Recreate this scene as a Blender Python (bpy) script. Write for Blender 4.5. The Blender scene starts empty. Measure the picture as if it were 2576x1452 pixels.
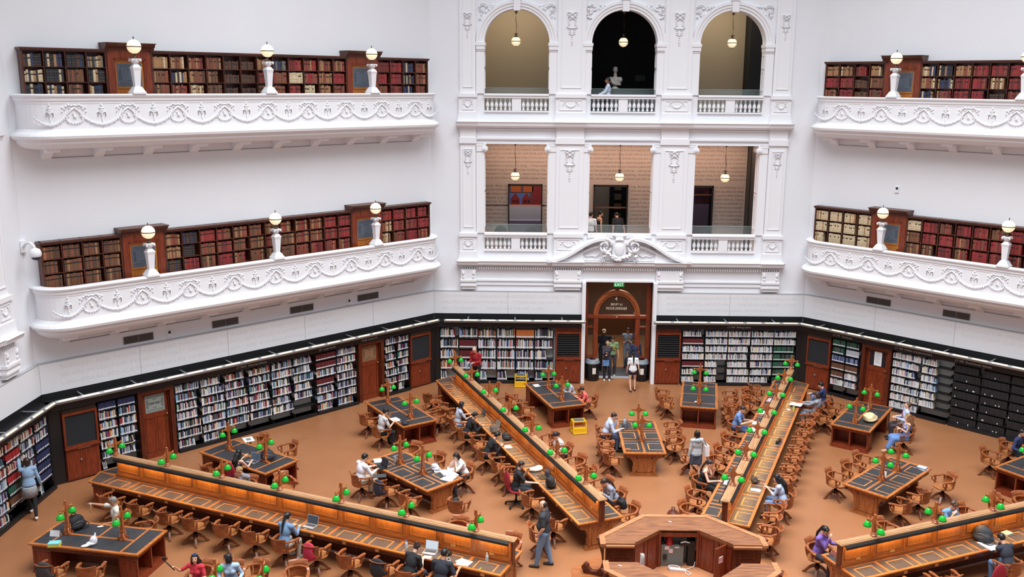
import bpy, bmesh, math, random
from math import sin, cos, pi, radians, sqrt, atan2
from mathutils import Matrix, Vector

# ------------------------------------------------------------------ camera
AP = 17.4                                   # apothem of the octagonal room (metres)
def make_camera():
    yaw, pitch, roll = -0.00827, 0.21063, 0.00819
    fw = Vector((sin(yaw)*cos(pitch), cos(yaw)*cos(pitch), -sin(pitch)))
    r = Vector((cos(yaw), -sin(yaw), 0.0)); u = r.cross(fw)
    r2 = r*cos(roll) + u*sin(roll); u2 = -r*sin(roll) + u*cos(roll)
    cd = bpy.data.cameras.new('camera'); co = bpy.data.objects.new('camera', cd)
    bpy.context.scene.collection.objects.link(co)
    M = Matrix.Identity(4)
    for i in range(3):
        M[i][0] = r2[i]; M[i][1] = u2[i]; M[i][2] = -fw[i]
    M[0][3], M[1][3], M[2][3] = -3.331, -18.15, 11.5454
    co.matrix_world = M
    cd.sensor_width = 36.0; cd.lens = 2360.97*36/2576
    cd.shift_x = -33.1/2576; cd.shift_y = -13.9/2576
    cd.clip_end = 200
    bpy.context.scene.camera = co
make_camera()

# ------------------------------------------------------------------ light and exposure
scn = bpy.context.scene
scn.view_settings.view_transform = 'Standard'; scn.view_settings.look = 'None'
scn.view_settings.gamma = 1.0; scn.view_settings.use_curve_mapping = False
scn.view_settings.exposure = -0.62
wd = bpy.data.worlds.new('daylight'); scn.world = wd; wd.use_nodes = True
wn = wd.node_tree.nodes; wn['Background'].inputs[0].default_value = (0.84, 0.91, 1.0, 1); wn['Background'].inputs[1].default_value = 0.62
def area_light(name, loc, rot, size, sizey, power, col):
    l = bpy.data.lights.new(name, 'AREA'); l.shape = 'RECTANGLE'; l.size = size; l.size_y = sizey; l.energy = power; l.color = col
    o = bpy.data.objects.new(name, l); scn.collection.objects.link(o); o.location = loc; o.rotation_euler = rot
    return o
area_light('dome_skylight', (0, 0, 25), (0, 0, 0), 20, 20, 12500, (0.925, 0.97, 1.0)).data.spread = radians(118)

# ------------------------------------------------------------------ helpers
COL = scn.collection
def lin(c):
    return tuple(((x/255)/12.92 if x/255 <= 0.04045 else ((x/255+0.055)/1.055)**2.4) for x in c)
MATS = {}
def mat(name, rgb, rough=0.6, metal=0.0, var=0.0, scale=8.0, emis=None, estr=0.0, alpha=None, spec=0.5, bump=0.0, sheen=0.0):
    if name in MATS: return MATS[name]
    m = bpy.data.materials.new(name); m.use_nodes = True
    nt = m.node_tree; b = nt.nodes['Principled BSDF']; c = lin(rgb)
    b.inputs['Base Color'].default_value = (*c, 1); b.inputs['Roughness'].default_value = rough
    b.inputs['Metallic'].default_value = metal; b.inputs['Specular IOR Level'].default_value = spec
    tc = None
    if var or bump:
        tc = nt.nodes.new('ShaderNodeTexCoord'); ns = nt.nodes.new('ShaderNodeTexNoise')
        ns.inputs['Scale'].default_value = scale; ns.inputs['Detail'].default_value = 4
        nt.links.new(tc.outputs['Object'], ns.inputs['Vector'])
        if var:
            rp = nt.nodes.new('ShaderNodeValToRGB')
            rp.color_ramp.elements[0].position = 0.3; rp.color_ramp.elements[1].position = 0.7
            rp.color_ramp.elements[0].color = (*[x*(1-var) for x in c], 1)
            rp.color_ramp.elements[1].color = (*[min(1, x*(1+var)) for x in c], 1)
            nt.links.new(ns.outputs['Fac'], rp.inputs['Fac']); nt.links.new(rp.outputs['Color'], b.inputs['Base Color'])
        if bump:
            bp = nt.nodes.new('ShaderNodeBump'); bp.inputs['Strength'].default_value = bump; bp.inputs['Distance'].default_value = 0.01
            nt.links.new(ns.outputs['Fac'], bp.inputs['Height']); nt.links.new(bp.outputs['Normal'], b.inputs['Normal'])
    if emis:
        b.inputs['Emission Color'].default_value = (*lin(emis), 1); b.inputs['Emission Strength'].default_value = estr
    if alpha is not None: b.inputs['Alpha'].default_value = alpha
    MATS[name] = m
    return m
def wood(name, a, b_, rough=0.35, sc=(1.2, 14, 14)):
    if name in MATS: return MATS[name]
    m = bpy.data.materials.new(name); m.use_nodes = True; nt = m.node_tree; b = nt.nodes['Principled BSDF']
    tc = nt.nodes.new('ShaderNodeTexCoord'); mp = nt.nodes.new('ShaderNodeMapping'); mp.inputs['Scale'].default_value = sc
    ns = nt.nodes.new('ShaderNodeTexNoise'); ns.inputs['Scale'].default_value = 2.2; ns.inputs['Detail'].default_value = 6; ns.inputs['Distortion'].default_value = 0.6
    rp = nt.nodes.new('ShaderNodeValToRGB'); rp.color_ramp.elements[0].position = 0.32; rp.color_ramp.elements[1].position = 0.68
    rp.color_ramp.elements[0].color = (*lin(a), 1); rp.color_ramp.elements[1].color = (*lin(b_), 1)
    nt.links.new(tc.outputs['Object'], mp.inputs['Vector']); nt.links.new(mp.outputs['Vector'], ns.inputs['Vector'])
    nt.links.new(ns.outputs['Fac'], rp.inputs['Fac']); nt.links.new(rp.outputs['Color'], b.inputs['Base Color'])
    b.inputs['Roughness'].default_value = rough
    MATS[name] = m
    return m
WHITE = mat('white_wall_paint', (232, 232, 236), 0.7, var=0.015, scale=0.6)
PLASTER = mat('white_plaster', (236, 235, 238), 0.6)
PANELW = mat('white_wall_panel', (230, 229, 231), 0.5)
BLACK = mat('black_paint', (22, 22, 23), 0.5)
GREYM = mat('grey_metal', (150, 150, 152), 0.4, metal=0.4)
LIGHTW = wood('honey_wood', (172, 100, 48), (208, 138, 76))
DESKW = wood('desk_wood', (134, 72, 34), (170, 102, 54))
PANW = wood('panel_wood', (168, 98, 42), (200, 128, 60), sc=(14, 14, 1.5))
CHAIRW = wood('chair_wood', (126, 66, 36), (166, 98, 56), rough=0.3, sc=(3, 3, 10))
SEATW = wood('chair_seat_wood', (146, 86, 48), (182, 118, 70), rough=0.3, sc=(3, 12, 3))
MAHOG = wood('mahogany', (104, 40, 22), (138, 60, 32), rough=0.35, sc=(10, 10, 1.3))
DMAHOG = wood('dark_mahogany', (70, 28, 16), (104, 46, 26), rough=0.35, sc=(10, 10, 1.3))
PODW = wood('podium_top_wood', (106, 64, 42), (150, 98, 64), rough=0.4, sc=(1.1, 8, 8))
CAPW = wood('capping_wood', (160, 116, 80), (190, 146, 106), rough=0.35)
LEATH = mat('black_leather', (50, 51, 55), 0.45, var=0.12, scale=6)
BRASS = mat('brass', (190, 150, 80), 0.3, metal=0.9)
PAPER = mat('white_paper', (240, 240, 242), 0.7)
GLOBE = mat('lit_globe_glass', (250, 240, 215), 0.3, emis=(255, 232, 185), estr=0.95)

class MB:
    """collects geometry, then links it as ONE mesh object"""
    def __init__(s): s.v = []; s.f = []; s.mi = []; s.cur = 0; s.M = None; s.sm = []
        
    def add(s, vs, fs, smooth=False):
        o = len(s.v)
        if s.M is not None: vs = [s.M @ Vector(v) for v in vs]
        s.v.extend([tuple(v) for v in vs]); s.f.extend([tuple(i+o for i in f) for f in fs])
        s.mi.extend([s.cur]*len(fs)); s.sm.extend([smooth]*len(fs)); return s
    def box(s, x0, x1, y0, y1, z0, z1):
        return s.add([(x0,y0,z0),(x1,y0,z0),(x1,y1,z0),(x0,y1,z0),(x0,y0,z1),(x1,y0,z1),(x1,y1,z1),(x0,y1,z1)],
                     [(0,3,2,1),(4,5,6,7),(0,1,5,4),(1,2,6,5),(2,3,7,6),(3,0,4,7)])
    def cbox(s, c, d, rz=0, M=None):
        hx, hy, hz = d[0]/2, d[1]/2, d[2]/2
        R = M if M is not None else Matrix.Rotation(rz, 3, 'Z')
        vs = [Vector(c)+R @ Vector((x, y, z)) for z in (-hz, hz) for x, y in ((-hx,-hy),(hx,-hy),(hx,hy),(-hx,hy))]
        return s.add(vs, [(0,3,2,1),(4,5,6,7),(0,1,5,4),(1,2,6,5),(2,3,7,6),(3,0,4,7)])
    def prism(s, pts, z0, z1, top=None):
        n = len(pts); t = top or pts
        return s.add([(x,y,z0) for x,y in pts]+[(x,y,z1) for x,y in t],
                     [tuple(range(n))[::-1], tuple(range(n,2*n))]+[(i,(i+1)%n,(i+1)%n+n,i+n) for i in range(n)])
    def prismy(s, pts, y0, y1, smooth=False):       # outline in xz, thickness along y
        n = len(pts)
        return s.add([(x,y0,z) for x,z in pts]+[(x,y1,z) for x,z in pts],
                     [tuple(range(n)), tuple(range(n,2*n))[::-1]]+[((i+1)%n,i,i+n,(i+1)%n+n) for i in range(n)], smooth)
    def prismx(s, pts, x0, x1):                     # outline in yz
        n = len(pts)
        return s.add([(x0,y,z) for y,z in pts]+[(x1,y,z) for y,z in pts],
                     [tuple(range(n))[::-1], tuple(range(n,2*n))]+[(i,(i+1)%n,(i+1)%n+n,i+n) for i in range(n)])
    def lathe(s, prof, c=(0,0,0), n=16, sq=False):
        vs = []; fs = []; m = len(prof)
        for i in range(n):
            a = 2*pi*(i+(0.5 if sq else 0))/n
            for r, z in prof: vs.append((c[0]+r*cos(a), c[1]+r*sin(a), c[2]+z))
        for i in range(n):
            for j in range(m-1):
                a, b = i*m+j, ((i+1)%n)*m+j
                fs.append((a, b, b+1, a+1))
        fs.append(tuple(i*m for i in range(n))[::-1]); fs.append(tuple(i*m+m-1 for i in range(n)))
        return s.add(vs, fs, not sq)
    def sphere(s, c, r, n=12, m=8):
        if not hasattr(r, '__len__'): r = (r, r, r)
        vs = [(c[0], c[1], c[2]-r[2])]; fs = []
        for j in range(1, m):
            t = pi*j/m
            for i in range(n):
                a = 2*pi*i/n; vs.append((c[0]+r[0]*sin(t)*cos(a), c[1]+r[1]*sin(t)*sin(a), c[2]-r[2]*cos(t)))
        vs.append((c[0], c[1], c[2]+r[2])); L = len(vs)-1
        for i in range(n):
            fs.append((0, 1+(i+1)%n, 1+i)); fs.append((L, L-n+i, L-n+(i+1)%n))
        for j in range(m-2):
            for i in range(n):
                a = 1+j*n+i; b = 1+j*n+(i+1)%n; fs.append((a, b, b+n, a+n))
        return s.add(vs, fs, True)
    def tube(s, pts, r, n=8, flat=None):            # round tube along a path; r number or list; flat=(w,h) for a flat bar
        pts = [Vector(p) for p in pts]; k = len(pts)
        rr = r if hasattr(r, '__len__') else [r]*k
        vs = []; fs = []; up = Vector((0,0,1))
        for i, p in enumerate(pts):
            d = (pts[min(i+1,k-1)]-pts[max(i-1,0)])
            if d.length < 1e-9: d = Vector((0,0,1))
            d.normalize()
            x = d.cross(up)
            if x.length < 1e-3: x = d.cross(Vector((0,1,0)))
            x.normalize(); y = x.cross(d)
            for j in range(n):
                a = 2*pi*j/n
                if flat:
                    q = [(1,1),(-1,1),(-1,-1),(1,-1)][j] if n == 4 else (cos(a), sin(a))
                    vs.append(p + x*q[0]*flat[0]/2*rr[i] + y*q[1]*flat[1]/2*rr[i])
                else: vs.append(p + x*rr[i]*cos(a) + y*rr[i]*sin(a))
        for i in range(k-1):
            for j in range(n):
                a = i*n+j; b = i*n+(j+1)%n; fs.append((a, b, b+n, a+n))
        fs.append(tuple(range(n))[::-1]); fs.append(tuple(range((k-1)*n, k*n)))
        return s.add(vs, fs, not (flat and n == 4))
    def sweep(s, prof, path, closed=False, caps=True):   # prof: (outward, z); path in xy, outward = right-hand side of travel
        n = len(path); m = len(prof); vs = []; fs = []
        P = [Vector((p[0], p[1])) for p in path]
        for i in range(n):
            a = P[(i-1) % n] if (closed or i > 0) else None; b = P[(i+1) % n] if (closed or i < n-1) else None
            d1 = (P[i]-a).normalized() if a is not None else (b-P[i]).normalized()
            d2 = (b-P[i]).normalized() if b is not None else d1
            n1 = Vector((d1.y, -d1.x)); n2 = Vector((d2.y, -d2.x)); mm = (n1+n2)
            mm = mm/ max(0.2, mm.dot(n1)) if mm.length > 1e-6 else n1
            for o_, z in prof: vs.append((P[i].x+mm.x*o_, P[i].y+mm.y*o_, z))
        for i in range(n if closed else n-1):
            for j in range(m-1):
                a = i*m+j; b = ((i+1) % n)*m+j; fs.append((a, b, b+1, a+1))
        if not closed and caps:
            fs.append(tuple(range(m))); fs.append(tuple(range((n-1)*m, n*m))[::-1])
        return s.add(vs, fs)
    def build(s, name, material, parent=None, world=None, kind=None, label=None, cat=None, group=None):
        me = bpy.data.meshes.new(name); me.from_pydata(s.v, [], s.f)
        ml = material if isinstance(material, (list, tuple)) else [material]
        for m_ in ml: me.materials.append(m_)
        if len(ml) > 1: me.polygons.foreach_set('material_index', s.mi)
        if any(s.sm): me.polygons.foreach_set('use_smooth', s.sm)
        me.update()
        bm = bmesh.new(); bm.from_mesh(me); bmesh.ops.recalc_face_normals(bm, faces=bm.faces); bm.to_mesh(me); bm.free()
        o = bpy.data.objects.new(name, me); COL.objects.link(o)
        if parent is not None: o.parent = parent
        if world is not None: o.matrix_world = world
        tag(o, label, cat, group, kind)
        return o
def tag(o, label=None, cat=None, group=None, kind=None):
    if label: o['label'] = label
    if cat: o['category'] = cat
    if group: o['group'] = group
    if kind: o['kind'] = kind
    return o
def thing(name, M, label, cat, group=None):
    o = bpy.data.objects.new(name, None); COL.objects.link(o); o.empty_display_size = 0.2
    o.matrix_world = M if isinstance(M, Matrix) else Matrix.Translation(M)
    return tag(o, label, cat, group)
def kids(o): return [c for c in bpy.data.objects if c.parent == o]
KID = {}
def copy_tree(o, M=None, label=None, group=None, parent=None):
    if o not in KID: KID[o] = list(o.children)
    c = o.copy(); COL.objects.link(c)
    if parent is not None: c.parent = parent
    if M is not None: c.matrix_world = M
    if label: c['label'] = label
    if group: c['group'] = group
    for ch in KID[o]: copy_tree(ch, parent=c)
    return c
def TR(x, y, z=0, rz=0): return Matrix.Translation((x, y, z)) @ Matrix.Rotation(radians(rz), 4, 'Z')
FA = {'back': 90, 'left': 135, 'right': 45, 'far_left': 180}
def FM(face, t=0, d=0, z=0):       # wall frame: x along the wall, y outward through it, z up
    return Matrix.Rotation(radians(FA[face]-90), 4, 'Z') @ Matrix.Translation((t, AP+d, z))
def SM(ang): return Matrix.Rotation(radians(ang), 4, 'Z')   # spoke frame: x outward from the centre
def text_mesh(body, size, M, material, name='lettering', parent=None, align='LEFT', ext=0.002, spacing=1.0, shear=0.0, width=None, **kw):
    cu = bpy.data.curves.new(name, 'FONT'); cu.body = body; cu.size = size; cu.extrude = ext; cu.align_x = align; cu.space_character = spacing; cu.shear = shear
    cu.resolution_u = 2
    t = bpy.data.objects.new(name+'_tmp', cu); COL.objects.link(t)
    dg = bpy.context.evaluated_depsgraph_get(); me = bpy.data.meshes.new_from_object(t.evaluated_get(dg))
    bpy.data.objects.remove(t); bpy.data.curves.remove(cu)
    me.materials.clear(); me.materials.append(material)
    if width:
        xs = [v.co.x for v in me.vertices]; w0 = max(xs)-min(xs); k = width/w0
        for v in me.vertices: v.co.x *= k
    o = bpy.data.objects.new(name, me); COL.objects.link(o)
    if parent is not None:
        o.parent = parent; o.matrix_local = M
    else: o.matrix_world = M
    tag(o, **kw)
    return o
ORD = ['first','second','third','fourth','fifth','sixth','seventh','eighth','ninth','tenth','eleventh','twelfth','thirteenth','fourteenth','fifteenth','sixteenth','seventeenth','eighteenth','nineteenth','twentieth']
def ordn(i):
    if i < 20: return ORD[i]
    n = i+1
    return '%d%s' % (n, 'th' if 10 < n % 100 < 14 else {1:'st',2:'nd',3:'rd'}.get(n % 10, 'th'))
# ================================================================== the room shell
def floor_mat():
    m = bpy.data.materials.new('floor_linoleum'); m.use_nodes = True; nt = m.node_tree; b = nt.nodes['Principled BSDF']
    tc = nt.nodes.new('ShaderNodeTexCoord')
    n1 = nt.nodes.new('ShaderNodeTexNoise'); n1.inputs['Scale'].default_value = 0.35; n1.inputs['Detail'].default_value = 5
    r1 = nt.nodes.new('ShaderNodeValToRGB'); r1.color_ramp.elements[0].position = 0.3; r1.color_ramp.elements[1].position = 0.72
    r1.color_ramp.elements[0].color = (*lin((150, 98, 63)), 1); r1.color_ramp.elements[1].color = (*lin((164, 110, 73)), 1)
    n2 = nt.nodes.new('ShaderNodeTexNoise'); n2.inputs['Scale'].default_value = 1.6; n2.inputs['Detail'].default_value = 8; n2.inputs['Roughness'].default_value = 0.65
    r2 = nt.nodes.new('ShaderNodeValToRGB'); r2.color_ramp.elements[0].position = 0.25; r2.color_ramp.elements[1].position = 0.45
    r2.color_ramp.elements[0].color = (0.8, 0.8, 0.82, 1); r2.color_ramp.elements[1].color = (1, 1, 1, 1)
    mx = nt.nodes.new('ShaderNodeMix'); mx.data_type = 'RGBA'; mx.blend_type = 'MULTIPLY'; mx.inputs[0].default_value = 0.8
    for n in (n1, n2): nt.links.new(tc.outputs['Object'], n.inputs['Vector'])
    nt.links.new(n1.outputs['Fac'], r1.inputs['Fac']); nt.links.new(n2.outputs['Fac'], r2.inputs['Fac'])
    nt.links.new(r1.outputs['Color'], mx.inputs[6]); nt.links.new(r2.outputs['Color'], mx.inputs[7]); nt.links.new(mx.outputs[2], b.inputs['Base Color'])
    b.inputs['Roughness'].default_value = 0.38
    return m
FLOORM = floor_mat()
S2 = AP*math.tan(pi/8)                     # half a side
m = MB(); R_ = (AP+0.4)/cos(pi/8)
m.prism([(R_*cos(radians(22.5+45*k)), R_*sin(radians(22.5+45*k))) for k in range(8)], -0.3, 0.0)
m.build('floor', FLOORM, kind='structure')
for nm, f in (('wall_left', 'left'), ('wall_right', 'right')):
    m = MB(); m.box(-S2-0.12, S2+0.12, 0, 0.3, 0, 18.5); m.build(nm, WHITE, world=FM(f), kind='structure')

C3 = (-4.0, -0.04, 3.93); HW = 1.2
def facade_wall(full):
    m = MB(); T = 0.55
    m.box(-S2-0.22, C3[0]-HW, 0, T, 4.02, 18.5); m.box(C3[2]+HW, S2+0.22, 0, T, 4.02, 18.5)
    for a, b in ((C3[0]+HW, C3[1]-HW), (C3[1]+HW, C3[2]-HW)): m.box(a, b, 0, T, 4.02, 18.5)
    for c in C3:
        m.box(c-HW, c+HW, 0, T, 4.02, 5.2); m.box(c-HW, c+HW, 0, T, 9.28, 10.46)
        k = 24; arc = [(c+HW*cos(pi-pi*i/k), 12.97+HW*sin(pi-pi*i/k)) for i in range(k+1)]
        m.prismy([(c-HW, 18.5)]+arc+[(c+HW, 18.5)], 0, T)
    if full: m.box(-S2-0.22, -1.28, 0, T, 0, 4.02); m.box(1.32, S2+0.22, 0, T, 0, 4.02)
    else: m.box(-S2-0.22, S2+0.22, 0, T, 0, 4.02)
    return m
facade_wall(True).build('wall_back', WHITE, world=FM('back'), kind='structure')
facade_wall(False).build('wall_far_left', WHITE, world=FM('far_left'), kind='structure')

PIL = ((-6.1, -5.52), (-2.5, -1.47), (1.42, 2.44), (5.46, 6.12))
def bow_drop(m, x, z, s, y=-0.14):
    """ribbon bow with a hanging string of flowers, in low relief"""
    for sg in (-1, 1):
        pts = [(x+sg*s*0.19*sin(a)*(1.0 if a < 3 else 0.8), y-0.015, z+s*(0.17*(1-cos(a))*0.5+0.09*sin(a))) for a in [i*2*pi/10 for i in range(11)]]
        m.tube(pts, s*0.022, 5)
        m.tube([(x+sg*s*0.02, y-0.01, z), (x+sg*s*0.15, y-0.015, z-s*0.1), (x+sg*s*0.1, y-0.015, z-s*0.25), (x+sg*s*0.2, y-0.01, z-s*0.33)], s*0.02, 5)
        m.tube([(x+sg*s*0.2, y-0.01, z-s*0.33), (x+sg*s*0.1, y-0.02, z-s*0.38), (x, y-0.02, z-s*0.39)], s*0.03, 5)
    m.sphere((x, y, z), s*0.045, 6, 4)
    for i, (dz, q) in enumerate(((-0.48, .06), (-0.55, .075), (-0.62, .06), (-0.72, .03), (-0.8, .03), (-0.88, .045), (-0.94, .03), (-1.0, .02))):
        m.sphere((x, y, z+dz*s), (s*q, s*0.03, s*q), 6, 4)
        if q > .05:
            for sg in (-1, 1): m.sphere((x+sg*s*0.09, y, z+dz*s+0.02), (s*.045, s*.02, s*.03), 6, 4)
def swag(m, x, z, w, h, y=-0.12, r=0.028):
    n = 9
    for i in range(n):
        u = i/(n-1)*2-1
        m.sphere((x+u*w/2, y, z-h*(1-u*u)), r*(1.25-0.45*abs(u)), 6, 4)
    for sg in (-1, 1):
        m.sphere((x+sg*w*.5, y, z+h*.25), r*1.1, 6, 4); m.sphere((x+sg*w*.62, y, z-h*.35), r*.8, 6, 4); m.sphere((x+sg*w*.4, y, z+h*.4), r*.8, 6, 4)
def baluster_prof(h):
    P_ = [(0.030,0),(0.030,.08),(.055,.1),(.055,.14),(.03,.18),(.028,.24),(.062,.36),(.07,.46),(.055,.6),(.03,.76),(.026,.84),(.05,.88),(.05,.92),(.03,.95),(.03,1)]
    return [(r, z*h) for r, z in P_]
BZ = ((5.2, 5.72, 5.9), (10.46, 10.94, 11.13))
def facade_trim(face, only_right=False):
    F = FM(face); ok = lambda x: (not only_right) or x > 2.2
    # pilasters with raised frames and relief ornament
    m = MB(); orn = MB()
    for a, b in PIL:
        if not ok(a): continue
        cx = (a+b)/2; w = b-a
        for z0, z1 in ((5.9, 9.3), (11.13, 15.2)):
            m.box(a, b, -0.1, 0.0, z0, z1)
            fr = 0.1 if w < .8 else 0.14                          # sunk panel frame
            for (x0, x1, q0, q1) in ((a+fr, a+fr+.03, z0+.22, z1-.2), (b-fr-.03, b-fr, z0+.22, z1-.2), (a+fr+.03, b-fr-.03, z0+.22, z0+.25), (a+fr+.03, b-fr-.03, z1-.23, z1-.2)):
                m.box(x0, x1, -0.125, -0.1, q0, q1)
            bow_drop(orn, cx, (9.3 if z0 < 6 else 14.28)-0.42, 0.95 if w > .8 else 0.72, -0.115)
        # entablature break and stepped console capital
        m.box(a-.03, b+.03, -.16, 0, 9.3, 9.52); m.box(a, b, -.12, 0, 9.52, 9.9)
        if z0:
            m.box(a-.0, b+.0, -.2, 0, 4.06, 4.5); m.box(a-.02, b+.02, -.24, 0, 4.02, 4.1); m.box(a, b, -.2, 0, 3.9, 4.02)
            m.box(a-.02, b+.02, -.22, 0, 3.84, 3.9); m.box(a+.03, b-.03, -.17, 0, 3.72, 3.86)
            for sg, e in ((1, a), (-1, b)):
                orn.sphere((e+sg*.09, -.21, 4.35), (.06, .04, .09), 8, 6); orn.sphere((e+sg*.1, -.21, 4.2), (.045, .03, .06), 8, 6); orn.sphere((e+sg*.06, -.21, 4.42), (.04, .03, .04), 6, 4)
        for z0, z1, zt in BZ:                                      # pedestals between the balustrades
            m.box(a-.06, b+.06, -.2, 0, zt-.13, zt+.002)
            m.box(a-.04, b+.04, -.14, 0, z0, zt-.13); m.prismy([(a-.04, z0), (b+.04, z0), (b+.1, z0-.352), (a-.1, z0-.352)], -.18, 0)
            q0, q1 = z0+.08, zt-.2
            for r_ in ((a+.08, b-.08, q1-.03, q1), (a+.08, b-.08, q0, q0+.03), (a+.08, a+.11, q0+.03, q1-.03), (b-.11, b-.08, q0+.03, q1-.03)):
                m.box(r_[0], r_[1], -.165, -.14, r_[2], r_[3])
            swag(orn, cx, (q0+q1)/2+.07, min(.46, w*.45), .14, -.155)
    m.build('trim_1', PLASTER, world=F, kind='structure', label='white panelled pilasters and pedestals on the facade')
    orn.build('trim_2', PLASTER, world=F, kind='structure', label='white plaster bows, flowers and small garlands in relief')
    # cornices, friezes
    m = MB(); x0, x1 = (-6.25, 6.3)
    if only_right: x0 = 2.0
    for zc in (10.1, 4.84):
        prof = [(0,zc-.24),(.1,zc-.22),(.14,zc-.17),(.24,zc-.14),(.26,zc-.04),(.3,zc),(0,zc)]
        pts = [(x0, 0)]
        m.prismx([(-a_, z) for a_, z in prof], x0, x1)
        for a, b in PIL:
            if ok(a): m.prismx([(-a_*1.35 if a_ else 0, z+.006) for a_, z in prof], a-.1, b+.1)
        m.box(x0+.1, x1-.1, -.06, 0, zc-.3, zc-.24)
    m.box(x0+.1, x1-.1, -.05, 0, 9.28, 9.33); m.box(x0+.1, x1-.1, -.08, 0, 9.45, 9.52)
    m.box(x0+.1, x1-.1, -.06, 0, 4.02, 4.08); [m.box(a_, b_, -.04, 0, 3.86, 3.94) for a_, b_ in (((x0+.1, -1.42), (1.46, x1-.1)) if not only_right else ((x0+.1, x1-.1),))]
    x = x0+.2
    while x < x1-.15:                                              # dentils
        m.box(x, x+.045, -.12, 0, 4.5, 4.58); x += .09
    m.build('trim_3', PLASTER, world=F, kind='structure', label='white cornices with a row of dentils')
    # arches, imposts, keystones, scroll capitals
    m = MB()
    for c in C3:
        if not ok(c): continue
        for r0, r1, y in ((1.2, 1.3, -.05), (1.3, 1.4, -.08), (1.4, 1.5, -.11)):
            k = 28; a_ = [pi*i/k for i in range(k+1)]
            vs = []; fs = []
            for t_ in a_:
                for r_, y_ in ((r0, y), (r1, y), (r1, 0), (r0, 0)): vs.append((c+r_*cos(t_), y_, 12.97+r_*sin(t_)))
            for i in range(k):
                for j in range(4): fs.append((i*4+j, i*4+(j+1) % 4, (i+1)*4+(j+1) % 4, (i+1)*4+j))
            m.add(vs, fs)
        for sg in (-1, 1):
            e = c+sg*HW; xa, xb = sorted((e-sg*.04, e+sg*.32))
            m.box(xa, xb, -.13, .545, 12.86, 12.975); m.box(xa+.02, xb-.02, -.107, .54, 12.72, 12.86); m.box(xa+.03, xb-.03, -.073, .53, 12.66, 12.72)
            xa, xb = sorted((e, e+sg*.3)); m.box(xa, xb, -.05, 0, 11.13, 12.66); m.box(xa, xb, -.05, 0, 5.9, 9.3)
            # jamb panels
            for z0, z1 in ((11.3, 12.0), (12.1, 12.6), (6.1, 7.4), (7.5, 8.9)):
                for (p, q) in ((.08, .11), (.44, .47)): m.box(min(e, e-sg*.02), max(e, e-sg*.02), p, q, z0, z1)
                for z in (z0, z1-.03): m.box(min(e, e-sg*.02), max(e, e-sg*.02), .11, .44, z, z+.03)
            # ionic scroll capitals
            xa, xb = sorted((e-sg*.06, e+sg*.34)); m.box(xa, xb, -.09, .5, 9.2, 9.29)
            m.box(min(e, e+sg*.3), max(e, e+sg*.3), -.08, .4, 9.0, 9.2)
            for r_, q in ((.115, .1), (.075, .13), (.035, .16)):
                vs = [(e-sg*.02+r_*cos(i*pi/8), y_, 9.1+r_*sin(i*pi/8)) for y_ in (-q, .45) for i in range(16)]
                m.add(vs, [tuple(range(16)), tuple(range(16, 32))[::-1]]+[((i+1) % 16, i, i+16, (i+1) % 16+16) for i in range(16)])
        m.box(c-.12, c+.12, -.17, .1, 14.1, 14.62); m.box(c-.15, c+.15, -.2, 0, 14.5, 14.62)
    m.build('trim_4', PLASTER, world=F, kind='structure', label='white stepped arches, imposts and scroll capitals')
    m = MB()                                                       # spandrel foliage
    for c in C3:
        if not ok(c): continue
        for sg in (-1, 1):
            rnd = random.Random(int(c*10)+sg)
            for i in range(20):
                u, v = rnd.random(), rnd.random()
                if u*u*1.2 < v*.0: continue
                x = c+sg*(1.38-u*.62); z = 14.32-v*.62*(1-u)
                m.sphere((x, -.035, z), (rnd.uniform(.025, .06), .03, rnd.uniform(.025, .06)), 6, 4)
            for r_ in (.1, .16):
                m.tube([(c+sg*(1.24+0)-sg*r_*cos(a), -.04, 14.2+r_*sin(a)) for a in [i*.55 for i in range(10)]], .016, 5)
    m.build('trim_5', PLASTER, world=F, kind='structure', label='white leaf ornament in the corners above the arches')
facade_trim('back'); facade_trim('far_left', True)
# balustrades: one thing per opening
def balustrade(c, lvl, label):
    z0, z1, zt = BZ[lvl]; F = FM('back')
    t = thing('balustrade', F @ Matrix.Translation((c, 0, z0)), label, 'balustrade', 'white balustrades across the facade openings')
    m = MB(); m.box(-HW-.0, HW+.0, -.1, .22, zt-z0-.16, zt-z0); m.box(-HW, HW, -.14, .25, zt-z0-.07, zt-z0-.02); m.build('handrail', PLASTER, t)
    m = MB(); m.box(-.17, .17, -.07, .19, .05, zt-z0-.16); m.build('middle_pedestal', PLASTER, t)
    m = MB(); m.box(-HW, HW, -.065, .18, 0, .05); m.build('base_rail', PLASTER, t)
    b0 = None
    for sg in (-1, 1):
        for i in range(6):
            x = sg*(.255+i*.165)
            if b0 is None:
                m = MB(); m.lathe(baluster_prof(zt-z0-.2), (0, 0, .04), 8); b0 = m.build('baluster', PLASTER, t); b0.location = (x, .06, 0)
            else:
                b = b0.copy(); COL.objects.link(b); b.parent = t; b.location = (x, .06, 0)
for lv, nm in ((1, 'upper'), (0, 'lower')):
    for c, q in zip(C3, ('left', 'middle', 'right')):
        if lv == 0 and q == 'middle': continue
        balustrade(c, lv, 'white balustrade under the %s opening of the %s storey' % (q, nm))
# solid parapet behind the pediment
m = MB(); m.box(C3[1]-HW, C3[1]+HW, -.06, .2, 5.18, 5.76); m.box(C3[1]-HW-.02, C3[1]+HW+.02, -.12, .25, 5.76, 5.9); m.build('trim_6', PLASTER, world=FM('back'), kind='structure')

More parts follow.
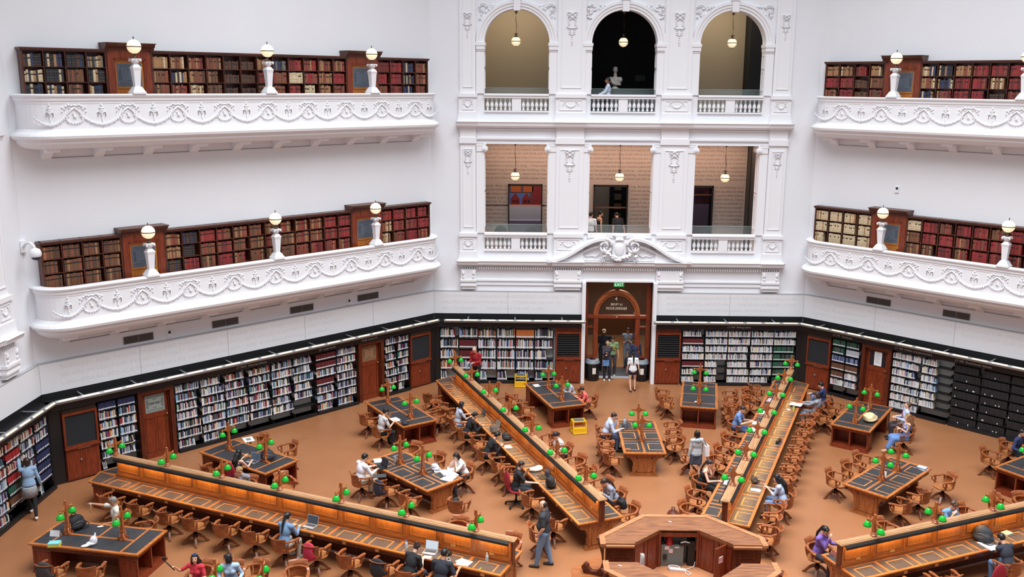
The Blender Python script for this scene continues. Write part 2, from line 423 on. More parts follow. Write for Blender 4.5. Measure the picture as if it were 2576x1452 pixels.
# scrolled pediment over the entrance
def pediment():
    t = thing('scrolled_pediment', FM('back', -0.04, 0, 4.84), 'white scrolled pediment with shield and garland above the entrance', 'pediment')
    m = MB()
    for sg in (-1, 1):
        path = []
        for i in range(17):
            u = i/16; x = sg*(2.75-2.2*u); z = .0+.86*(0.5-0.5*cos(pi*min(1, u*1.02)))**1.15
            path.append((x, z))
        for (w_, y_) in ((.13, -.3), (.09, -.36)):
            vs = []; fs = []
            for i, (x, z) in enumerate(path):
                j0, j1 = max(i-1, 0), min(i+1, 16); dx, dz = path[j1][0]-path[j0][0], path[j1][1]-path[j0][1]; l = sqrt(dx*dx+dz*dz); nx, nz = -dz/l, dx/l
                if nz < 0: nx, nz = -nx, -nz
                for e, yy in ((0, 0), (0, y_), (w_, y_), (w_, 0)): vs.append((x+nx*(e-.02), yy, z+nz*(e-.02)))
            for i in range(16):
                for j in range(4): fs.append((i*4+j, i*4+(j+1) % 4, (i+1)*4+(j+1) % 4, (i+1)*4+j))
            fs.append((0, 1, 2, 3)); fs.append((64, 65, 66, 67)); m.add(vs, fs)
        # spiral
        sp_ = [(sg*(.55-(.30-.22*a/9)*sin(a)*1.0), -.3, .62+(.30-.22*a/9)*cos(a)) for a in [i*.45 for i in range(21)]]
        m.tube(sp_, [.06-.0015*i for i in range(21)], 8)
    m.build('scroll', PLASTER, t)
    m = MB()
    for sg in (-1, 1):
        m.prismy([(sg*2.5, 0.02), (sg*.35, 0.02), (sg*.35, .62), (sg*.8, .62), (sg*1.4, .45)] if sg > 0 else [(sg*1.4, .45), (sg*.8, .62), (sg*.35, .62), (sg*.35, 0.02), (sg*2.5, 0.02)], -.08, 0)
    for sg in (-1, 1):
        for i in range(34):
            u = i/33; x = 2.35-1.6*u; z = .0+.62*(0.5-0.5*cos(pi*(u*.84+.08)))**1.15
            m.cbox((sg*x, -.17, z-.0), (.03, .1, .09), 0)
    m.build('tympanum', PLASTER, t)
    m = MB()                                                        # shield
    m.prismy([(-.2, .05), (.2, .05), (.3, .5), (.3, .75), (.42, .8), (.16, .84), (.13, .98), (.26, 1.04), (-.26, 1.04), (-.13, .98), (-.16, .84), (-.42, .8), (-.3, .75), (-.3, .5)], -.22, 0)
    m.sphere((0, -.22, .5), (.19, .09, .27), 16, 10)
    for sg in (-1, 1): m.sphere((sg*.3, -.2, .72), (.09, .08, .1), 8, 6); m.sphere((sg*.1, -.22, .86), (.07, .07, .05), 8, 6)
    m.sphere((0, -.24, .88), (.07, .06, .07), 8, 6); m.build('shield', PLASTER, t)
    m = MB(); rnd = random.Random(4)
    for i in range(24):
        u = i/23*2-1; q = .075*(1.2-.4*abs(u))
        for k in range(3): m.sphere((u*.52+rnd.uniform(-.02, .02), -.33+rnd.uniform(-.05, .04), .44-.3*(1-u*u)+rnd.uniform(-.05, .05)), q*rnd.uniform(.6, .9), 6, 4)
    for sg in (-1, 1):
        for dx, dz in ((0, .38), (.06, .4)): m.tube([(sg*.6, -.36, .6), (sg*(.6-dx), -.36, .34)], [.02, .05], 6)
        for k in range(14): m.sphere((sg*.62+rnd.uniform(-.07, .07), -.34+rnd.uniform(-.04, .04), .28-k*.022), .055*(1-k/20), 6, 4)
        m.tube([(sg*.75, -.12, .3), (sg*.9, -.13, .2), (sg*1.05, -.12, .24), (sg*1.2, -.12, .2), (sg*1.32, -.12, .26)], .025, 6)
    m.build('garland', PLASTER, t)
pediment()

# ------------------------------------------------------------------ galleries (balconies) on the side walls
def gallery_path(off=0.0):
    r = .72; pts = [(-7.05+off, -.003)]; yd = -.86+off
    cxl = -7.05+off+r
    for i in range(9):
        a = pi+pi/2*i/8; pts.append((cxl+r*cos(a), yd+r+r*sin(a)))
    for i in range(9):
        a = 1.5*pi+pi/2*i/8; pts.append((-cxl+r*cos(a), yd+r+r*sin(a)))
    pts.append((7.05-off, -.003)); return pts
GAR = {}
def balcony(face, zt, label):
    F = FM(face, 0, 0, zt)
    t = thing('balcony', F, label, 'balcony', 'white curved balconies of the galleries')
    m = MB()
    prof = [(-.2,-1.05),(-.2,-.02),(-.18,0),(.06,0),(.085,-.03),(.07,-.07),(.03,-.09),(.03,-.17),(0,-.2),(0,-.25),(-.012,-.27),(-.012,-.93),(.02,-.96),(.06,-1.0),(.15,-1.05),(.19,-1.11),(.17,-1.18),(.1,-1.23),(.06,-1.25),(.05,-1.32),(-.03,-1.4),(-.15,-1.46),(-.3,-1.48),(-.3,-1.05)]
    pth = gallery_path(); m.sweep(prof+[prof[0]], pth); m.build('parapet', PLASTER, t)
    m = MB(); ins = gallery_path(.1); m.prism(ins, -1.4, -1.08); m.build('gallery_floor', PLASTER, t)
    # garlands in relief: bow with pendant loop, and swag with flaming urn, repeated along the front
    y = -.865; n = 9; sp_ = 1.455
    if not GAR:
        m = MB(); c = 0
        for k in range(13):
            a = -2.2+4.4*k/12
            m.sphere((c+.21*sin(a), y, -.68-.13*cos(a)+.02), (.035, .03, .035), 5, 4)
        for k in range(7): m.sphere((c+(k-3)*.012, y, -.52-k*.02), .018, 5, 3)
        m.sphere((c, y, -.6), (.035, .03, .045), 5, 4)
        for sg in (-1, 1):
            m.tube([(c, y, -.36), (c+sg*.1, y, -.44), (c+sg*.24, y, -.64)], [.03, .028, .02], 5)
            for (dx, dz, q) in ((.07, -.31, .04), (.14, -.29, .045), (.2, -.33, .04), (.24, -.4, .03), (.3, -.36, .03), (.31, -.47, .022), (.12, -.37, .03)): m.sphere((c+sg*dx, y, dz), (q, .028, q*.8), 5, 4)
        m.sphere((c, y, -.3), (.05, .03, .03), 5, 4)
        GAR['bow_garland'] = m.build('bow_garland', PLASTER, t)
        m = MB(); d = 0
        for k in range(17):
            u = k/16*2-1; q = .048-.016*abs(u)
            m.sphere((d+u*.5, y, -.62-.2*(1-u*u)), (q, .04, q), 5, 4)
            if k % 2: m.sphere((d+u*.5+.02, y-.01, -.6-.2*(1-u*u)-q), (.022, .025, .022), 5, 3)
        for (dz, w, h) in ((-.3, .03, .05), (-.38, .08, .03), (-.44, .05, .04), (-.5, .09, .03), (-.56, .03, .05)): m.sphere((d, y, dz), (w, .03, h), 6, 4)
        for sg in (-1, 1):
            m.tube([(d+sg*.02, y, -.44), (d+sg*.11, y, -.5), (d+sg*.1, y, -.6)], .016, 5)
        m.tube([(d, y, -.56), (d+.02, y, -.92)], .012, 5)
        GAR['swag'] = m.build('swag', PLASTER, t)
        first = True
    else: first = False
    for nm_, xs_ in (('bow_garland', [(i-4)*sp_ for i in range(9)]), ('swag', [(i-3.5)*sp_ for i in range(8)]+[-6.45, 6.45])):
        for j, xx in enumerate(xs_):
            if first and j == 0: g_ = GAR[nm_]
            else: g_ = GAR[nm_].copy(); COL.objects.link(g_); g_.parent = t
            g_.location = (xx, 0, 0); g_.scale = (.8 if abs(xx) > 6.4 else 1, 1, 1)
    b0 = None
    for i in range(10):
        x = (i-4.5)*1.42
        if b0 is None:
            m = MB(); m.prismx([(-.004, -1.38), (-.66, -1.38), (-.66, -1.46), (-.55, -1.52), (-.3, -1.58), (-.1, -1.74), (-.004, -1.78)], -.13, .13)
            m.box(-.17, .17, -.7, -.004, -1.42, -1.38)
            vs = [(x_, -.6+.07*cos(k*pi/6), -1.5+.07*sin(k*pi/6)) for x_ in (-.19, .19) for k in range(12)]
            m.add(vs, [tuple(range(12)), tuple(range(12, 24))[::-1]]+[((k+1) % 12, k, k+12, (k+1) % 12+12) for k in range(12)])
            b0 = m.build('bracket', PLASTER, t); b0.location = (x, 0, 0)
        else:
            b = b0.copy(); COL.objects.link(b); b.parent = t; b.location = (x, 0, 0)
    return t
GZ = {'lower': 5.87, 'upper': 11.14}
for f in ('left', 'right'):
    for lv in ('lower', 'upper'): balcony(f, GZ[lv], 'white plaster balcony with garlands, %s gallery of the %s wall' % (lv, f))
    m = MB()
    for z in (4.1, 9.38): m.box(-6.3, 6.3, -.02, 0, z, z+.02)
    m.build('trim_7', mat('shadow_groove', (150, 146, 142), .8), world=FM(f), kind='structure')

# globe lamps on the parapets
def globe_lamp(M, label):
    t = thing('globe_lamp', M, label, 'lamp', 'globe lamps on the balcony parapets')
    m = MB(); m.prism([(-.19,-.19),(.19,-.19),(.19,.19),(-.19,.19)], 0, .05); m.prism([(-.18,-.18),(.18,-.18),(.18,.18),(-.18,.18)], .05, .2, [(-.1,-.1),(.1,-.1),(.1,.1),(-.1,.1)])
    m.prism([(-.075,-.075),(.075,-.075),(.075,.075),(-.075,.075)], .2, .64, [(-.105,-.105),(.105,-.105),(.105,.105),(-.105,.105)])
    m.prism([(-.105,-.105),(.105,-.105),(.105,.105),(-.105,.105)], .64, .73, [(-.125,-.125),(.125,-.125),(.125,.125),(-.125,.125)])
    m.prism([(-.12,-.12),(.12,-.12),(.12,.12),(-.12,.12)], .73, .82, [(-.06,-.06),(.06,-.06),(.06,.06),(-.06,.06)])
    m.lathe([(.07,.8),(.06,.84),(.1,.86),(.12,.9),(.13,.95),(.1,.97)], (0,0,0), 12); m.box(-.13, .13, -.13, .13, .94, .975)
    for sx in (-1, 1):
        for sy in (-1, 1): m.sphere((sx*.11, sy*.11, .92), .035, 6, 4)
    m.build('pedestal', PLASTER, t)
    m = MB(); m.lathe([(.05,.975),(.07,1.0),(.03,1.03),(.025,1.08),(.06,1.1),(.03,1.12)], (0,0,0), 12); m.build('fitting', mat('bronze', (90, 78, 66), .4, metal=.6), t)
    m = MB(); m.sphere((0,0,1.3), .195, 24, 16); m.build('globe', GLOBE, t)
    m = MB(); m.lathe([(.197,1.285),(.203,1.29),(.203,1.305),(.197,1.31)], (0,0,0), 24); m.tube([(0,0,1.49),(0,0,1.58)], .012, 6); m.sphere((0,0,1.55), .022, 6, 4)
    m.build('band', MATS['bronze'], t)
    return t
g0 = None
for f in ('left', 'right'):
    for lv in ('lower', 'upper'):
        for x, q in ((-4.03, 'leftmost'), (.12, 'middle'), (4.05, 'rightmost')):
            lb = 'lit globe lamp on a white pedestal, %s on the %s balcony, %s wall' % (q, lv, f)
            M = FM(f, x, -.79, GZ[lv]+.0)
            if g0 is None: g0 = globe_lamp(M, lb)
            else: copy_tree(g0, M, lb)
# ================================================================== books
LIBC = {'white': (222, 220, 216), 'light grey': (176, 178, 186), 'blue grey': (118, 130, 158), 'navy': (44, 52, 88), 'black': (32, 31, 34), 'cream': (212, 196, 166),
        'red': (162, 42, 44), 'maroon': (98, 34, 38), 'teal': (66, 120, 124), 'green': (40, 92, 70), 'pink': (204, 150, 160), 'brown': (104, 70, 52),
        'orange': (198, 112, 56), 'light blue': (146, 176, 208), 'purple': (96, 70, 110), 'dark grey': (78, 78, 84)}
GALC = {'brown': (112, 72, 50), 'dark brown': (82, 54, 42), 'tan': (164, 122, 84), 'red': (146, 40, 44), 'dark red': (104, 36, 38), 'black': (36, 36, 42),
        'navy': (40, 50, 84), 'cream': (206, 184, 150), 'rust': (134, 70, 52), 'grey green': (110, 112, 104)}
LN = list(LIBC); GN = list(GALC)
LM = [mat('library_book_'+k.replace(' ', '_'), c, .55) for k, c in LIBC.items()]
GMt = [mat('bound_volume_'+k.replace(' ', '_'), c, .6, var=.16, scale=30) for k, c in GALC.items()]
LABELM = mat('spine_label', (238, 238, 240), .6); GILT = mat('gilt', (126, 92, 58), .5); DLAB = mat('dark_spine_label', (40, 30, 28), .5)
SCH = {'mix': (['white']*6+['light grey']*4+['blue grey']*3+['navy']*3+['black']*4+['cream']*3+['red','maroon','teal','green','pink','brown','orange','light blue','light blue','purple','dark grey','dark grey'], .66, .93, .018, .042),
       'pale': (['white']*8+['cream']*2+['light grey']*3+['pink','light blue','navy','black','blue grey'], .6, .86, .014, .03),
       'warm': (['cream']*5+['brown']*3+['red']*2+['white']*3+['dark grey','orange','green','blue grey'], .6, .88, .02, .045),
       'maroon': (['maroon'], .76, .78, .03, .034), 'red': (['red'], .76, .78, .03, .036), 'navy': (['navy'], .78, .8, .04, .042), 'black': (['black'], .8, .82, .036, .038),
       'green': (['green']*3+['black', 'dark grey'], .78, .8, .03, .036), 'blue': (['blue grey', 'navy', 'blue grey'], .74, .8, .03, .036), 'brown': (['brown'], .78, .8, .034, .036),
       'grey': (['light grey'], .76, .78, .032, .036), 'orange': (['orange'], .78, .8, .03, .034), 'blgr': (['black']*3+['green', 'red'], .74, .8, .035, .045)}
UNIT = {}
def unit_book(kind, ci):
    if (kind, ci) in UNIT: return UNIT[kind, ci]
    m = MB()
    if kind == 'lib':
        m.box(-.5, .5, 0, 1, 0, 1); m.cur = 1; m.box(-.4, .4, -.006, 0, .06, .24)
        me_m = [LM[ci], LABELM]; nm = 'library_book'
    else:
        m.box(-.5, .5, 0, 1, 0, 1); m.cur = 1
        for z in (.12, .34, .56, .78): m.box(-.51, .51, -.004, .02, z, z+.02)
        m.cur = 2; m.box(-.46, .46, -.006, 0, .62, .74)
        me_m = [GMt[ci], GILT, DLAB]; nm = 'bound_volume'
    o = m.build(nm, me_m); me = o.data; bpy.data.objects.remove(o); UNIT[kind, ci] = me
    return me
SINGLES = {'lib': 0, 'gal': 0}
def fill_row(kind, face, x0, x1, z, h, ydep, scheme, frac, rnd, rest, single=None, row=0, bw=.2, gap_seed=None):
    """books standing on one shelf between x0 and x1; spines at y = -ydep (wall frame)"""
    names, h0, h1, w0, w1 = scheme
    x = x0+.01; end = x0+(x1-x0)*frac; i = 0
    while x < end-.03:
        c = rnd.choice(names); w = rnd.uniform(w0, w1); hh = h*rnd.uniform(h0, h1)
        if x+w > x1-.008: break
        ci = (LN if kind == 'lib' else GN).index(c)
        dd = rnd.uniform(0, .02)
        lean = 0.0
        if frac < .97 and x > end-.16 and w0 < .03: lean = .14
        if single and SINGLES[kind] < 300:
            me = unit_book(kind, ci); o = bpy.data.objects.new('library_book' if kind == 'lib' else 'bound_volume', me); COL.objects.link(o)
            M = FM(face) @ Matrix.Translation((x+w/2-(lean*hh*.5 if lean else 0), -ydep+dd, z)) @ Matrix.Rotation(-lean, 4, 'Y') @ Matrix.Diagonal((w*.97, bw, hh, 1))
            o.matrix_world = M; SINGLES[kind] += 1
            nn = 'book' if kind == 'lib' else 'volume'
            tag(o, '%s %s, %s from left, %s shelf down, %s' % (c, nn, ordn(i), ordn(row), single), 'book', 'books on the nearest low shelves' if kind == 'lib' else 'old bound volumes in the gallery bookcases')
        else:
            m = rest; q0 = m.M
            m.M = FM(face) @ Matrix.Translation((x+w/2-(lean*hh*.5 if lean else 0), -ydep+dd, z)) @ Matrix.Rotation(-lean, 4, 'Y')
            a = w*.485
            m.cur = ci; m.add([(-a,0,0),(a,0,0),(a,bw,0),(-a,bw,0),(-a,0,hh),(a,0,hh),(a,bw,hh),(-a,bw,hh)], [(4,5,6,7),(0,1,5,4),(1,2,6,5),(3,0,4,7)])
            if kind == 'lib':
                if scheme[0] in (['black'], SCH['blgr'][0]) and rnd.random() < .93: m.M = q0; x += w+.001; i += 1; continue
                m.cur = len(LM); q = .0015; m.add([(-a*.8,-q,hh*.06),(a*.8,-q,hh*.06),(a*.8,-q,hh*.24),(-a*.8,-q,hh*.24)], [(0,1,2,3)])
            else:
                for zz, zz1, mi_ in ((.12,.14,0),(.34,.36,0),(.78,.8,0),(.6,.72,1)):
                    if mi_ and rnd.random() < .55: continue
                    m.cur = len(GMt)+mi_; m.add([(-a*.95,-.002,hh*zz),(a*.95,-.002,hh*zz),(a*.95,-.002,hh*zz1),(-a*.95,-.002,hh*zz1)], [(0,1,2,3)])
            m.M = q0
        x += w+rnd.uniform(.0005, .002); i += 1
REST_L = MB(); REST_G = MB()

# ---------------- bookcases of the galleries
GS = {'b': (['brown']*5+['dark brown']*2+['rust']*2+['tan'], .84, .9, .045, .06), 't': (['tan']*4+['brown']*2+['cream', 'rust'], .8, .9, .045, .065), 'r': (['red']*6+['dark red']*3+['rust'], .82, .88, .045, .06),
      'm': (['rust']*3+['red']*2+['brown']*3+['tan', 'dark red'], .78, .9, .045, .065), 'k': (['black']*6+['tan', 'dark brown', 'cream', 'navy'], .82, .92, .055, .075), 'n': (['navy']*4+['black']*3+['cream', 'tan'], .74, .86, .05, .07),
      'c': (['cream']*9+['tan'], .84, .9, .045, .06), 'd': (['dark brown']*7+['black'], .6, .68, .04, .05), 'w': (['cream', 'tan', 'navy', 'cream', 'black', 'grey green'], .7, .84, .05, .07), 'o': (['brown']*4+['dark brown']*3, .6, .72, .04, .055)}
DARKW = wood('bookcase_dark_wood', (62, 30, 20), (92, 46, 30), rough=.4, sc=(8, 8, 2))
def gallery_case(face, lv, x0, x1, n, rows, desc, single=None, seed=1):
    zt = GZ[lv]+(1.24 if lv == 'lower' else 1.22); zf = GZ[lv]-1.08; F = FM(face)
    t = thing('gallery_bookcase', F @ Matrix.Translation((x0, 0, zf)), desc, 'bookcase'); H = zt-zf; W = x1-x0; D = .3
    rh = .405; bw = W/n
    m = MB(); m.box(0, W, -.02, 0, 0, H); m.build('back_panel', DMAHOG, t)
    m = MB(); m.box(-.0, .05, -D, -.02, 0, H); m.box(W-.05, W, -D, -.02, 0, H)
    for i in range(1, n): m.box(i*bw-.012, i*bw+.012, -D, -.02, 0, H)
    m.build('upright', DARKW, t)
    m = MB(); m.box(-.04, W+.04, -D-.05, 0, H-.05, H); m.box(-.02, W+.02, -D-.02, 0, H-.09, H-.05); m.build('top_board', DARKW, t)
    m = MB(); zs = []
    k = 0; z = H-.09-rh
    while z > .02: m.box(.05, W-.05, -D+.01, -.02, z-.02, z); zs.append(z); z -= rh
    m.build('shelf', DARKW, t)
    rnd = random.Random(seed)
    for r in range(min(4, len(zs))):
        line = rows[min(r, len(rows)-1)]
        for i in range(n):
            s = line[i % len(line)]
            fr = 1.0 if rnd.random() < .72 else rnd.uniform(.72, .95)
            fill_row('gal', face, x0+i*bw+.03, x0+(i+1)*bw-.03, zf+zs[r], rh-.02, D-.03, GS[s], fr, rnd, REST_G, single=(('%s bay, %s' % (ordn(i), single)) if single and r < 3 else None), row=r)
    return t
gallery_case('left', 'lower', -6.85, -4.62, 4, ['bbbb', 'bbbb', 'bbbb', 'bbbb'], 'dark wood bookcase of worn brown volumes at the left end, lower left gallery', single='left end of lower gallery', seed=3)
gallery_case('left', 'lower', -3.36, 3.38, 12, ['mkrmbbbmmmrr', 'tkmrbbmbmmrr', 'krbrmbbbmrmm', 'bbbbbbbbbbbb'], 'long dark wood bookcase between the two doors, lower left gallery', single='middle of lower gallery', seed=4)
gallery_case('left', 'lower', 4.62, 6.87, 4, ['rrrr', 'trrr', 'tmrm', 'mmmm'], 'dark wood bookcase of red volumes at the right end, lower left gallery', seed=5)
gallery_case('left', 'upper', -6.85, -4.62, 4, ['kkkw', 'wkbk', 'kwbn', 'kkkk'], 'dark wood bookcase with black and cream volumes at the left end, upper left gallery', single='left end of upper gallery', seed=6)
gallery_case('left', 'upper', -3.36, 3.38, 12, ['ttmbddtwrmmm', 'bwbbddmmcmmr', 'bmtbddbmrctm', 'bbbbbbbbbbbb'], 'long dark wood bookcase between the two doors, upper left gallery', seed=7)
gallery_case('left', 'upper', 4.62, 6.87, 4, ['rrnm', 'rrwm', 'mrnm', 'mmmm'], 'dark wood bookcase of red and blue volumes at the right end, upper left gallery', seed=8)
gallery_case('right', 'lower', -6.87, -4.62, 4, ['cccc', 'cccc', 'cccc', 'cccc'], 'dark wood bookcase full of cream volumes, lower right gallery', seed=9)
gallery_case('right', 'lower', -3.38, 3.36, 12, ['crmrrmrrmrrr', 'brrmrrrmrrrr', 'bbrmrrmmrrrr', 'rrrrrrrrrrrr'], 'long dark wood bookcase of red volumes, lower right gallery', seed=10)
gallery_case('right', 'upper', -6.87, -4.62, 4, ['ttmt', 'rrob', 'mrom', 'mmmm'], 'dark wood bookcase at the left end, upper right gallery', seed=11)
gallery_case('right', 'upper', -3.38, 3.36, 12, ['nktrrrmmrrrr', 'twrrtrrmrrrr', 'nmrrdmrmrrrr', 'mmmmmmmmmmmm'], 'long dark wood bookcase, upper right gallery', seed=12)

DOORG = mat('door_glass', (92, 100, 112), .3); DOT = mat('glass_pattern', (28, 32, 40), .5)
def pattern_panel(t, x, y, z, w, h, glass, name='glass_panel'):
    m = MB(); m.box(x-w/2, x+w/2, y-.01, y, z-h/2, z+h/2); gp = m.build(name, glass, t)
    m = MB()
    for k in range(13):
        for r in ((.42, .34) if k % 1 == 0 else ()):
            xx = x+(k-6)*w*.068
            for s_ in (-1, 1): m.box(xx-.008, xx+.008, y-.014, y-.01, z+s_*h*r-.009, z+s_*h*r+.009)
    for k in (-1, 0, 1):
        for s_ in (-1, 1): m.box(x+k*w*.07-.01, x+k*w*.07+.01, y-.014, y-.01, z+s_*h*.24-.01, z+s_*h*.24+.01)
    for s_ in (-1, 1):
        for q in (.42, .36): m.box(x+s_*w*q-.006, x+s_*w*q+.006, y-.014, y-.01, z-h*.24, z+h*.24)
    m.build('pattern', DOT, gp)
ND = [0]
def gallery_door(face, lv, x, label):
    zf = GZ[lv]-1.08; zt = GZ[lv]+1.24; F = FM(face); ND[0] += 1
    t = thing('door_%d' % ND[0], F @ Matrix.Translation((x, 0, zf)), label, 'door'); t['kind'] = 'structure'; H = zt-zf
    m = MB(); m.box(-.62, -.46, -.31, 0, 0, H-.02); m.box(.46, .62, -.31, 0, 0, H-.02); m.box(-.46, .46, -.31, 0, H-.26, H-.02)
    m.box(-.46, -.41, -.3, 0, 0, H-.26); m.box(.41, .46, -.3, 0, 0, H-.26); m.box(-.46, .46, -.3, 0, H-.31, H-.26)
    m.build('door_frame', MAHOG, t)
    m = MB(); m.prismx([(0, H-.02), (-.38, H-.02), (-.4, H+.03), (-.47, H+.07), (-.5, H+.14), (0, H+.14)], -.7, .7); m.box(-.72, .72, -.52, 0, H+.14, H+.17); m.build('cornice', DARKW, t)
    m = MB(); m.M = Matrix.Translation((0, -.12, 0)); m.box(-.41, .41, -.12, -.04, 0, H-.31)
    for xa, xb in ((-.33, -.03), (.03, .33)):
        for r_ in ((xa, xb, 1.02, 1.05), (xa, xb, .25, .28), (xa, xa+.03, .25, 1.05), (xb-.03, xb, .25, 1.05)): m.box(r_[0], r_[1], -.14, -.12, r_[2], r_[3])
    m.box(-.36, .36, -.14, -.12, 1.22, 1.26); m.build('door_leaf', PANW, t)
    pattern_panel(t, 0, -.24, 1.6, .7, .64, DOORG)
    m = MB(); m.sphere((.36, -.29, 1.1), .03, 8, 6); m.build('door_knob', BRASS, t)
for f, xs in (('left', (-3.99, 4.0)), ('right', (-4.0, 4.0))):
    for lv in ('lower', 'upper'):
        for x, q in zip(xs, ('left', 'right')): gallery_door(f, lv, x, 'wooden %s door with patterned glass, %s gallery of the %s wall' % (q, lv, f))

# ---------------- ground level: shelving, cupboards, doors, lights and the white frieze
STEELW = mat('shelf_back_white', (206, 208, 204), .6); SHB = mat('shelf_black', (26, 26, 28), .4)
NB = [0]
def low_case(face, x0, x1, nrow, desc, fill, nb, top=2.26, base=.12, single=None, seed=1, dep=.36, singles_rows=None):
    F = FM(face); t = thing('bookcase', F @ Matrix.Translation((x0, 0, 0)), desc, 'bookcase'); W = x1-x0
    m = MB(); m.box(0, W, -.05, -.02, base, top+.02); m.build('back_panel', STEELW, t)
    m = MB(); m.box(0, W, -dep-.08, -.02, 0, base-.02); m.box(.0, W, -dep-.06, -.02, base-.03, base); m.build('plinth', SHB, t)
    m = MB(); bw = W/nb
    for i in range(nb+1): m.box(max(0, i*bw-.012), min(W, i*bw+.012), -.12, -.02, base, top)
    m.build('upright', SHB, t)
    rh = (top-base)/nrow; m = MB()
    for r in range(nrow):
        z = top-(r+1)*rh
        m.box(.0, W, -dep, -.05, z-.014, z)
        for i in range(nb+1): m.box(max(0, i*bw-.006), min(W, i*bw+.006), -dep, -.05, z, z+.12)
    m.build('shelf', SHB, t)
    rnd = random.Random(seed)
    for r in range(nrow):
        for i in range(nb):
            q = fill(r, i)
            if not q: continue
            s, fr = q if isinstance(q, tuple) else (q, 1.0)
            if fr == 1.0 and rnd.random() < .25: fr = rnd.uniform(.85, .96)
            fill_row('lib', face, x0+i*bw+.012, x0+(i+1)*bw-.012, top-(r+1)*rh, rh-.015, dep-.01, SCH[s], fr, rnd, REST_L, single=single[i] if single and i < len(single) else None, row=r)
    return t
def cupboard(face, x0, x1, desc, louvre=False, sign=True):
    F = FM(face); t = thing('cupboard', F @ Matrix.Translation((x0, 0, 0)), desc, 'cupboard', None); W = x1-x0
    m = MB(); m.box(0, W, -.3, 0, 0, 2.36); m.build('case', DMAHOG if not louvre else MAHOG, t)
    m = MB(); m.box(.02, W-.02, -.36, -.3, .06, 1.0); m.box(W/2-.006, W/2+.006, -.37, -.3, .06, 1.0)
    for xa, xb in ((.08, W/2-.05), (W/2+.05, W-.08)):
        for r_ in ((xa, xb, .12, .14), (xa, xb, .92, .94), (xa, xa+.02, .12, .94), (xb-.02, xb, .12, .94)): m.box(r_[0], r_[1], -.37, -.36, r_[2], r_[3])
    m.build('doors', MAHOG, t)
    m = MB(); m.tube([(W/2-.06, -.375, .56), (W/2-.08, -.4, .64), (W/2-.04, -.38, .6)], .012, 6); m.sphere((W/2-.07, -.38, .62), (.03, .012, .04), 8, 6); m.build('handle', GREYM, t)
    m = MB(); m.box(0, .06, -.38, -.3, 1.0, 2.1); m.box(W-.06, W, -.38, -.3, 1.0, 2.1); m.box(.06, W-.06, -.38, -.3, 1.0, 1.1); m.box(.06, W-.06, -.38, -.3, 2.02, 2.1); m.box(-.01, W+.01, -.42, -.3, 1.0, 1.05)
    m.build('frame', MAHOG, t)
    m = MB()
    if louvre:
        m.box(.06, W-.06, -.32, -.3, 1.1, 2.02)
        for k in range(10): m.prismx([(-.38, 1.12+k*.09), (-.33, 1.155+k*.09), (-.33, 1.165+k*.09), (-.38, 1.13+k*.09)], .06, W-.06)
        m.build('louvres', SHB, t)
    else:
        m.box(.06, W-.06, -.34, -.3, 1.1, 2.02); m.build('notice_board', mat('black_felt', (34, 35, 38), .9, var=.1, scale=40), t)
        m = MB()
        for k in range(6): m.box(.02, W-.02, -.36+.0*k, -.3, 2.12+k*.038, 2.13+k*.038)
        m.build('vent', mat('vent_metal', (96, 84, 70), .5), t)
    m = MB(); m.box(W/2-.14, W/2+.22, -.395, -.37, .97, .985); m.build('label_strip', mat('pale_strip', (220, 190, 165), .5), t)
def low_door(face, x, desc, glass, txt=None, notice=False):
    F = FM(face); ND[0] += 1; t = thing('door_%d' % ND[0], F @ Matrix.Translation((x, 0, 0)), desc, 'door'); t['kind'] = 'structure'
    m = MB(); m.box(-.56, -.43, -.38, 0, 0, 2.3); m.box(.43, .56, -.38, 0, 0, 2.3); m.box(-.43, .43, -.38, 0, 2.14, 2.3); m.box(-.43, -.4, -.3, 0, 0, 2.14); m.box(.4, .43, -.3, 0, 0, 2.14); m.build('door_frame', DMAHOG, t)
    m = MB(); m.box(-.4, .4, -.22, -.14, 0, 2.14)
    for xa, xb in ((-.33, -.03), (.03, .33)):
        for r_ in ((xa, xb, 1.3, 1.33), (xa, xb, .22, .25), (xa, xa+.025, .22, 1.33), (xb-.025, xb, .22, 1.33)): m.box(r_[0], r_[1], -.235, -.22, r_[2], r_[3])
    m.build('door_leaf', MAHOG, t)
    m = MB(); m.sphere((.34, -.28, 1.36), .035, 8, 6); m.box(.31, .37, -.24, -.22, 1.1, 1.25); m.build('door_knob', BRASS, t)
    pattern_panel(t, 0, -.22, 1.76, .6, .56, glass)
    R_ = Matrix.Rotation(pi/2, 4, 'X')
    if txt: text_mesh(txt, .1, Matrix.Translation((0, -.236, 1.735)) @ R_, BLACK, 'lettering', t, 'CENTER', width=.37)
    if notice:
        m = MB(); m.box(-.12, .16, -.25, -.237, 1.5, 2.02); nt_ = m.build('paper_notice', PAPER, t)
        m = MB()
        for k in range(8): m.box(-.08, .12-.03*(k % 3), -.252, -.25, 1.6+k*.045, 1.607+k*.045)
        m.sphere((.02, -.251, 1.97), (.015, .003, .015), 6, 4); m.build('printed_lines', DOT, nt_)
FROST = mat('frosted_door_glass', (150, 156, 150), .5); AMBG = mat('amber_door_glass', (150, 112, 82), .4); DKG = mat('dark_door_glass', (40, 38, 42), .3)
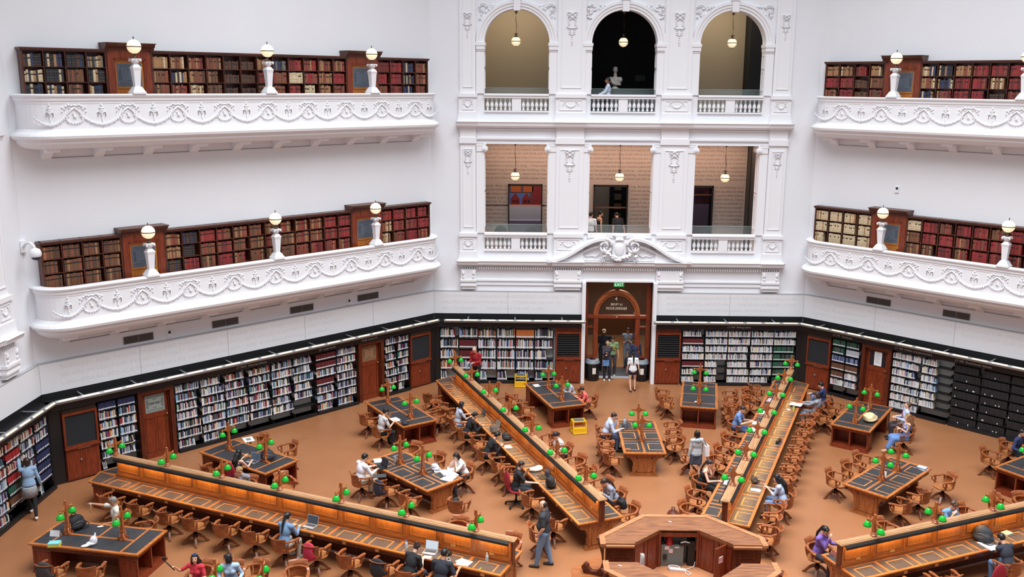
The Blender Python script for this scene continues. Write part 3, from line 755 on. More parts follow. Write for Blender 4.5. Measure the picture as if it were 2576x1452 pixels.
# left wall
def fl_main(r, i):
    if r == 0: return 'warm' if i in (4,) else 'mix'
    if r == 6: return ('mix', 1) if i in (0, 1) else (None if i > 3 else ('mix', .8))
    if r == 5 and i > 5: return None
    return 'mix'
cupboard('left', -6.75, -5.78, 'tall cupboard with black notice board at the left corner, left wall')
low_case('left', -5.74, -4.6, 7, 'black shelving between the corner cupboard and the staff only door', lambda r, i: ['navy', 'mix', 'mix', 'mix', 'mix', 'mix', ('pale', .3)][r] if i == 0 else ['navy', 'mix', 'mix', 'mix', 'mix', 'mix', None][r], 2,
         single=['left shelves beside staff door', 'right shelves beside staff door'], seed=21)
low_door('left', -4.0, 'wooden staff only door with frosted glass, left wall', FROST, 'STAFF ONLY')
low_case('left', -3.4, 1.6, 7, 'long black shelving of mixed books right of the staff only door', lambda r, i: (None if (r == 6 and i > 1) or (r == 5 and i == 5) else (('mix', .7) if (r == 6) else ('warm' if (r == 0 and i == 3) else 'mix'))), 6, single=['first bay right of staff door'], seed=22)
low_case('left', 1.66, 3.36, 7, 'black shelving with maroon sets beside the study room door', lambda r, i: ('maroon' if r in (0, 1) and i == 0 else (('maroon', .9) if (r, i) == (3, 0) else (('mix', .8) if r == 6 else 'mix'))), 2, seed=23)
low_door('left', 4.0, 'wooden study room door with amber glass, left wall', AMBG)
low_case('left', 4.64, 5.74, 7, 'narrow black shelving between the study room door and the corner', lambda r, i: 'mix' if r < 6 else ('mix', .6), 2, seed=24)
cupboard('left', 5.8, 6.76, 'tall cupboard with black notice board at the right corner, left wall')
# back wall
low_case('back', -6.92, -2.5, 5, 'black shelving left of the entrance, white books and a red set', lambda r, i: [['mix','mix','warm','mix','orange','mix'],['mix','maroon','mix','mix','mix','mix'],['mix','maroon','mix','mix','mix',('mix',.7)],['warm','mix','mix','mix','mix','mix'],[('mix',.4),None,('mix',.5),('mix',.6),('mix',.8),('mix',.5)]][r][i], 6, seed=31)
cupboard('back', -2.42, -1.44, 'louvred cupboard immediately left of the entrance', True)
cupboard('back', 1.48, 2.44, 'louvred cupboard immediately right of the entrance', True)
low_case('back', 2.5, 6.92, 7, 'black shelving right of the entrance, green volumes at its right end', lambda r, i: (['green' if r > 1 else 'pale', ][0] if i == 4 else ('maroon' if (i == 0 and r in (1, 4)) else (('pale', .6) if (r in (4, 5, 6) and i in (1, 0)) else 'pale'))), 5, seed=32)
# right wall
cupboard('right', -6.76, -5.8, 'tall cupboard with black notice board at the left corner, right wall')
low_case('right', -5.74, -4.64, 7, 'narrow black shelving with green and brown sets, right wall', lambda r, i: ['green', 'green' if i == 0 else 'grey', 'blue', 'brown', 'brown' if i == 0 else 'pale', 'pale', None][r], 2, seed=41)
low_door('right', -4.0, 'wooden door with a paper notice on its dark glass, right wall', DKG, notice=True)
low_case('right', -3.4, -1.3, 7, 'black shelving of pale books right of the notice door', lambda r, i: ('pale' if i == 0 else (('pale', .55) if r < 6 else None)), 2, seed=42)
low_case('right', -1.24, 3.4, 7, 'black shelving of uniform black volumes, right wall', lambda r, i: 'black' if i < 3 else 'blgr', 5, seed=43)
# far left wall
low_case('far_left', 2.5, 6.92, 7, 'black shelving on the far left wall, in reach of the woman in denim', lambda r, i: [['warm','mix','warm','warm','warm','mix'],['warm','mix','mix','red','mix','mix'],['mix','mix','mix','warm','mix','navy'],['mix','mix','mix','red','mix','navy'],['mix','mix','mix','green','mix','navy'],['mix','mix','mix','brown','mix','navy'],['mix','mix','mix',None,None,('mix',.3)]][r][i], 6,
         single=[None, None, None, 'fourth bay, far left wall', 'fifth bay, far left wall', 'corner bay, far left wall'], seed=51)
def finish_rest():
    REST_L.build('library_books', LM+[LABELM], kind='stuff', label='rows of books with white spine labels filling the lower shelves', cat='books')
    REST_G.build('bound_volumes', GMt+[GILT, DLAB], kind='stuff', label='rows of old bound volumes filling the gallery bookcases', cat='books')
finish_rest()

for f_ in FA:
    m = MB(); q_ = 6.77 if f_ in ('left', 'right') else 6.93; m.box(-7.3, -q_, -.3, 0, 0, 2.5); m.box(q_, 7.3, -.3, 0, 0, 2.5); m.build('trim_15', SHB, world=FM(f_), kind='structure', label='black filler panels in the corners of the shelving')
# stray books on the shelf ends and low steps
def frieze(face, x0, x1, nseg, gap=None):
    F = FM(face)
    m = MB(); m.box(x0, x1, -.1, 0, 2.5, 2.76); m.box(x0, x1, -.44, 0, 2.27, 2.5); m.box(x0, x1, -.48, 0, 2.47, 2.52)
    m.build('trim_8', SHB, world=F, kind='structure', label='black header board above the shelves')
    m = MB(); m.box(x0, x1, -.13, 0, 2.74, 3.62); m.build('trim_9', PANELW, world=F, kind='structure', label='white frieze panel with faint quotations')
    m = MB()
    for i in range(1, nseg):
        x = x0+(x1-x0)*i/nseg; m.box(x-.006, x+.006, -.134, -.13, 2.74, 3.62)
    m.box(x0, x1, -.14, -.0, 3.62, 3.64); m.build('trim_10', mat('panel_joint', (176, 174, 176), .6), world=F, kind='structure')
frieze('left', -7.15, 7.15, 5); frieze('right', -7.15, 7.15, 5); frieze('back', -7.15, -1.42, 2); frieze('back', 1.46, 7.15, 2); frieze('far_left', -7.15, 7.15, 5)
def track(face, x0, x1, desc):
    F = FM(face); t = thing('shelf_light_rail', F @ Matrix.Translation((x0, 0, 0)), desc, 'light')
    W = x1-x0
    m = MB(); m.prismx([(-.62, 2.5), (-.5, 2.5), (-.5, 2.6), (-.6, 2.62), (-.66, 2.57)], 0, W); m.build('rail', GREYM, t)
    m = MB(); n = max(2, int(W/.62))
    for i in range(n):
        a = W*(i+.1)/n; b = W*(i+.9)/n; m.prismx([(-.612, 2.622), (-.655, 2.578), (-.66, 2.583), (-.617, 2.627)], a, b)
    m.build('tube_light', mat('tube_light', (226, 216, 196), .4, emis=(255, 232, 196), estr=.22), t)
    a0 = None
    for i in range(max(2, int(W/1.45))):
        x = W*(i+.5)/max(2, int(W/1.45))
        m = MB(); m.cbox((x, -.34, 2.6), (.05, .5, .02), radians(0)); m.build('bracket', GREYM, t)
track('left', -6.95, 7.0, 'long light rail over the shelves of the left wall'); track('right', -7.0, 6.95, 'long light rail over the shelves of the right wall')
track('back', -6.72, -1.28, 'light rail over the shelves left of the entrance'); track('back', 1.34, 6.9, 'light rail over the shelves right of the entrance'); track('far_left', -1, 6.95, 'light rail over the shelves of the far left wall')
SIGNT = mat('sign_text', (206, 206, 200), .6)
RX = Matrix.Rotation(pi/2, 4, 'X')
def wall_text(face, x, d, z, s, size, mt, name='shelf_sign', lab=None, cat='sign', width=None, align='LEFT', ext=.002, kind=None, shear=0):
    return text_mesh(s, size, FM(face) @ Matrix.Translation((x, d, z)) @ RX, mt, name, None, align, ext=ext, width=width, label=lab, cat=cat if not kind else None, kind=kind, shear=shear)
for f, x, s, l in (('left', -1.35, 'LT 994.5  Victorian history', 'shelf sign reading LT 994.5 Victorian history'), ('left', 1.75, 'LIV  Large books', 'shelf sign reading LIV Large books'), ('left', 3.55, 'Study rooms 2-3', 'sign reading Study rooms 2-3 above a door'),
                   ('back', 4.2, 'LT 000  Bibliographies', 'shelf sign reading LT 000 Bibliographies'), ('right', -5.7, 'LT 319  Yearbooks', 'shelf sign reading LT 319 Yearbooks'), ('right', -3.3, 'LT 320  Politics and government', 'shelf sign reading LT 320 Politics and government'), ('right', -1.2, 'LT 328  Government debates', 'shelf sign on the header above the black volumes')):
    wall_text(f, x, -.446, 2.34, s, .1, SIGNT, lab=l)
FAINT = mat('faint_lettering', (223, 222, 224), .6)
def quote(face, x, lines, size=.15, z=3.4, dz=.24, width=None):
    for i, s in enumerate(lines): wall_text(face, x, -.133, z-i*dz, s, size, FAINT, 'trim_11', kind='structure', lab='faint raised quotation on the white frieze', width=width*len(s)/max(len(q_) for q_ in lines), ext=.001)
quote('back', -6.85, ['THE DOME AND ITS ASCENDING GALLERIES SEEMED LIKE A GIANT BRAIN,', 'VAULTING TOWARDS THE HEAVENS      STORIES ARE THE WAY TO', 'FEEL YOU BELONG         NOBODY HAS THE LAST WORD'], width=5.2)
quote('back', 1.85, ['BOOKS ARE THE THREADS FROM WHICH THE FABRIC OF OUR CULTURE', 'AND CIVILIZATION ARE WOVEN       ONE READS IN ORDER TO ASK', 'QUESTIONS      BOOKS, THE CHILDREN OF THE BRAIN'], width=5.0)
quote('left', -6.6, ['BLESSED ARE THOSE WHO ARE PRIVILEGED TO READ THAT THEY LIKE   ONE MUST', 'BE AN INVENTOR TO READ WELL   DREAMS, BOOKS, ARE EACH A WORLD; AND BOOKS', 'UNIVERSAL EDUCATION AS A LIFE LONG PROCESS   ARE A SUBSTANTIAL WORLD'], width=9.5)
quote('right', -6.8, ['THE STREAM OF BOOKS FLOWS THROUGH ALL OUR READING LIVES', 'HALF A LIBRARY TO MAKE ONE BOOK   HISTORY OF IDEAS', 'OPEN ACCESS TO ALL'], width=9.0)
# vents and small devices on the walls
def wall_vent(face, x, lab):
    t = thing('wall_vent', FM(face, x, 0, 3.84), lab, 'vent', 'dark grilles under the balconies')
    m = MB(); m.box(-.46, .46, -.02, 0, -.12, .12); m.build('frame', GREYM, t)
    m = MB(); m.box(-.44, -.01, -.028, -.02, -.105, .105); m.box(.01, .44, -.028, -.02, -.105, .105); m.build('grille', mat('dark_grille', (72, 68, 64), .6), t)
for f, xs in (('left', (-4.25, -1.42, 1.41, 4.17)), ('right', (-4.26, -1.48, 1.4))):
    for i, x in enumerate(xs): wall_vent(f, x, 'dark rectangular grille, %s from the left under the %s balcony' % (ordn(i), f))
for f, x, z, l in (('left', -3.3, 3.82, 'small white thermostat beside the first grille, left wall'), ('left', 3.33, 3.78, 'small white thermostat between the right grilles, left wall'), ('right', -3.95, 7.95, 'small white sensor box high on the right wall')):
    t = thing('thermostat', FM(f, x, 0, z), l, 'thermostat'); m = MB(); m.box(-.07, .07, -.04, 0, -.11, .11); m.build('box', WHITE, t); m = MB(); m.box(-.035, .045, -.045, -.04, .0, .08); m.build('display', BLACK, t)
t = thing('security_camera', FM('left', -7.19, -.0, 7.02), 'white dome security camera on a curved arm, far left corner', 'camera')
m = MB(); m.box(-.1, .06, -.12, 0, -.16, .16); m.build('mount', WHITE, t)
m = MB(); m.tube([(-.02, -.1, .0), (0, -.3, .12), (.04, -.5, .15), (.08, -.62, .08), (.1, -.66, -.02)], .035, 8); m.build('arm', WHITE, t)
m = MB(); m.lathe([(.05, .12), (.12, .08), (.15, 0), (.15, -.08), (.13, -.12)], (.1, -.66, -.1), 16); m.build('housing', WHITE, t)
m = MB(); m.sphere((.1, -.66, -.22), (.12, .12, .1), 14, 10); m.build('lens_dome', mat('blue_black_glass', (30, 36, 70), .1), t)
# ================================================================== rooms behind the facade
FB = FM('back')
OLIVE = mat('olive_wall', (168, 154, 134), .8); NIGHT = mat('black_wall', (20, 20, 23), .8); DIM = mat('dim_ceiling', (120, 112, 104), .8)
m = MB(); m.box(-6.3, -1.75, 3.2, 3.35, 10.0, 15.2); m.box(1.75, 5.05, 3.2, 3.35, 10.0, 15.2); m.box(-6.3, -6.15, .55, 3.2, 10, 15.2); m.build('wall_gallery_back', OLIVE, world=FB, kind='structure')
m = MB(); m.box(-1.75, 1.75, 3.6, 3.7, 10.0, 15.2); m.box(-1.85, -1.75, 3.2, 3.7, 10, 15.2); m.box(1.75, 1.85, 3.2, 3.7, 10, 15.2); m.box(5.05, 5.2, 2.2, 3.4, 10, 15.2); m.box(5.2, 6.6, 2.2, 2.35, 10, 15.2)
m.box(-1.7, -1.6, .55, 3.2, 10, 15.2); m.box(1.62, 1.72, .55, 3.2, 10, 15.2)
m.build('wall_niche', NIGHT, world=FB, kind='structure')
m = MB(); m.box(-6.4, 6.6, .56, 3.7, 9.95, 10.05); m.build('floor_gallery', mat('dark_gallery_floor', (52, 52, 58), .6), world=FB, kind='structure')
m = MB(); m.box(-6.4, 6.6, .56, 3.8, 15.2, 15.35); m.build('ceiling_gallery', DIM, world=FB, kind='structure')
GLS = mat('clear_glass', (200, 214, 214), .03, alpha=.12)
for c, q in zip(C3, ('left', 'middle', 'right')):
    for y, z0, z1, s in ((1.15, 10.05, 11.32, 'upper'), (1.15, 4.8, 6.05, 'lower')):
        t = thing('glass_barrier', FB @ Matrix.Translation((c, y, z0)), 'clear glass barrier behind the %s balustrade, %s storey' % (q, s), 'glass barrier')
        m = MB(); m.box(-1.35, 1.35, 0, .015, 0, z1-z0); m.build('pane', GLS, t); m = MB(); m.box(-1.35, 1.35, -.01, .025, z1-z0, z1-z0+.02); m.build('top_edge', mat('glass_edge', (150, 168, 166), .3), t)
# lower room with lettered wall
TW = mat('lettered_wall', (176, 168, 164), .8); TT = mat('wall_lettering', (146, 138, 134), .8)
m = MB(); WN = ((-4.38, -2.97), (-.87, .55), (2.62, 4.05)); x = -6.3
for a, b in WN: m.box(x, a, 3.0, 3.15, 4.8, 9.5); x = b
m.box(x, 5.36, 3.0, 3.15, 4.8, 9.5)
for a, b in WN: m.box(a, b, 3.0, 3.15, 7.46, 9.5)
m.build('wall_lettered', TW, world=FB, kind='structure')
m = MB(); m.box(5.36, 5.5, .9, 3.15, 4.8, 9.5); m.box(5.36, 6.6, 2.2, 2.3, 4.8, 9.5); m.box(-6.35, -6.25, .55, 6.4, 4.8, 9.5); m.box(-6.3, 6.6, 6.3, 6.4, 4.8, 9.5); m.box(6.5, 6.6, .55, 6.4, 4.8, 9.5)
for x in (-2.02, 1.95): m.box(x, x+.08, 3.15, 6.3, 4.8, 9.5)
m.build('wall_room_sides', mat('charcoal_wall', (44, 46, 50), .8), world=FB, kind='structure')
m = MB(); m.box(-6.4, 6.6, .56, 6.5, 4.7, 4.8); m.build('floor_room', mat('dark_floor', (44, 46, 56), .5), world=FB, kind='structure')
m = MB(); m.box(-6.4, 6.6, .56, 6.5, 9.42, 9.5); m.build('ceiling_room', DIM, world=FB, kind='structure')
LINES = [['ly know the real reason why to really know what','ough to know it after it has lasted, anybody of course','I always have wondered do still think and wonder as','er day and I said remember that if you have to use str','but just common-place and a common-place thing does','t be mistaken in saying this thing.   What makes a thing','ey stopped long enough to feel anything. Has anything','nay be there is there can be, there will be there can be','lience is not alike or is it mostly either one that is e'],
         ['ing interest reality imagination and concentration','to really know why now well it is not easy it really','told somehow enough the thing to be told or is it the','to say by strain existing in the words that you are use','makes a common place thing a common-place thing','or written what makes this thing a common place thing','enough to feel anything there is it not so.   Let me give','e or again is not an anybody is anything. Anything is','at is really not anything we have found out that it is'],
         ['most difficult thing to do. Of course it is','now anything about this thing. I always have','g.   One of you brought me poetry to read','ecomes common-place not ordinary that is','Let me say that so that you that is I cannot','they said anything that is even supposing','any two things and that to is the audience','That is what any one is to do know that','is that one thing. What of the audience and']]
L2 = [['anybody that is','tly extraordinary','ho hear them tell','in audience is by a','myself be it to','yself having had it','and then I found','history although','t but this I know','will do.   Writing','riting now.'], ['eve','how','it o','sim','my','with','out','per','any','was','writ'],
      ['ing. Anybody can','that an audience i','I have really found','been without it','being it to myself','had it that is not','sonnets and really','believe it even if','to tell which is not','in it even if I was','so that, but'],
      ['in audience it is','and yet after all what','a good deal about','been with it. I have','came suddenly to','audience but myself','something to do','do. Then listen while','of it. But nevertheless','was not talking as I','your common sense']]
for col, (x, w) in enumerate(((-5.5, 3.2), (-1.45, 3.0), (2.55, 2.75))):
    for i, s in enumerate(LINES[col]): wall_text('back', x, 2.995, 9.0-i*.165, s, .13, TT, 'trim_12', kind='structure', lab='grey sentences lettered across the wall', width=w)
for col, (x, w) in enumerate(((-5.6, 1.15), (-2.88, .5), (.65, 1.15), (4.12, 1.15))):
    for i, s in enumerate(L2[col]): wall_text('back', x, 2.995, 7.36-i*.165, s, .12, TT, 'trim_13', kind='structure', lab='grey sentences lettered beside the windows', width=w if col != 1 else None)
m = MB()
for a, b in WN:
    m.box(a, a+.05, 2.94, 3.15, 4.8, 7.46); m.box(b-.05, b, 2.94, 3.15, 4.8, 7.46); m.box(a, b, 2.94, 3.15, 7.38, 7.46)
m.build('window_1', BLACK, world=FB, kind='structure', label='black framed openings in the lettered wall')
def exhibit():
    t = thing('mural', FB @ Matrix.Translation((-3.9, 6.28, 0)), 'colourful mural of orange and red houses in the left lower room', 'mural')
    c = {'o': (214, 104, 50), 'r': (160, 52, 52), 'g': (96, 90, 104), 'l': (208, 206, 214), 'b': (110, 130, 190), 'k': (30, 30, 36), 'v': (176, 160, 190), 'w': (226, 224, 230)}
    def P_(x0, x1, z0, z1, k, y=-.02): m = MB(); m.box(x0, x1, y, 0, z0, z1); m.build('painted_panel', mat('mural_'+k, c[k], .6), t)
    P_(-1.2, 2.4, 4.9, 8.4, 'w', -.005); P_(-1.1, 1.2, 6.2, 8.1, 'g', -.01)
    for i in range(3): P_(-1.0+.55*i, -.55+.55*i, 7.35, 7.85, 'o'); P_(-1.0+.55*i, -.55+.55*i, 6.75, 7.05, 'o')
    P_(.5, 1.0, 6.2, 7.2, 'r'); P_(-1.1, .4, 6.2, 6.7, 'b')
    for i in range(3):
        m = MB(); x = -.95+.5*i; m.prismy([(x, 6.2), (x+.4, 6.2), (x+.4, 6.45), (x+.2, 6.72), (x, 6.45)], -.03, -.02); m.build('painted_house', mat('mural_r', c['r'], .6), t)
        for q in (.1, .25): m = MB(); m.box(x+q, x+q+.07, -.035, -.03, 6.28, 6.4); m.build('painted_window', mat('mural_k', c['k'], .6), t)
        for q in (.05, .28): m = MB(); m.box(-1.0+.55*i+q, -.95+.55*i+q, -.025, -.02, 7.5, 7.6); m.build('painted_window', MATS['mural_k'], t)
    t2 = thing('display_bench', FB @ Matrix.Translation((-3.7, 5.0, 4.8)), 'pale lilac display bench in front of the mural', 'bench')
    m = MB(); m.box(-1.6, 1.4, 0, .5, 0, .85); m.build('body', mat('mural_v', c['v'], .6), t2)
    m = MB(); m.box(-1.7, 1.5, -2.0, -1.95, 1.75, 1.8); m.build('handrail', mat('copper_rail', (206, 130, 90), .4), t2)
    t = thing('display_case', FB @ Matrix.Translation((-.1, 5.6, 4.8)), 'grey and cream display panels seen through the middle window', 'display')
    m = MB(); m.box(-1.2, .1, 0, .1, 0, 3.2); m.build('panel', mat('cream_panel', (190, 176, 160), .7), t); m = MB(); m.box(.15, 1.0, -.2, 0, .2, 2.8); m.build('cabinet', NIGHT, t)
    for i in range(5): m = MB(); m.box(.3, .6, -.22, -.2, .5+i*.42, .75+i*.42); m.build('picture', mat('small_pictures', (130, 110, 92), .6), t)
    m = MB(); m.box(-1.4, 1.4, -1.9, -1.85, 1.6, 1.66); m.build('handrail', MATS['copper_rail'], t)
    t = thing('painting', FB @ Matrix.Translation((3.0, 6.28, 0)), 'dark red and violet painting in the right lower room', 'painting')
    m = MB(); m.box(-.8, 1.5, -.03, 0, 4.9, 8.2); m.build('canvas', mat('violet_canvas', (92, 52, 66), .7, var=.5, scale=2), t); m = MB(); m.box(-.8, 1.5, -.05, -.03, 4.9, 6.3); m.build('lower_panel', mat('lilac_panel', (150, 130, 160), .7), t)
    m = MB(); m.box(-.8, 1.6, -2, -1.95, 6.9, 6.96); m.build('handrail', MATS['copper_rail'], t)
exhibit()
area_light('room_lamp_warm', FB @ Vector((0, 1.9, 9.38)), (0, 0, 0), 11, .5, 330, (1.0, .62, .42))
for x, p in ((-3.6, 90), (0, 22), (3.3, 30)): area_light('exhibition_lamp', FB @ Vector((x, 4.9, 9.3)), (0, 0, 0), 1.6, .6, p, (1.0, .9, .85))
area_light('gallery_lamp', FB @ Vector((-4.0, 1.6, 15.1)), (0, 0, 0), 2.5, .5, 110, (1.0, .85, .62)); area_light('gallery_lamp', FB @ Vector((3.6, 1.6, 15.1)), (0, 0, 0), 2.5, .5, 110, (1.0, .85, .62))
# hanging globes
BRZ = MATS['bronze']; p0 = None
for lv, zc, zt in (('upper', 13.05, 14.15), ('lower', 8.0, 9.28)):
    for c, q in zip((-4.05, -.02, 4.05), ('left', 'middle', 'right')):
        lb = 'lit globe pendant hanging in the %s opening of the %s storey' % (q, lv)
        t = thing('pendant_lamp', FB @ Matrix.Translation((c, .8, zc)), lb, 'lamp', 'globe pendants hanging in the facade openings')
        m = MB(); m.sphere((0,0,0), .175, 24, 16); m.build('globe', GLOBE, t)
        m = MB(); m.lathe([(.177,-.012),(.185,-.008),(.185,.008),(.177,.012)], (0,0,0), 24); m.lathe([(.03,-.2),(.02,-.17),(.04,-.16)], (0,0,0), 8); m.lathe([(.1,.15),(.06,.19),(.03,.2),(.03,.25),(.09,.27),(.03,.29)], (0,0,0), 12); m.build('band', BRZ, t)
        m = MB(); m.tube([(0,0,.28), (0.02,0,.5), (-.01,0,.8), (0,0,zt-zc)], .012, 6); m.build('rod', BRZ, t)
        m = MB(); m.lathe([(.02,-.1),(.05,-.05),(.07,0)], (0,0,zt-zc), 12); m.build('ceiling_rose', BRZ, t)
# marble bust
t = thing('marble_bust', FB @ Matrix.Translation((-.2, 1.9, 10.05)), 'white marble bust on a pedestal in the dark upper arch', 'bust')
MARB = mat('grey_marble', (196, 186, 178), .5, var=.05, scale=5)
m = MB(); m.box(-.26, .26, -.2, .2, 0, 1.28); m.build('plinth', NIGHT, t)
m = MB(); m.lathe([(.15,0),(.15,.03),(.1,.06),(.07,.1),(.1,.15)], (0,0,1.28), 16); m.build('socle', MARB, t)

# ------------------------------------------------------------------ entrance
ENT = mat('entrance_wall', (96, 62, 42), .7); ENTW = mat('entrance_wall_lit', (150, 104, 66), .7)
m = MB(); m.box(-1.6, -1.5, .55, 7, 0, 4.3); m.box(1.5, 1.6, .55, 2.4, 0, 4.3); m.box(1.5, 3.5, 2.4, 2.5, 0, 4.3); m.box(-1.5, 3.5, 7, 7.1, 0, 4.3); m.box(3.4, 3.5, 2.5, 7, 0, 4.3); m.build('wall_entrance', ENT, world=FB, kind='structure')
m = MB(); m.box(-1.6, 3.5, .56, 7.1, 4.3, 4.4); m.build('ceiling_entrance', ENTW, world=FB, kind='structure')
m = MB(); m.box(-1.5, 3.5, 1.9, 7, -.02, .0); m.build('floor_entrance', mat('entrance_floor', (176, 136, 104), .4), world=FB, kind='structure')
t = thing('door_mat', FB @ Matrix.Translation((0, 1.3, 0)), 'grey entrance mat just inside the doorway', 'mat'); m = MB(); m.box(-1.1, 1.2, -.6, .6, 0, .012); m.build('mat_surface', mat('grey_mat', (86, 84, 88), .9, var=.1, scale=50), t)
area_light('entrance_lamp', FB @ Vector((1.0, 3.4, 4.2)), (0, 0, 0), 1.2, 1.2, 130, (1.0, .78, .52))
area_light('vestibule_lamp', FB @ Vector((0, 1.3, 4.2)), (0, 0, 0), 1.0, .6, 30, (1.0, .85, .7))
m = MB(); m.box(-1.42, -1.28, -.32, .3, 0, 4.03); m.box(1.32, 1.46, -.32, .3, 0, 4.03); m.box(-1.42, 1.46, -.05, .3, 4.03, 4.1); m.build('trim_14', PLASTER, world=FB, kind='structure', label='white jambs of the entrance')
def portal():
    y = .3; t = thing('door_20', FB @ Matrix.Translation((0, y, 0)), 'wooden entrance portal with arched window', 'door'); t['kind'] = 'structure'
    m = MB(); m.box(-1.28, -1.15, 0, .16, 0, 3.98); m.box(1.14, 1.32, 0, .16, 0, 3.98); m.box(-1.15, 1.14, 0, .16, 3.92, 3.98); m.box(-.1, .06, .02, .12, 3.6, 3.92)
    m.box(-1.15, 1.14, -.04, .18, 2.5, 2.61); m.box(-.92, -.74, -.02, .16, 0, 2.5); m.box(.72, .9, -.02, .16, 0, 2.5)
    for a, b in ((-1.15, -.92), (.9, 1.14)): m.box(a, b, .02, .14, 0, .88); m.box(a, b, -.06, .16, .88, .95); m.box(a, b, .02, .14, 2.1, 2.16)
    m.build('door_frame', MAHOG, t)
    m = MB()
    for r0, r1, q in ((.72, .8, -.0), (.8, .92, -.05)):
        k = 28; vs = []; fs = []
        for i in range(k+1):
            a = pi*i/k
            for r_, y_ in ((r0, q), (r1, q), (r1, .14), (r0, .14)): vs.append((-.02+r_*cos(a), y_, 2.61+r_*1.12*sin(a)))
        for i in range(k):
            for j in range(4): fs.append((i*4+j, i*4+(j+1) % 4, (i+1)*4+(j+1) % 4, (i+1)*4+j))
        m.add(vs, fs)
    m.build('arch', wood('arch_wood', (128, 62, 30), (164, 88, 48)), t)
    m = MB(); m.box(-1.15, 1.14, .07, .08, 2.61, 3.92)
    for a, b in ((-1.15, -.92), (.9, 1.14)): m.box(a, b, .07, .08, .95, 2.5)
    m.build('glass', mat('portal_glass', (90, 80, 72), .05, alpha=.12), t)
    IV = mat('ivory_lettering', (226, 214, 190), .5); MX = Matrix.Diagonal((-1, 1, 1, 1))
    for s, x, z, sz, w, mir in (('4', -.05, 3.2, .2, None, False), ('LA TROBE', -.03, 3.0, .13, .46, True), ('READING ROOM', -.03, 2.83, .15, .8, True)):
        text_mesh(s, sz, Matrix.Translation((x, .06, z)) @ RX @ (MX if mir else Matrix.Identity(4)), IV, 'lettering', t, 'CENTER', width=w)
    m = MB(); m.cbox((.78, .62, 1.25), (.06, 1.0, 2.45), 0); m.build('open_leaf', DMAHOG, t)
    m = MB(); m.sphere((-.02, -.06, 2.56), .02, 8, 6); m.build('button', PAPER, t)
portal()
t = thing('exit_sign', FB @ Matrix.Translation((.01, .06, 3.92)), 'green illuminated EXIT sign above the entrance', 'sign')
m = MB(); m.box(-.2, .2, -.05, .05, -.09, .09); m.build('case', mat('exit_green', (16, 120, 60), .4, emis=(20, 170, 80), estr=.6), t)
text_mesh('EXIT', .17, Matrix.Translation((0, -.055, -.06)) @ RX, mat('exit_white', (240, 255, 245), .4, emis=(230, 255, 240), estr=.9), 'lettering', t, 'CENTER')
for x, q in ((-.93, 'left'), (1.01, 'right')):
    t = thing('waste_bin', TR(x, 17.62), 'black round bin with grey lid, %s side of the entrance' % q, 'bin')
    m = MB(); m.lathe([(.26,0),(.27,.02),(.28,.68),(.27,.7)], (0,0,0), 28); m.build('drum', mat('black_plastic', (20, 20, 22), .35), t)
    m = MB(); m.lathe([(.29,.69),(.3,.72),(.29,.76),(.26,.78),(.26,.83),(.24,.85),(.13,.86),(.12,.83),(.0,.83)], (0,0,0), 28); m.build('lid', mat('grey_plastic', (128, 136, 146), .4), t)
    m = MB(); m.lathe([(.118,.845),(.0,.846)], (0,0,0), 20); m.build('opening', BLACK, t)
    m = MB()
    for i in range(6):
        a0 = -pi/2-.25+(.5*i/6)+(.2 if q == 'left' else 0); a1 = a0+.5/6
        m.add([(.283*cos(a0), .283*sin(a0), .3), (.283*cos(a1), .283*sin(a1), .3), (.285*cos(a1), .285*sin(a1), .55), (.285*cos(a0), .285*sin(a0), .55)], [(0,1,2,3)])
    m.build('notice', mat('bin_notice', (232, 224, 214), .6), t)
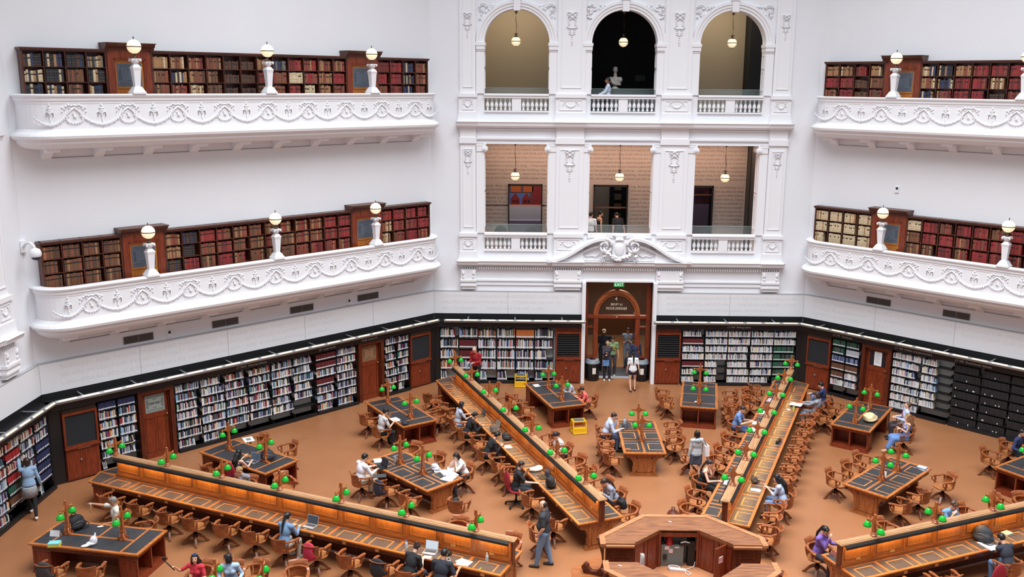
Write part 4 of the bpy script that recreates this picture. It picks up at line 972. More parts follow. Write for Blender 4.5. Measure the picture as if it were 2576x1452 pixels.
# ================================================================== desks, tables, lamps
GREEN = mat('green_lamp_shade', (16, 150, 40), .25, emis=(20, 160, 40), estr=.10)
GREEN.node_tree.nodes['Principled BSDF'].inputs['Base Color'].default_value = (*lin((20, 168, 48)), 1)
LAMPW = wood('lamp_post_wood', (138, 72, 36), (174, 100, 54), rough=.3, sc=(8, 8, 2))
def lamp_proto(tall):
    H = .86 if tall else .52; t = thing('desk_lamp', TR(0, 0, 0), 'x', 'lamp')
    m = MB()
    if tall:
        m.prism([(-.09,-.09),(.09,-.09),(.09,.09),(-.09,.09)], 0, .03)
        for k in range(4):
            a = k*pi/2+pi/4
            m.tube([(.12*cos(a), .12*sin(a), .02), (.075*cos(a), .075*sin(a), .07), (.05*cos(a), .05*sin(a), .2)], [.022, .02, .016], 6)
        m.prism([(-.055,-.055),(.055,-.055),(.055,.055),(-.055,.055)], .03, .22, [(-.045,-.045),(.045,-.045),(.045,.045),(-.045,.045)]); m.box(-.055, .055, -.055, .055, .2, .235)
    else:
        m.lathe([(.085,0),(.085,.02),(.06,.04),(.065,.06),(.045,.08)], (0,0,0), 8, True)
    b = .2 if tall else .06
    m.prism([(-.038,-.038),(.038,-.038),(.038,.038),(-.038,.038)], b, H-.03, [(-.027,-.027),(.027,-.027),(.027,.027),(-.027,.027)])
    m.sphere((0,0,H-.02), (.032,.032,.028), 8, 6); m.build('post', LAMPW, t)
    m = MB(); za = H-.16                                            # yoke: flat curved arms along y
    for s in (-1, 1):
        up = [(0, za+.1), (.04, za+.03), (.09, za-.02), (.15, za-.03), (.2, za-.02), (.235, za+.0)]
        lo = [(.235, za-.04), (.19, za-.065), (.13, za-.075), (.07, za-.1), (.03, za-.15), (0, za-.2)]
        m.prismx([(s*a, z) for a, z in up+lo], -.014, .014)
    m.build('yoke', LAMPW, t)
    for s in (-1, 1):
        m = MB(); m.lathe([(.022,0),(.026,-.02),(.024,-.05),(.034,-.065)], (0, s*.215, za-.035), 10); cp = m.build('lamp_holder', BRASS, t)
        m = MB(); m.lathe([(.03,-.06),(.05,-.075),(.075,-.11),(.092,-.16),(.098,-.19),(.094,-.19),(.07,-.12),(.03,-.068)], (0, s*.215, za-.035), 20); m.build('lamp_shade', GREEN, t)
    return t
LP_T = lamp_proto(True); LP_S = lamp_proto(False); USED = {}
def place(proto, M, label, group=None):
    if proto not in USED:
        USED[proto] = 1; KID[proto] = list(proto.children); proto.matrix_world = M; proto['label'] = label
        if group: proto['group'] = group
        return proto
    return copy_tree(proto, M, label, group)
LG = 'green shaded twin lamps on the desks'
UGLOW = mat('under_cap_lamp', (255, 220, 160), .4, emis=(255, 208, 132), estr=62.0)
LIT_LEATH = mat('warm_lit_leather', (82, 70, 64), .42, var=.12, scale=6)  # lit-side copy of the desk leather, warm light put into its brown
def desk_leathers(m_l, m_w, x0, x1, y0, y1, z, hatch=True, inner=1):
    """a writing place: leather field from x0..x1, y0 (front edge) .. y1 (towards the middle)"""
    m_l.box(min(x0,x1), max(x0,x1), min(y0,y1), max(y0,y1), z, z+.002)
    if hatch:
        cx = (x0+x1)/2; w = abs(x1-x0); s = 1 if y1 > y0 else -1
        a, b = cx-w*.29, cx+w*.29; f, g = y0-s*.002, y0+(y1-y0)*.8
        for (p, q, r_, u) in ((a-.018, a+.018, f, g), (b-.018, b+.018, f, g), (a+.018, b-.018, g-s*.036, g)):
            m_w.box(p, q, min(r_, u), max(r_, u), z+.002, z+.005)
def spoke_desk(ang, label, y_vis):
    t = thing('reading_desk', SM(ang), label, 'desk', None)
    W = .634; R0, R1 = 4.05, 16.46; TIP = 16.72
    out = [(R0, -W), (R1, -W), (TIP, 0), (R1, W), (R0, W)]
    m = MB(); m.prism(out, .725, .76); m.build('desktop', DESKW if False else wood('desktop_wood', (158, 86, 36), (198, 120, 58), rough=.3, sc=(1.2, 10, 10)), t)
    n = 13; p = (16.03-R0)/n
    for sg, lt in ((1, LEATH if y_vis < 0 else LIT_LEATH), (-1, LIT_LEATH if y_vis < 0 else LEATH)):
        ml = MB(); mw = MB(); tabs = MB(); w_ = p-.08
        desk_leathers(ml, mw, -w_/2, w_/2, sg*(W-.075), sg*.1, .76)
        tabs.box(-.012, .012, min(sg*.27, sg*.33), max(sg*.27, sg*.33), .762, .768)
        L0 = ml.build('leather', lt, t); F0 = mw.build('book_rest_frame', LIGHTW, L0); C0 = tabs.build('catch', BRASS, L0)
        for i in range(n):
            xx = R0+(i+.5)*p+.02
            if i == 0: L0.location = (xx, 0, 0); continue
            l_ = L0.copy(); COL.objects.link(l_); l_.parent = t; l_.location = (xx, 0, 0)
            for q_ in (F0, C0): c_ = q_.copy(); COL.objects.link(c_); c_.parent = l_
        ml = MB(); ml.prism([(16.06, sg*.09), (16.06, sg*(W-.07)), (16.42, sg*(W-.07)), (16.64, sg*.02), (16.6, sg*.02)], .7605, .762)
        ml.build('end_leather', lt, t)
    m = MB()                                                        # aprons, legs and the spine below
    for sg in (-1, 1):
        m.box(R0+.06, R1-.1, min(sg*(W-.06), sg*(W-.03)), max(sg*(W-.06), sg*(W-.03)), .62, .725)
    m.box(R0+.3, R1-.3, -.03, .03, .05, .72); m.build('apron', DMAHOG, t)
    m = MB()
    for i in range(n):
        for sg in (-1, 1): m.box(R0+i*p-.05+p/2, R0+i*p+.05+p/2, min(sg*(W-.03), sg*(W-.02)), max(sg*(W-.03), sg*(W-.02)), .64, .71)
    m.build('number_plate', mat('number_plate', (206, 150, 100), .4), t)
    end_panel(t, R0+.05, .11, W); end_box(t, R1-.55, R1-.1, W-.06)
    # middle screen
    m = MB(); m.box(R0-.03, 16.03, -.075, .075, .76, .84); m.box(R0-.05, 16.03, -.05, .05, .84, .86); m.build('screen_base', DESKW, t)
    m = MB(); m.box(R0-.02, 16.0, -.026, .026, .86, 1.33)
    for sg in (-1, 1):
        for i in range(n):
            a, b = R0+i*p+.1, R0+(i+1)*p-.1
            for r_ in ((a, b, .93, .955), (a, a+.02, .93, 1.3), (b-.02, b, .93, 1.3)): m.box(r_[0], r_[1], min(sg*.026, sg*.036), max(sg*.026, sg*.036), r_[2], r_[3])
            for q in (R0+i*p, ): m.box(q-.05, q+.05, min(sg*.026, sg*.04), max(sg*.026, sg*.04), .86, 1.3); m.box(q-.018, q+.018, min(sg*.04, sg*.065), max(sg*.04, sg*.065), .88, 1.3)
    m.build('screen', PANW, t)
    m = MB(); m.box(R0-.05, R0-.0, -.07, .07, .76, 1.34); m.build('end_post', DMAHOG, t)
    for sg in (-1, 1):
        for q in (R0+.5, R0+1.5): m = MB(); m.box(q-.06, q+.06, min(sg*.026, sg*.042), max(sg*.026, sg*.042), .87, .92); m.build('socket_plate', mat('cream_socket', (206, 170, 104), .5), t)
    m = MB()
    for sg in (-1, 1):
        m.prismx([(sg*.08, 1.335), (sg*.125, 1.335), (sg*.165, 1.3), (sg*.165, 1.245), (sg*.15, 1.235), (sg*.15, 1.295), (sg*.08, 1.32)], R0+.02, 16.0)
    m.build('valance', BLACK, t)
    m = MB(); m.box(R0-.09, 16.08, -.115, .115, 1.335, 1.362); m.box(R0-.05, 16.04, -.085, .085, 1.362, 1.376); m.box(R0, 15.98, -.03, .03, 1.376, 1.384); m.build('capping', CAPW, t)
    m = MB()
    for sg in (-1, 1):
        for i in range(n):
            a, b = R0+i*p+.12, R0+(i+1)*p-.12
            m.box(a, b, min(sg*.095, sg*.125), max(sg*.095, sg*.125), 1.268, 1.284)
    m.build('strip_light', UGLOW, t)
    return t
def end_panel(t, x, th, W, d=1, name='end_panel'):
    """shaped end: wide under the top, curved brackets, narrow foot on a moulded plinth"""
    half = [(W-.06, .73), (W-.06, .6), (W-.12, .575), (W-.2, .55), (W-.27, .48), (W-.305, .38), (W-.31, .3), (W-.29, .27), (W-.29, .08), (W-.26, .06), (W-.24, .03), (W-.24, 0)]
    pts = [(y, z) for y, z in half]+[(-y, z) for y, z in half[::-1]]
    m = MB(); m.prismx(pts, x, x+th); w = W-.4
    for (a, b, c, e) in ((-w, w, .12, .15), (-w, w, .54, .57), (-w, -w+.03, .12, .57), (w-.03, w, .12, .57)): m.box(x-.012, x, a, b, c, e); m.box(x+th, x+th+.012, a, b, c, e)
    for s in (-1, 1):
        m.box(x-.02, x, min(s*(w+.02), s*(w+.09)), max(s*(w+.02), s*(w+.09)), .08, .62)
        for k in range(5): m.sphere((x-.022, s*(w+.055), .14+k*.1), .012, 5, 3)
    m.box(x-.03, x+th+.02, -(W-.25), W-.25, .03, .06); m.box(x-.05, x+th+.04, -(W-.22), W-.22, 0, .03)
    return m.build(name, wood('end_wood', (134, 72, 34), (170, 102, 54), sc=(12, 12, 1.4)), t)
def end_box(t, x0, x1, W, shelves=False, sgn=1):
    m = MB()
    if not shelves: m.box(x0, x1, -W, W, .04, .725)
    else:
        xo, xi = (x1, x0) if sgn > 0 else (x0, x1)                  # open face at xo
        a, b = min(xo, xi), max(xo, xi)
        m.box(a, b, -W, -W+.04, .04, .725); m.box(a, b, W-.04, W, .04, .725); m.box(a, b, -W, W, .04, .1); m.box(a, b, -W, W, .62, .725); m.box(min(xi, xi+sgn*.03), max(xi, xi+sgn*.03), -W, W, .04, .725)
        m.box(a, b-.0, -.02, .02, .1, .62)
        m.box(a, b, -W+.04, W-.04, .3, .32) if False else None
    for s in (-1, 1):
        for (p, q, c, e) in ((x0+.05, x1-.05, .14, .17), (x0+.05, x1-.05, .52, .55), (x0+.05, x0+.08, .14, .55), (x1-.08, x1-.05, .14, .55)): m.box(p, q, min(s*W, s*(W+.012)), max(s*W, s*(W+.012)), c, e)
    m.box(x0-.03, x1+.03, -W-.03, W+.03, .0, .03); m.box(x0-.015, x1+.015, -W-.015, W+.015, .03, .06)
    m.build('pedestal', MAHOG, t)
for ang, lb, yv, key in ((157.5, 'long double reading desk across the lower left with glowing middle screen', 1, 'D1'), (112.5, 'long double reading desk running from the back left corner to the central podium', 1, 'D2'),
                    (67.5, 'long double reading desk running from the back right corner, lit from below', -1, 'D3'), (22.5, 'long double reading desk at the lower right edge', -1, 'D4')):
    spoke_desk(ang, lb, yv)
    nm = {'D1': 'lower left', 'D2': 'back left', 'D3': 'back right', 'D4': 'lower right'}[key]
    for k in range(7):
        r = 4.05+.9215*(1+2*k)
        if key == 'D4' and k > 3: break
        place(LP_S, SM(ang) @ Matrix.Translation((r, 0, 1.384)), 'twin green lamp, %s from the podium on the %s long desk' % (ordn(k), nm), LG)
def table_leathers(t, L, W, inner):
    ml = MB(); mw = MB(); cb = MB()
    if inner:
        n = 3; p = (L-.16)/n
        for i in range(n):
            for sg in (-1, 1):
                a, b = -L/2+.08+i*p+.025, -L/2+.08+(i+1)*p-.025
                desk_leathers(ml, mw, a, b, sg*(W-.08), sg*.035, .76); cb.box((a+b)/2-.012, (a+b)/2+.012, min(sg*.2, sg*.26), max(sg*.2, sg*.26), .762, .768)
        cb.build('catch', BRASS, t)
    else:
        xs = (-L/2+.08, -L/2+.48, 0, L/2-.48, L/2-.08)
        ml.box(xs[0], xs[1]-.03, -W+.08, W-.08, .76, .762); ml.box(xs[3]+.03, xs[4], -W+.08, W-.08, .76, .762)
        for a, b in ((xs[1]+.03, -.03), (.03, xs[3]-.03)):
            for sg in (-1, 1): ml.box(a, b, min(sg*.035, sg*(W-.08)), max(sg*.035, sg*(W-.08)), .76, .762)
    ml.build('leather', LEATH, t)
    if inner: mw.build('book_rest_frame', LIGHTW, t)
TOPW = MATS['desktop_wood']
def table(x, y, rot, inner, label, group):
    t = thing('reading_table', TR(x, y, 0, rot), label, 'table', group); L = 2.86; W = .64
    m = MB(); m.box(-L/2, L/2, -W, W, .728, .76); m.box(-L/2+.03, L/2-.03, -W+.03, W-.03, .7, .728); m.build('tabletop', TOPW, t)
    table_leathers(t, L, W, inner)
    m = MB()
    for sg in (-1, 1): m.box(-L/2+.07, L/2-.07, min(sg*(W-.08), sg*(W-.05)), max(sg*(W-.08), sg*(W-.05)), .6, .7)
    m.build('apron', DMAHOG, t)
    if inner:
        end_panel(t, -L/2+.12, .1, W); end_panel(t, L/2-.22, .1, W)
        m = MB(); m.box(-L/2+.2, L/2-.2, -.03, .03, .06, .7); m.build('spine', DMAHOG, t)
        m = MB()
        for i in range(3):
            for sg in (-1, 1): xx = -L/2+.08+(i+.5)*.9; m.box(xx-.04, xx+.04, min(sg*(W-.05), sg*(W-.04)), max(sg*(W-.05), sg*(W-.04)), .62, .68)
        m.build('number_plate', MATS['number_plate'], t)
    else:
        end_box(t, -L/2+.06, -L/2+.56, W-.06, True, -1); end_box(t, L/2-.56, L/2-.06, W-.06, True, 1)
        m = MB(); m.box(-L/2+.5, L/2-.5, -.03, .03, .06, .7); m.build('spine', DMAHOG, t)
    return t
TABS = {}
def put_table(key, x, y, rot, inner, label, lamps):
    TABS[key] = (x, y, rot)
    table(x, y, rot, inner, label, 'panelled tables on shaped ends' if inner else 'tables with open shelves in their ends')
    for d, q in lamps: place(LP_T, TR(x, y, .762, rot) @ Matrix.Translation((d, 0, 0)), 'tall twin green lamp on the %s' % q, LG)
def pol(a, r, off): A = radians(a); return r*cos(A)+off*sin(A), r*sin(A)-off*cos(A)
put_table('Cin', .07, 9.6, 90, True, 'reading table between the two long desks in front of the entrance', ((-.45, 'middle table, nearer the podium'), (.57, 'middle table, farther from the podium')))
x, y = pol(90, 13.62, -2.53); put_table('CL', x, y, 110, False, 'black topped table left of the entrance, beside the yellow step stool', ((-.72, 'table beside the yellow stool, near end'), (.6, 'table left of the entrance, far end')))
x, y = pol(90, 13.68, 2.62); put_table('CR', x, y, 79.5, False, 'black topped table right of the entrance', ((-1.0, 'table right of the entrance, nearer end'), (.9, 'table right of the entrance, farther end')))
x, y = pol(45, 9.52, .03); put_table('Rin', x, y, 45, True, 'reading table with six framed leathers on the right, books on its corner', ((-.42, 'right table with six leathers, left post'), (.55, 'right table with six leathers, right post')))
x, y = pol(45, 13.7, -2.8); put_table('R1', x, y, 56, False, 'black topped table holding the cream backpack', ((-.86, 'cream backpack table, near end'), (.9, 'cream backpack table, far end')))
x, y = pol(45, 13.7, 2.75); put_table('R2', x, y, 34, False, 'black topped table cut by the right edge', ((-.8, 'table at the right edge'),))
x, y = pol(135, 9.52, .08); put_table('Lin', x, y, 135, True, 'reading table with white papers between the two left desks', ((-.45, 'paper strewn left table, right post'), (.6, 'paper strewn left table, left post')))
x, y = pol(135, 13.68, 2.77); put_table('L1', x, y, 124.5, False, 'black topped table with open papers, beside the back left desk', ((-.75, 'table of the man in checks, near end'), (.95, 'table of the man in checks, far end')))
x, y = pol(135, 13.62, -2.81); put_table('L2', x, y, 147, False, 'black topped table with laptop and black bag, left', ((-.75, 'laptop and black bag table, right post'), (.85, 'laptop and black bag table, left post')))
x, y = pol(180, 13.72, 2.57); put_table('FL', x, y, 170, False, 'black topped table in the bottom left corner with yellow box', ((-.65, 'bottom left table, right post'), (.82, 'bottom left table, left post')))
x, y = pol(180, 9.52, .0); put_table('FLin', x, y, 180, True, 'reading table just below the bottom edge, left', ((-.5, 'table cut by the bottom edge, right post'), (.5, 'table cut by the bottom edge, left post')))

# ------------------------------------------------------------------ central podium
def podium():
    t = thing('superintendent_podium', TR(-.03, 0), 'octagonal wooden podium with worn counter tops at the centre of the room', 'podium')
    ZT = 1.88; ZF = .98; RO, RI = 1.72, 1.05; k = math.tan(pi/8)
    def octp(R, y0, s):       # half octagon, from the gap edge round the back (s=1) or front (s=-1)
        p = [(-R, s*y0), (-R, s*R*k), (-R*k, s*R), (R*k, s*R), (R, s*R*k), (R, s*y0)]
        return [q for i, q in enumerate(p) if not (R*k <= y0 and i in (1, 4))]
    for s, nm in ((1, 'rear'), (-1, 'front')):
        g = .4
        o_ = octp(RO, g, s); i_ = octp(RI, g, s)
        def ring(mm, o, i, z0, z1):
            poly = o+i[::-1]; n = len(o)
            vs = [(x, y, z) for z in (z0, z1) for x, y in o]+[(x, y, z) for z in (z0, z1) for x, y in i]
            fs = []
            for j in range(n-1):
                fs += [(j, j+1, n+j+1, n+j), (2*n+j, 2*n+j+1, 3*n+j+1, 3*n+j), (n+j, n+j+1, 3*n+j+1, 3*n+j), (j, j+1, 2*n+j+1, 2*n+j)]
            fs += [(0, n, 3*n, 2*n), (n-1, 2*n-1, 4*n-1, 3*n-1)]
            mm.add(vs, fs)
        m = MB(); ring(m, octp(RO-.03, g, s), octp(RI-.0, g, s), ZT-.03, ZT); m.build('counter_top', PODW, t, label='worn polished %s counter top' % nm)
        m = MB(); e = octp(RO+.08, g-.05, s); ring(m, e, octp(RO-.04, g-.05, s), ZT-.05, ZT+.01); ring(m, octp(RO+.05, g-.03, s), octp(RI+.02, g-.03, s), ZT-.1, ZT-.04)
        ring(m, octp(RO-.05, g-.06, s), octp(RI+.01, g-.06, s), ZT-.062, ZT-.031); m.build('counter_edge', CAPW if False else wood('edge_wood', (150, 92, 56), (190, 132, 90)), t)
        m = MB(); ring(m, octp(RO-.06, g+.02, s), octp(RO-.12, g+.02, s), .6, ZT-.1)
        for x0, x1 in ((-RO+.08, -RI), (RI, RO-.08)):
            m.box(x0, x1, min(s*(g+.0), s*(g+.04)), max(s*(g+.0), s*(g+.04)), ZF-.4, ZT-.1)
            for (a, b, c, e2) in ((x0+.12, x1-.1, ZT-.32, ZT-.29), (x0+.12, x0+.15, 1.1, ZT-.32), (x1-.13, x1-.1, 1.1, ZT-.32)): m.box(a, b, min(s*(g-.015), s*g), max(s*(g-.015), s*g), c, e2)
            m.box(x0+.2, x1-.18, min(s*(g-.01), s*g), max(s*(g-.01), s*g), 1.2, ZT-.45)
        m.build('outer_panels', DMAHOG, t)
        # inner fronts with cupboard doors (open knee space at the back)
        m = MB(); ii = octp(RI+.04, g, s)
        for j in range(len(ii)-1):
            a, b = Vector(ii[j]), Vector(ii[j+1])
            if (b-a).length < .1: continue
            d = (b-a).normalized(); nrm = Vector((-a.y, a.x)).normalized(); inw = -((a+b)/2).normalized(); L = (b-a).length
            rz = atan2(d.y, d.x)
            mid = (a+b)/2
            if s == 1 and abs(mid.x) < .2:
                m.box(-RI*k+.04, RI*k-.04, RI+.01, RI+.04, ZT-.17, ZT-.035); m.box(-RI*k-.01, -RI*k+.04, RI+.005, RI+.045, ZF, ZT-.035); m.box(RI*k-.04, RI*k+.01, RI+.005, RI+.045, ZF, ZT-.035)
                continue
            m.cbox((mid.x, mid.y, (ZF+ZT-.03)/2), (L, .03, ZT-.03-ZF), rz)
            for w in (-1, 1):
                c = mid+d*(w*L/4)+inw*.022
                for dx, dz, sx, sz in ((0, .37, L*.38, .03), (0, -.37, L*.38, .03), (-L*.18, 0, .03, .76), (L*.18, 0, .03, .76)):
                    m.cbox((c.x+d.x*dx, c.y+d.y*dx, (ZF+ZT)/2+dz-.03), (sx, .015, sz), rz)
        m.build('cupboard_doors', MAHOG, t)
    m = MB(); m.prism([(x, y) for x, y in [((RO-.06)/cos(pi/8)*cos(radians(22.5+45*i)), (RO-.06)/cos(pi/8)*sin(radians(22.5+45*i))) for i in range(8)]], .0, ZF); m.build('platform', mat('platform_carpet', (166, 108, 70), .8, var=.08, scale=3), t)
    # open door leaf with red notice, right
    m = MB(); a = radians(-142); m.cbox((RI-.05+.2*cos(a)-.02, .52+.2*sin(a)+.06, (ZF+ZT)/2-.03), (.42, .025, .82), a); m.build('open_door', MAHOG, t)
    # scroll brackets at the outer corners
    for i in range(8):
        A = radians(22.5+45*i); R = RO/cos(pi/8); M3 = Matrix.Rotation(A, 4, 'Z') @ Matrix.Translation((R-.02, 0, 0))
        if abs(sin(A)) < .5 and False: continue
        m = MB(); m.M = M3
        m.box(-.06, .13, -.11, .11, ZT-.045, ZT-.006); m.box(-.04, .1, -.09, .09, ZT-.09, ZT-.045)
        pts = [(0, ZT-.09), (.09, ZT-.1), (.11, ZT-.15), (.07, ZT-.24), (.02, ZT-.4), (.0, ZT-.58), (.04, ZT-.74), (.14, ZT-.84), (.26, ZT-.86), (.33, ZT-.8), (.36, ZT-.72), (.4, ZT-.7), (.45, ZT-.74), (.46, ZT-.84), (.42, ZT-.93), (0, ZT-.93)]
        m.prismy(pts, -.06, .06)
        m.add([(.4+.07*cos(q*pi/8), y, ZT-.79+.07*sin(q*pi/8)) for y in (-.075, .075) for q in range(16)], [tuple(range(16)), tuple(range(16, 32))[::-1]]+[((q+1) % 16, q, q+16, (q+1) % 16+16) for q in range(16)])
        m.M = None; m.build('scroll_bracket', DMAHOG, t)
    # low outer desk
    m = MB(); RR = 2.38
    for s in (1, -1):
        o_ = octp(RR, .55, s); i_ = octp(1.6, .55, s); n = len(o_)
        for z0, z1, e in ((.9, .95, 0), (.0, .9, .07)):
            o2 = octp(RR-e, .55+e, s); i2 = octp(1.6, .55+e, s)
            vs = [(x, y, z) for z in (z0, z1) for x, y in o2]+[(x, y, z) for z in (z0, z1) for x, y in i2]; fs = []
            for j in range(n-1): fs += [(j, j+1, n+j+1, n+j), (2*n+j, 2*n+j+1, 3*n+j+1, 3*n+j), (n+j, n+j+1, 3*n+j+1, 3*n+j), (j, j+1, 2*n+j+1, 2*n+j)]
            fs += [(0, n, 3*n, 2*n), (n-1, 2*n-1, 4*n-1, 3*n-1)]; m.add(vs, fs)
    m.build('lower_desk', DESKW, t)
    m = MB(); m.box(-.3, .3, RI+.25, RI+.5, ZF, ZF+.7); m.build('grey_cabinet', mat('cabinet_grey', (120, 122, 118), .5), t)
podium()
PZ = .98
t = thing('equipment_rack', TR(-.03, 1.22, PZ), 'grey metal equipment box under the podium counter with stickers', 'electrical box')
m = MB(); m.box(-.38, .12, -.12, .2, 0, .5); m.build('case', mat('case_grey', (108, 112, 108), .5), t)
m = MB(); m.box(-.3, -.2, -.125, -.12, .4, .48); m.box(-.21, -.12, -.125, -.12, .32, .42); m.box(-.08, .02, -.125, -.12, .44, .47); m.build('stickers', mat('sticker_pink', (222, 196, 190), .6), t)
m = MB(); m.box(-.33, -.25, -.14, -.12, .17, .29); m.build('socket', BLACK, t)
t = thing('traffic_cone', TR(-.22, 1.2, PZ+.5), 'red plastic cone on top of the grey box', 'cone'); m = MB(); m.lathe([(.1,0),(.085,.02),(.06,.15),(.03,.2)], (0,0,0), 14); m.build('cone_body', mat('red_plastic', (190, 40, 34), .4), t)
t = thing('black_computer', TR(.27, 1.22, PZ), 'black computer tower beside the grey box', 'computer'); m = MB(); m.box(-.08, .08, -.1, .2, 0, .6); m.build('tower', BLACK, t); m = MB(); m.box(.1, .2, -.08, .1, .35, .6); m.build('white_unit', PAPER, t)
t = thing('telephone', TR(.12, 1.15, PZ+.5), 'black and white telephone on the grey box', 'telephone'); m = MB(); m.box(-.12, .1, -.06, .06, 0, .05); m.build('base', BLACK, t); m = MB(); m.tube([(-.1,-.03,.06),(0,-.03,.085),(.1,-.03,.06)], .018, 6); m.build('handset', PAPER, t)
t = thing('power_board', TR(.02, .92, PZ), 'white power board with coiled cable on the podium floor', 'cable')
m = MB(); m.cbox((-.08, -.02, .025), (.34, .07, .04), radians(-8)); m.build('socket_strip', PAPER, t)
m = MB(); m.tube([(-.25+.0*i+.13*cos(i*.5)+.1, .03+.07*sin(i*.5), .02+.003*i) for i in range(22)]+[(.0, .02, .03), (.12, -.06, .02), (.2, -.18, .02), (.14, -.24, .02), (.08, -.18, .02), (.1, .0, .02), (.3, .12, .02), (.34, .2, .1)], .007, 6); m.build('cord', PAPER, t)
t = thing('red_notice', TR(.745, .27, PZ+.62), 'red and white notice on the open podium door', 'notice'); M_ = Matrix.Rotation(radians(-142), 4, 'Z')
m = MB(); m.M = M_; m.box(-.06, .06, .0, .006, -.07, .07); m.M = None; m.build('card', PAPER, t)
m = MB(); m.M = M_; m.box(-.045, -.015, .006, .008, -.05, .05); m.box(.015, .045, .006, .008, -.05, .05); m.box(-.045, -.015, -.002, 0, -.05, .05); m.box(.015, .045, -.002, 0, -.05, .05); m.M = None; m.build('red_bars', mat('notice_red', (200, 30, 36), .5), t)
for x, y in ((-.2, 1.45), (-1.5, -.55)):
    t = thing('crumpled_tissue', TR(x, y, 1.881), 'scrap of white paper on the %s podium counter' % ('rear' if y > 0 else 'front'), 'paper'); m = MB(); m.sphere((0,0,.006), (.03,.02,.006), 8, 4); m.sphere((.03,-.015,.005), (.02,.025,.005), 8, 4); m.build('scrap', PAPER, t)
t = thing('rack_of_leaflets', TR(-.92, .34, 1.4), 'white leaflets standing in a rack at the podium opening', 'leaflets'); m = MB()
for k in range(4): m.cbox((-.03+k*.02, 0, .12), (.004, .1, .3), radians(10))
m.build('leaflets', PAPER, t)
t = thing('turned_post', TR(.0, 2.2, .95), 'small turned wooden post behind the podium counter', 'post'); m = MB(); m.lathe([(.05,0),(.04,.68),(.13,.72),(.14,.76),(.11,.82),(.05,.85),(.045,.92)], (0,0,0), 14); m.build('shaft', DMAHOG, t)
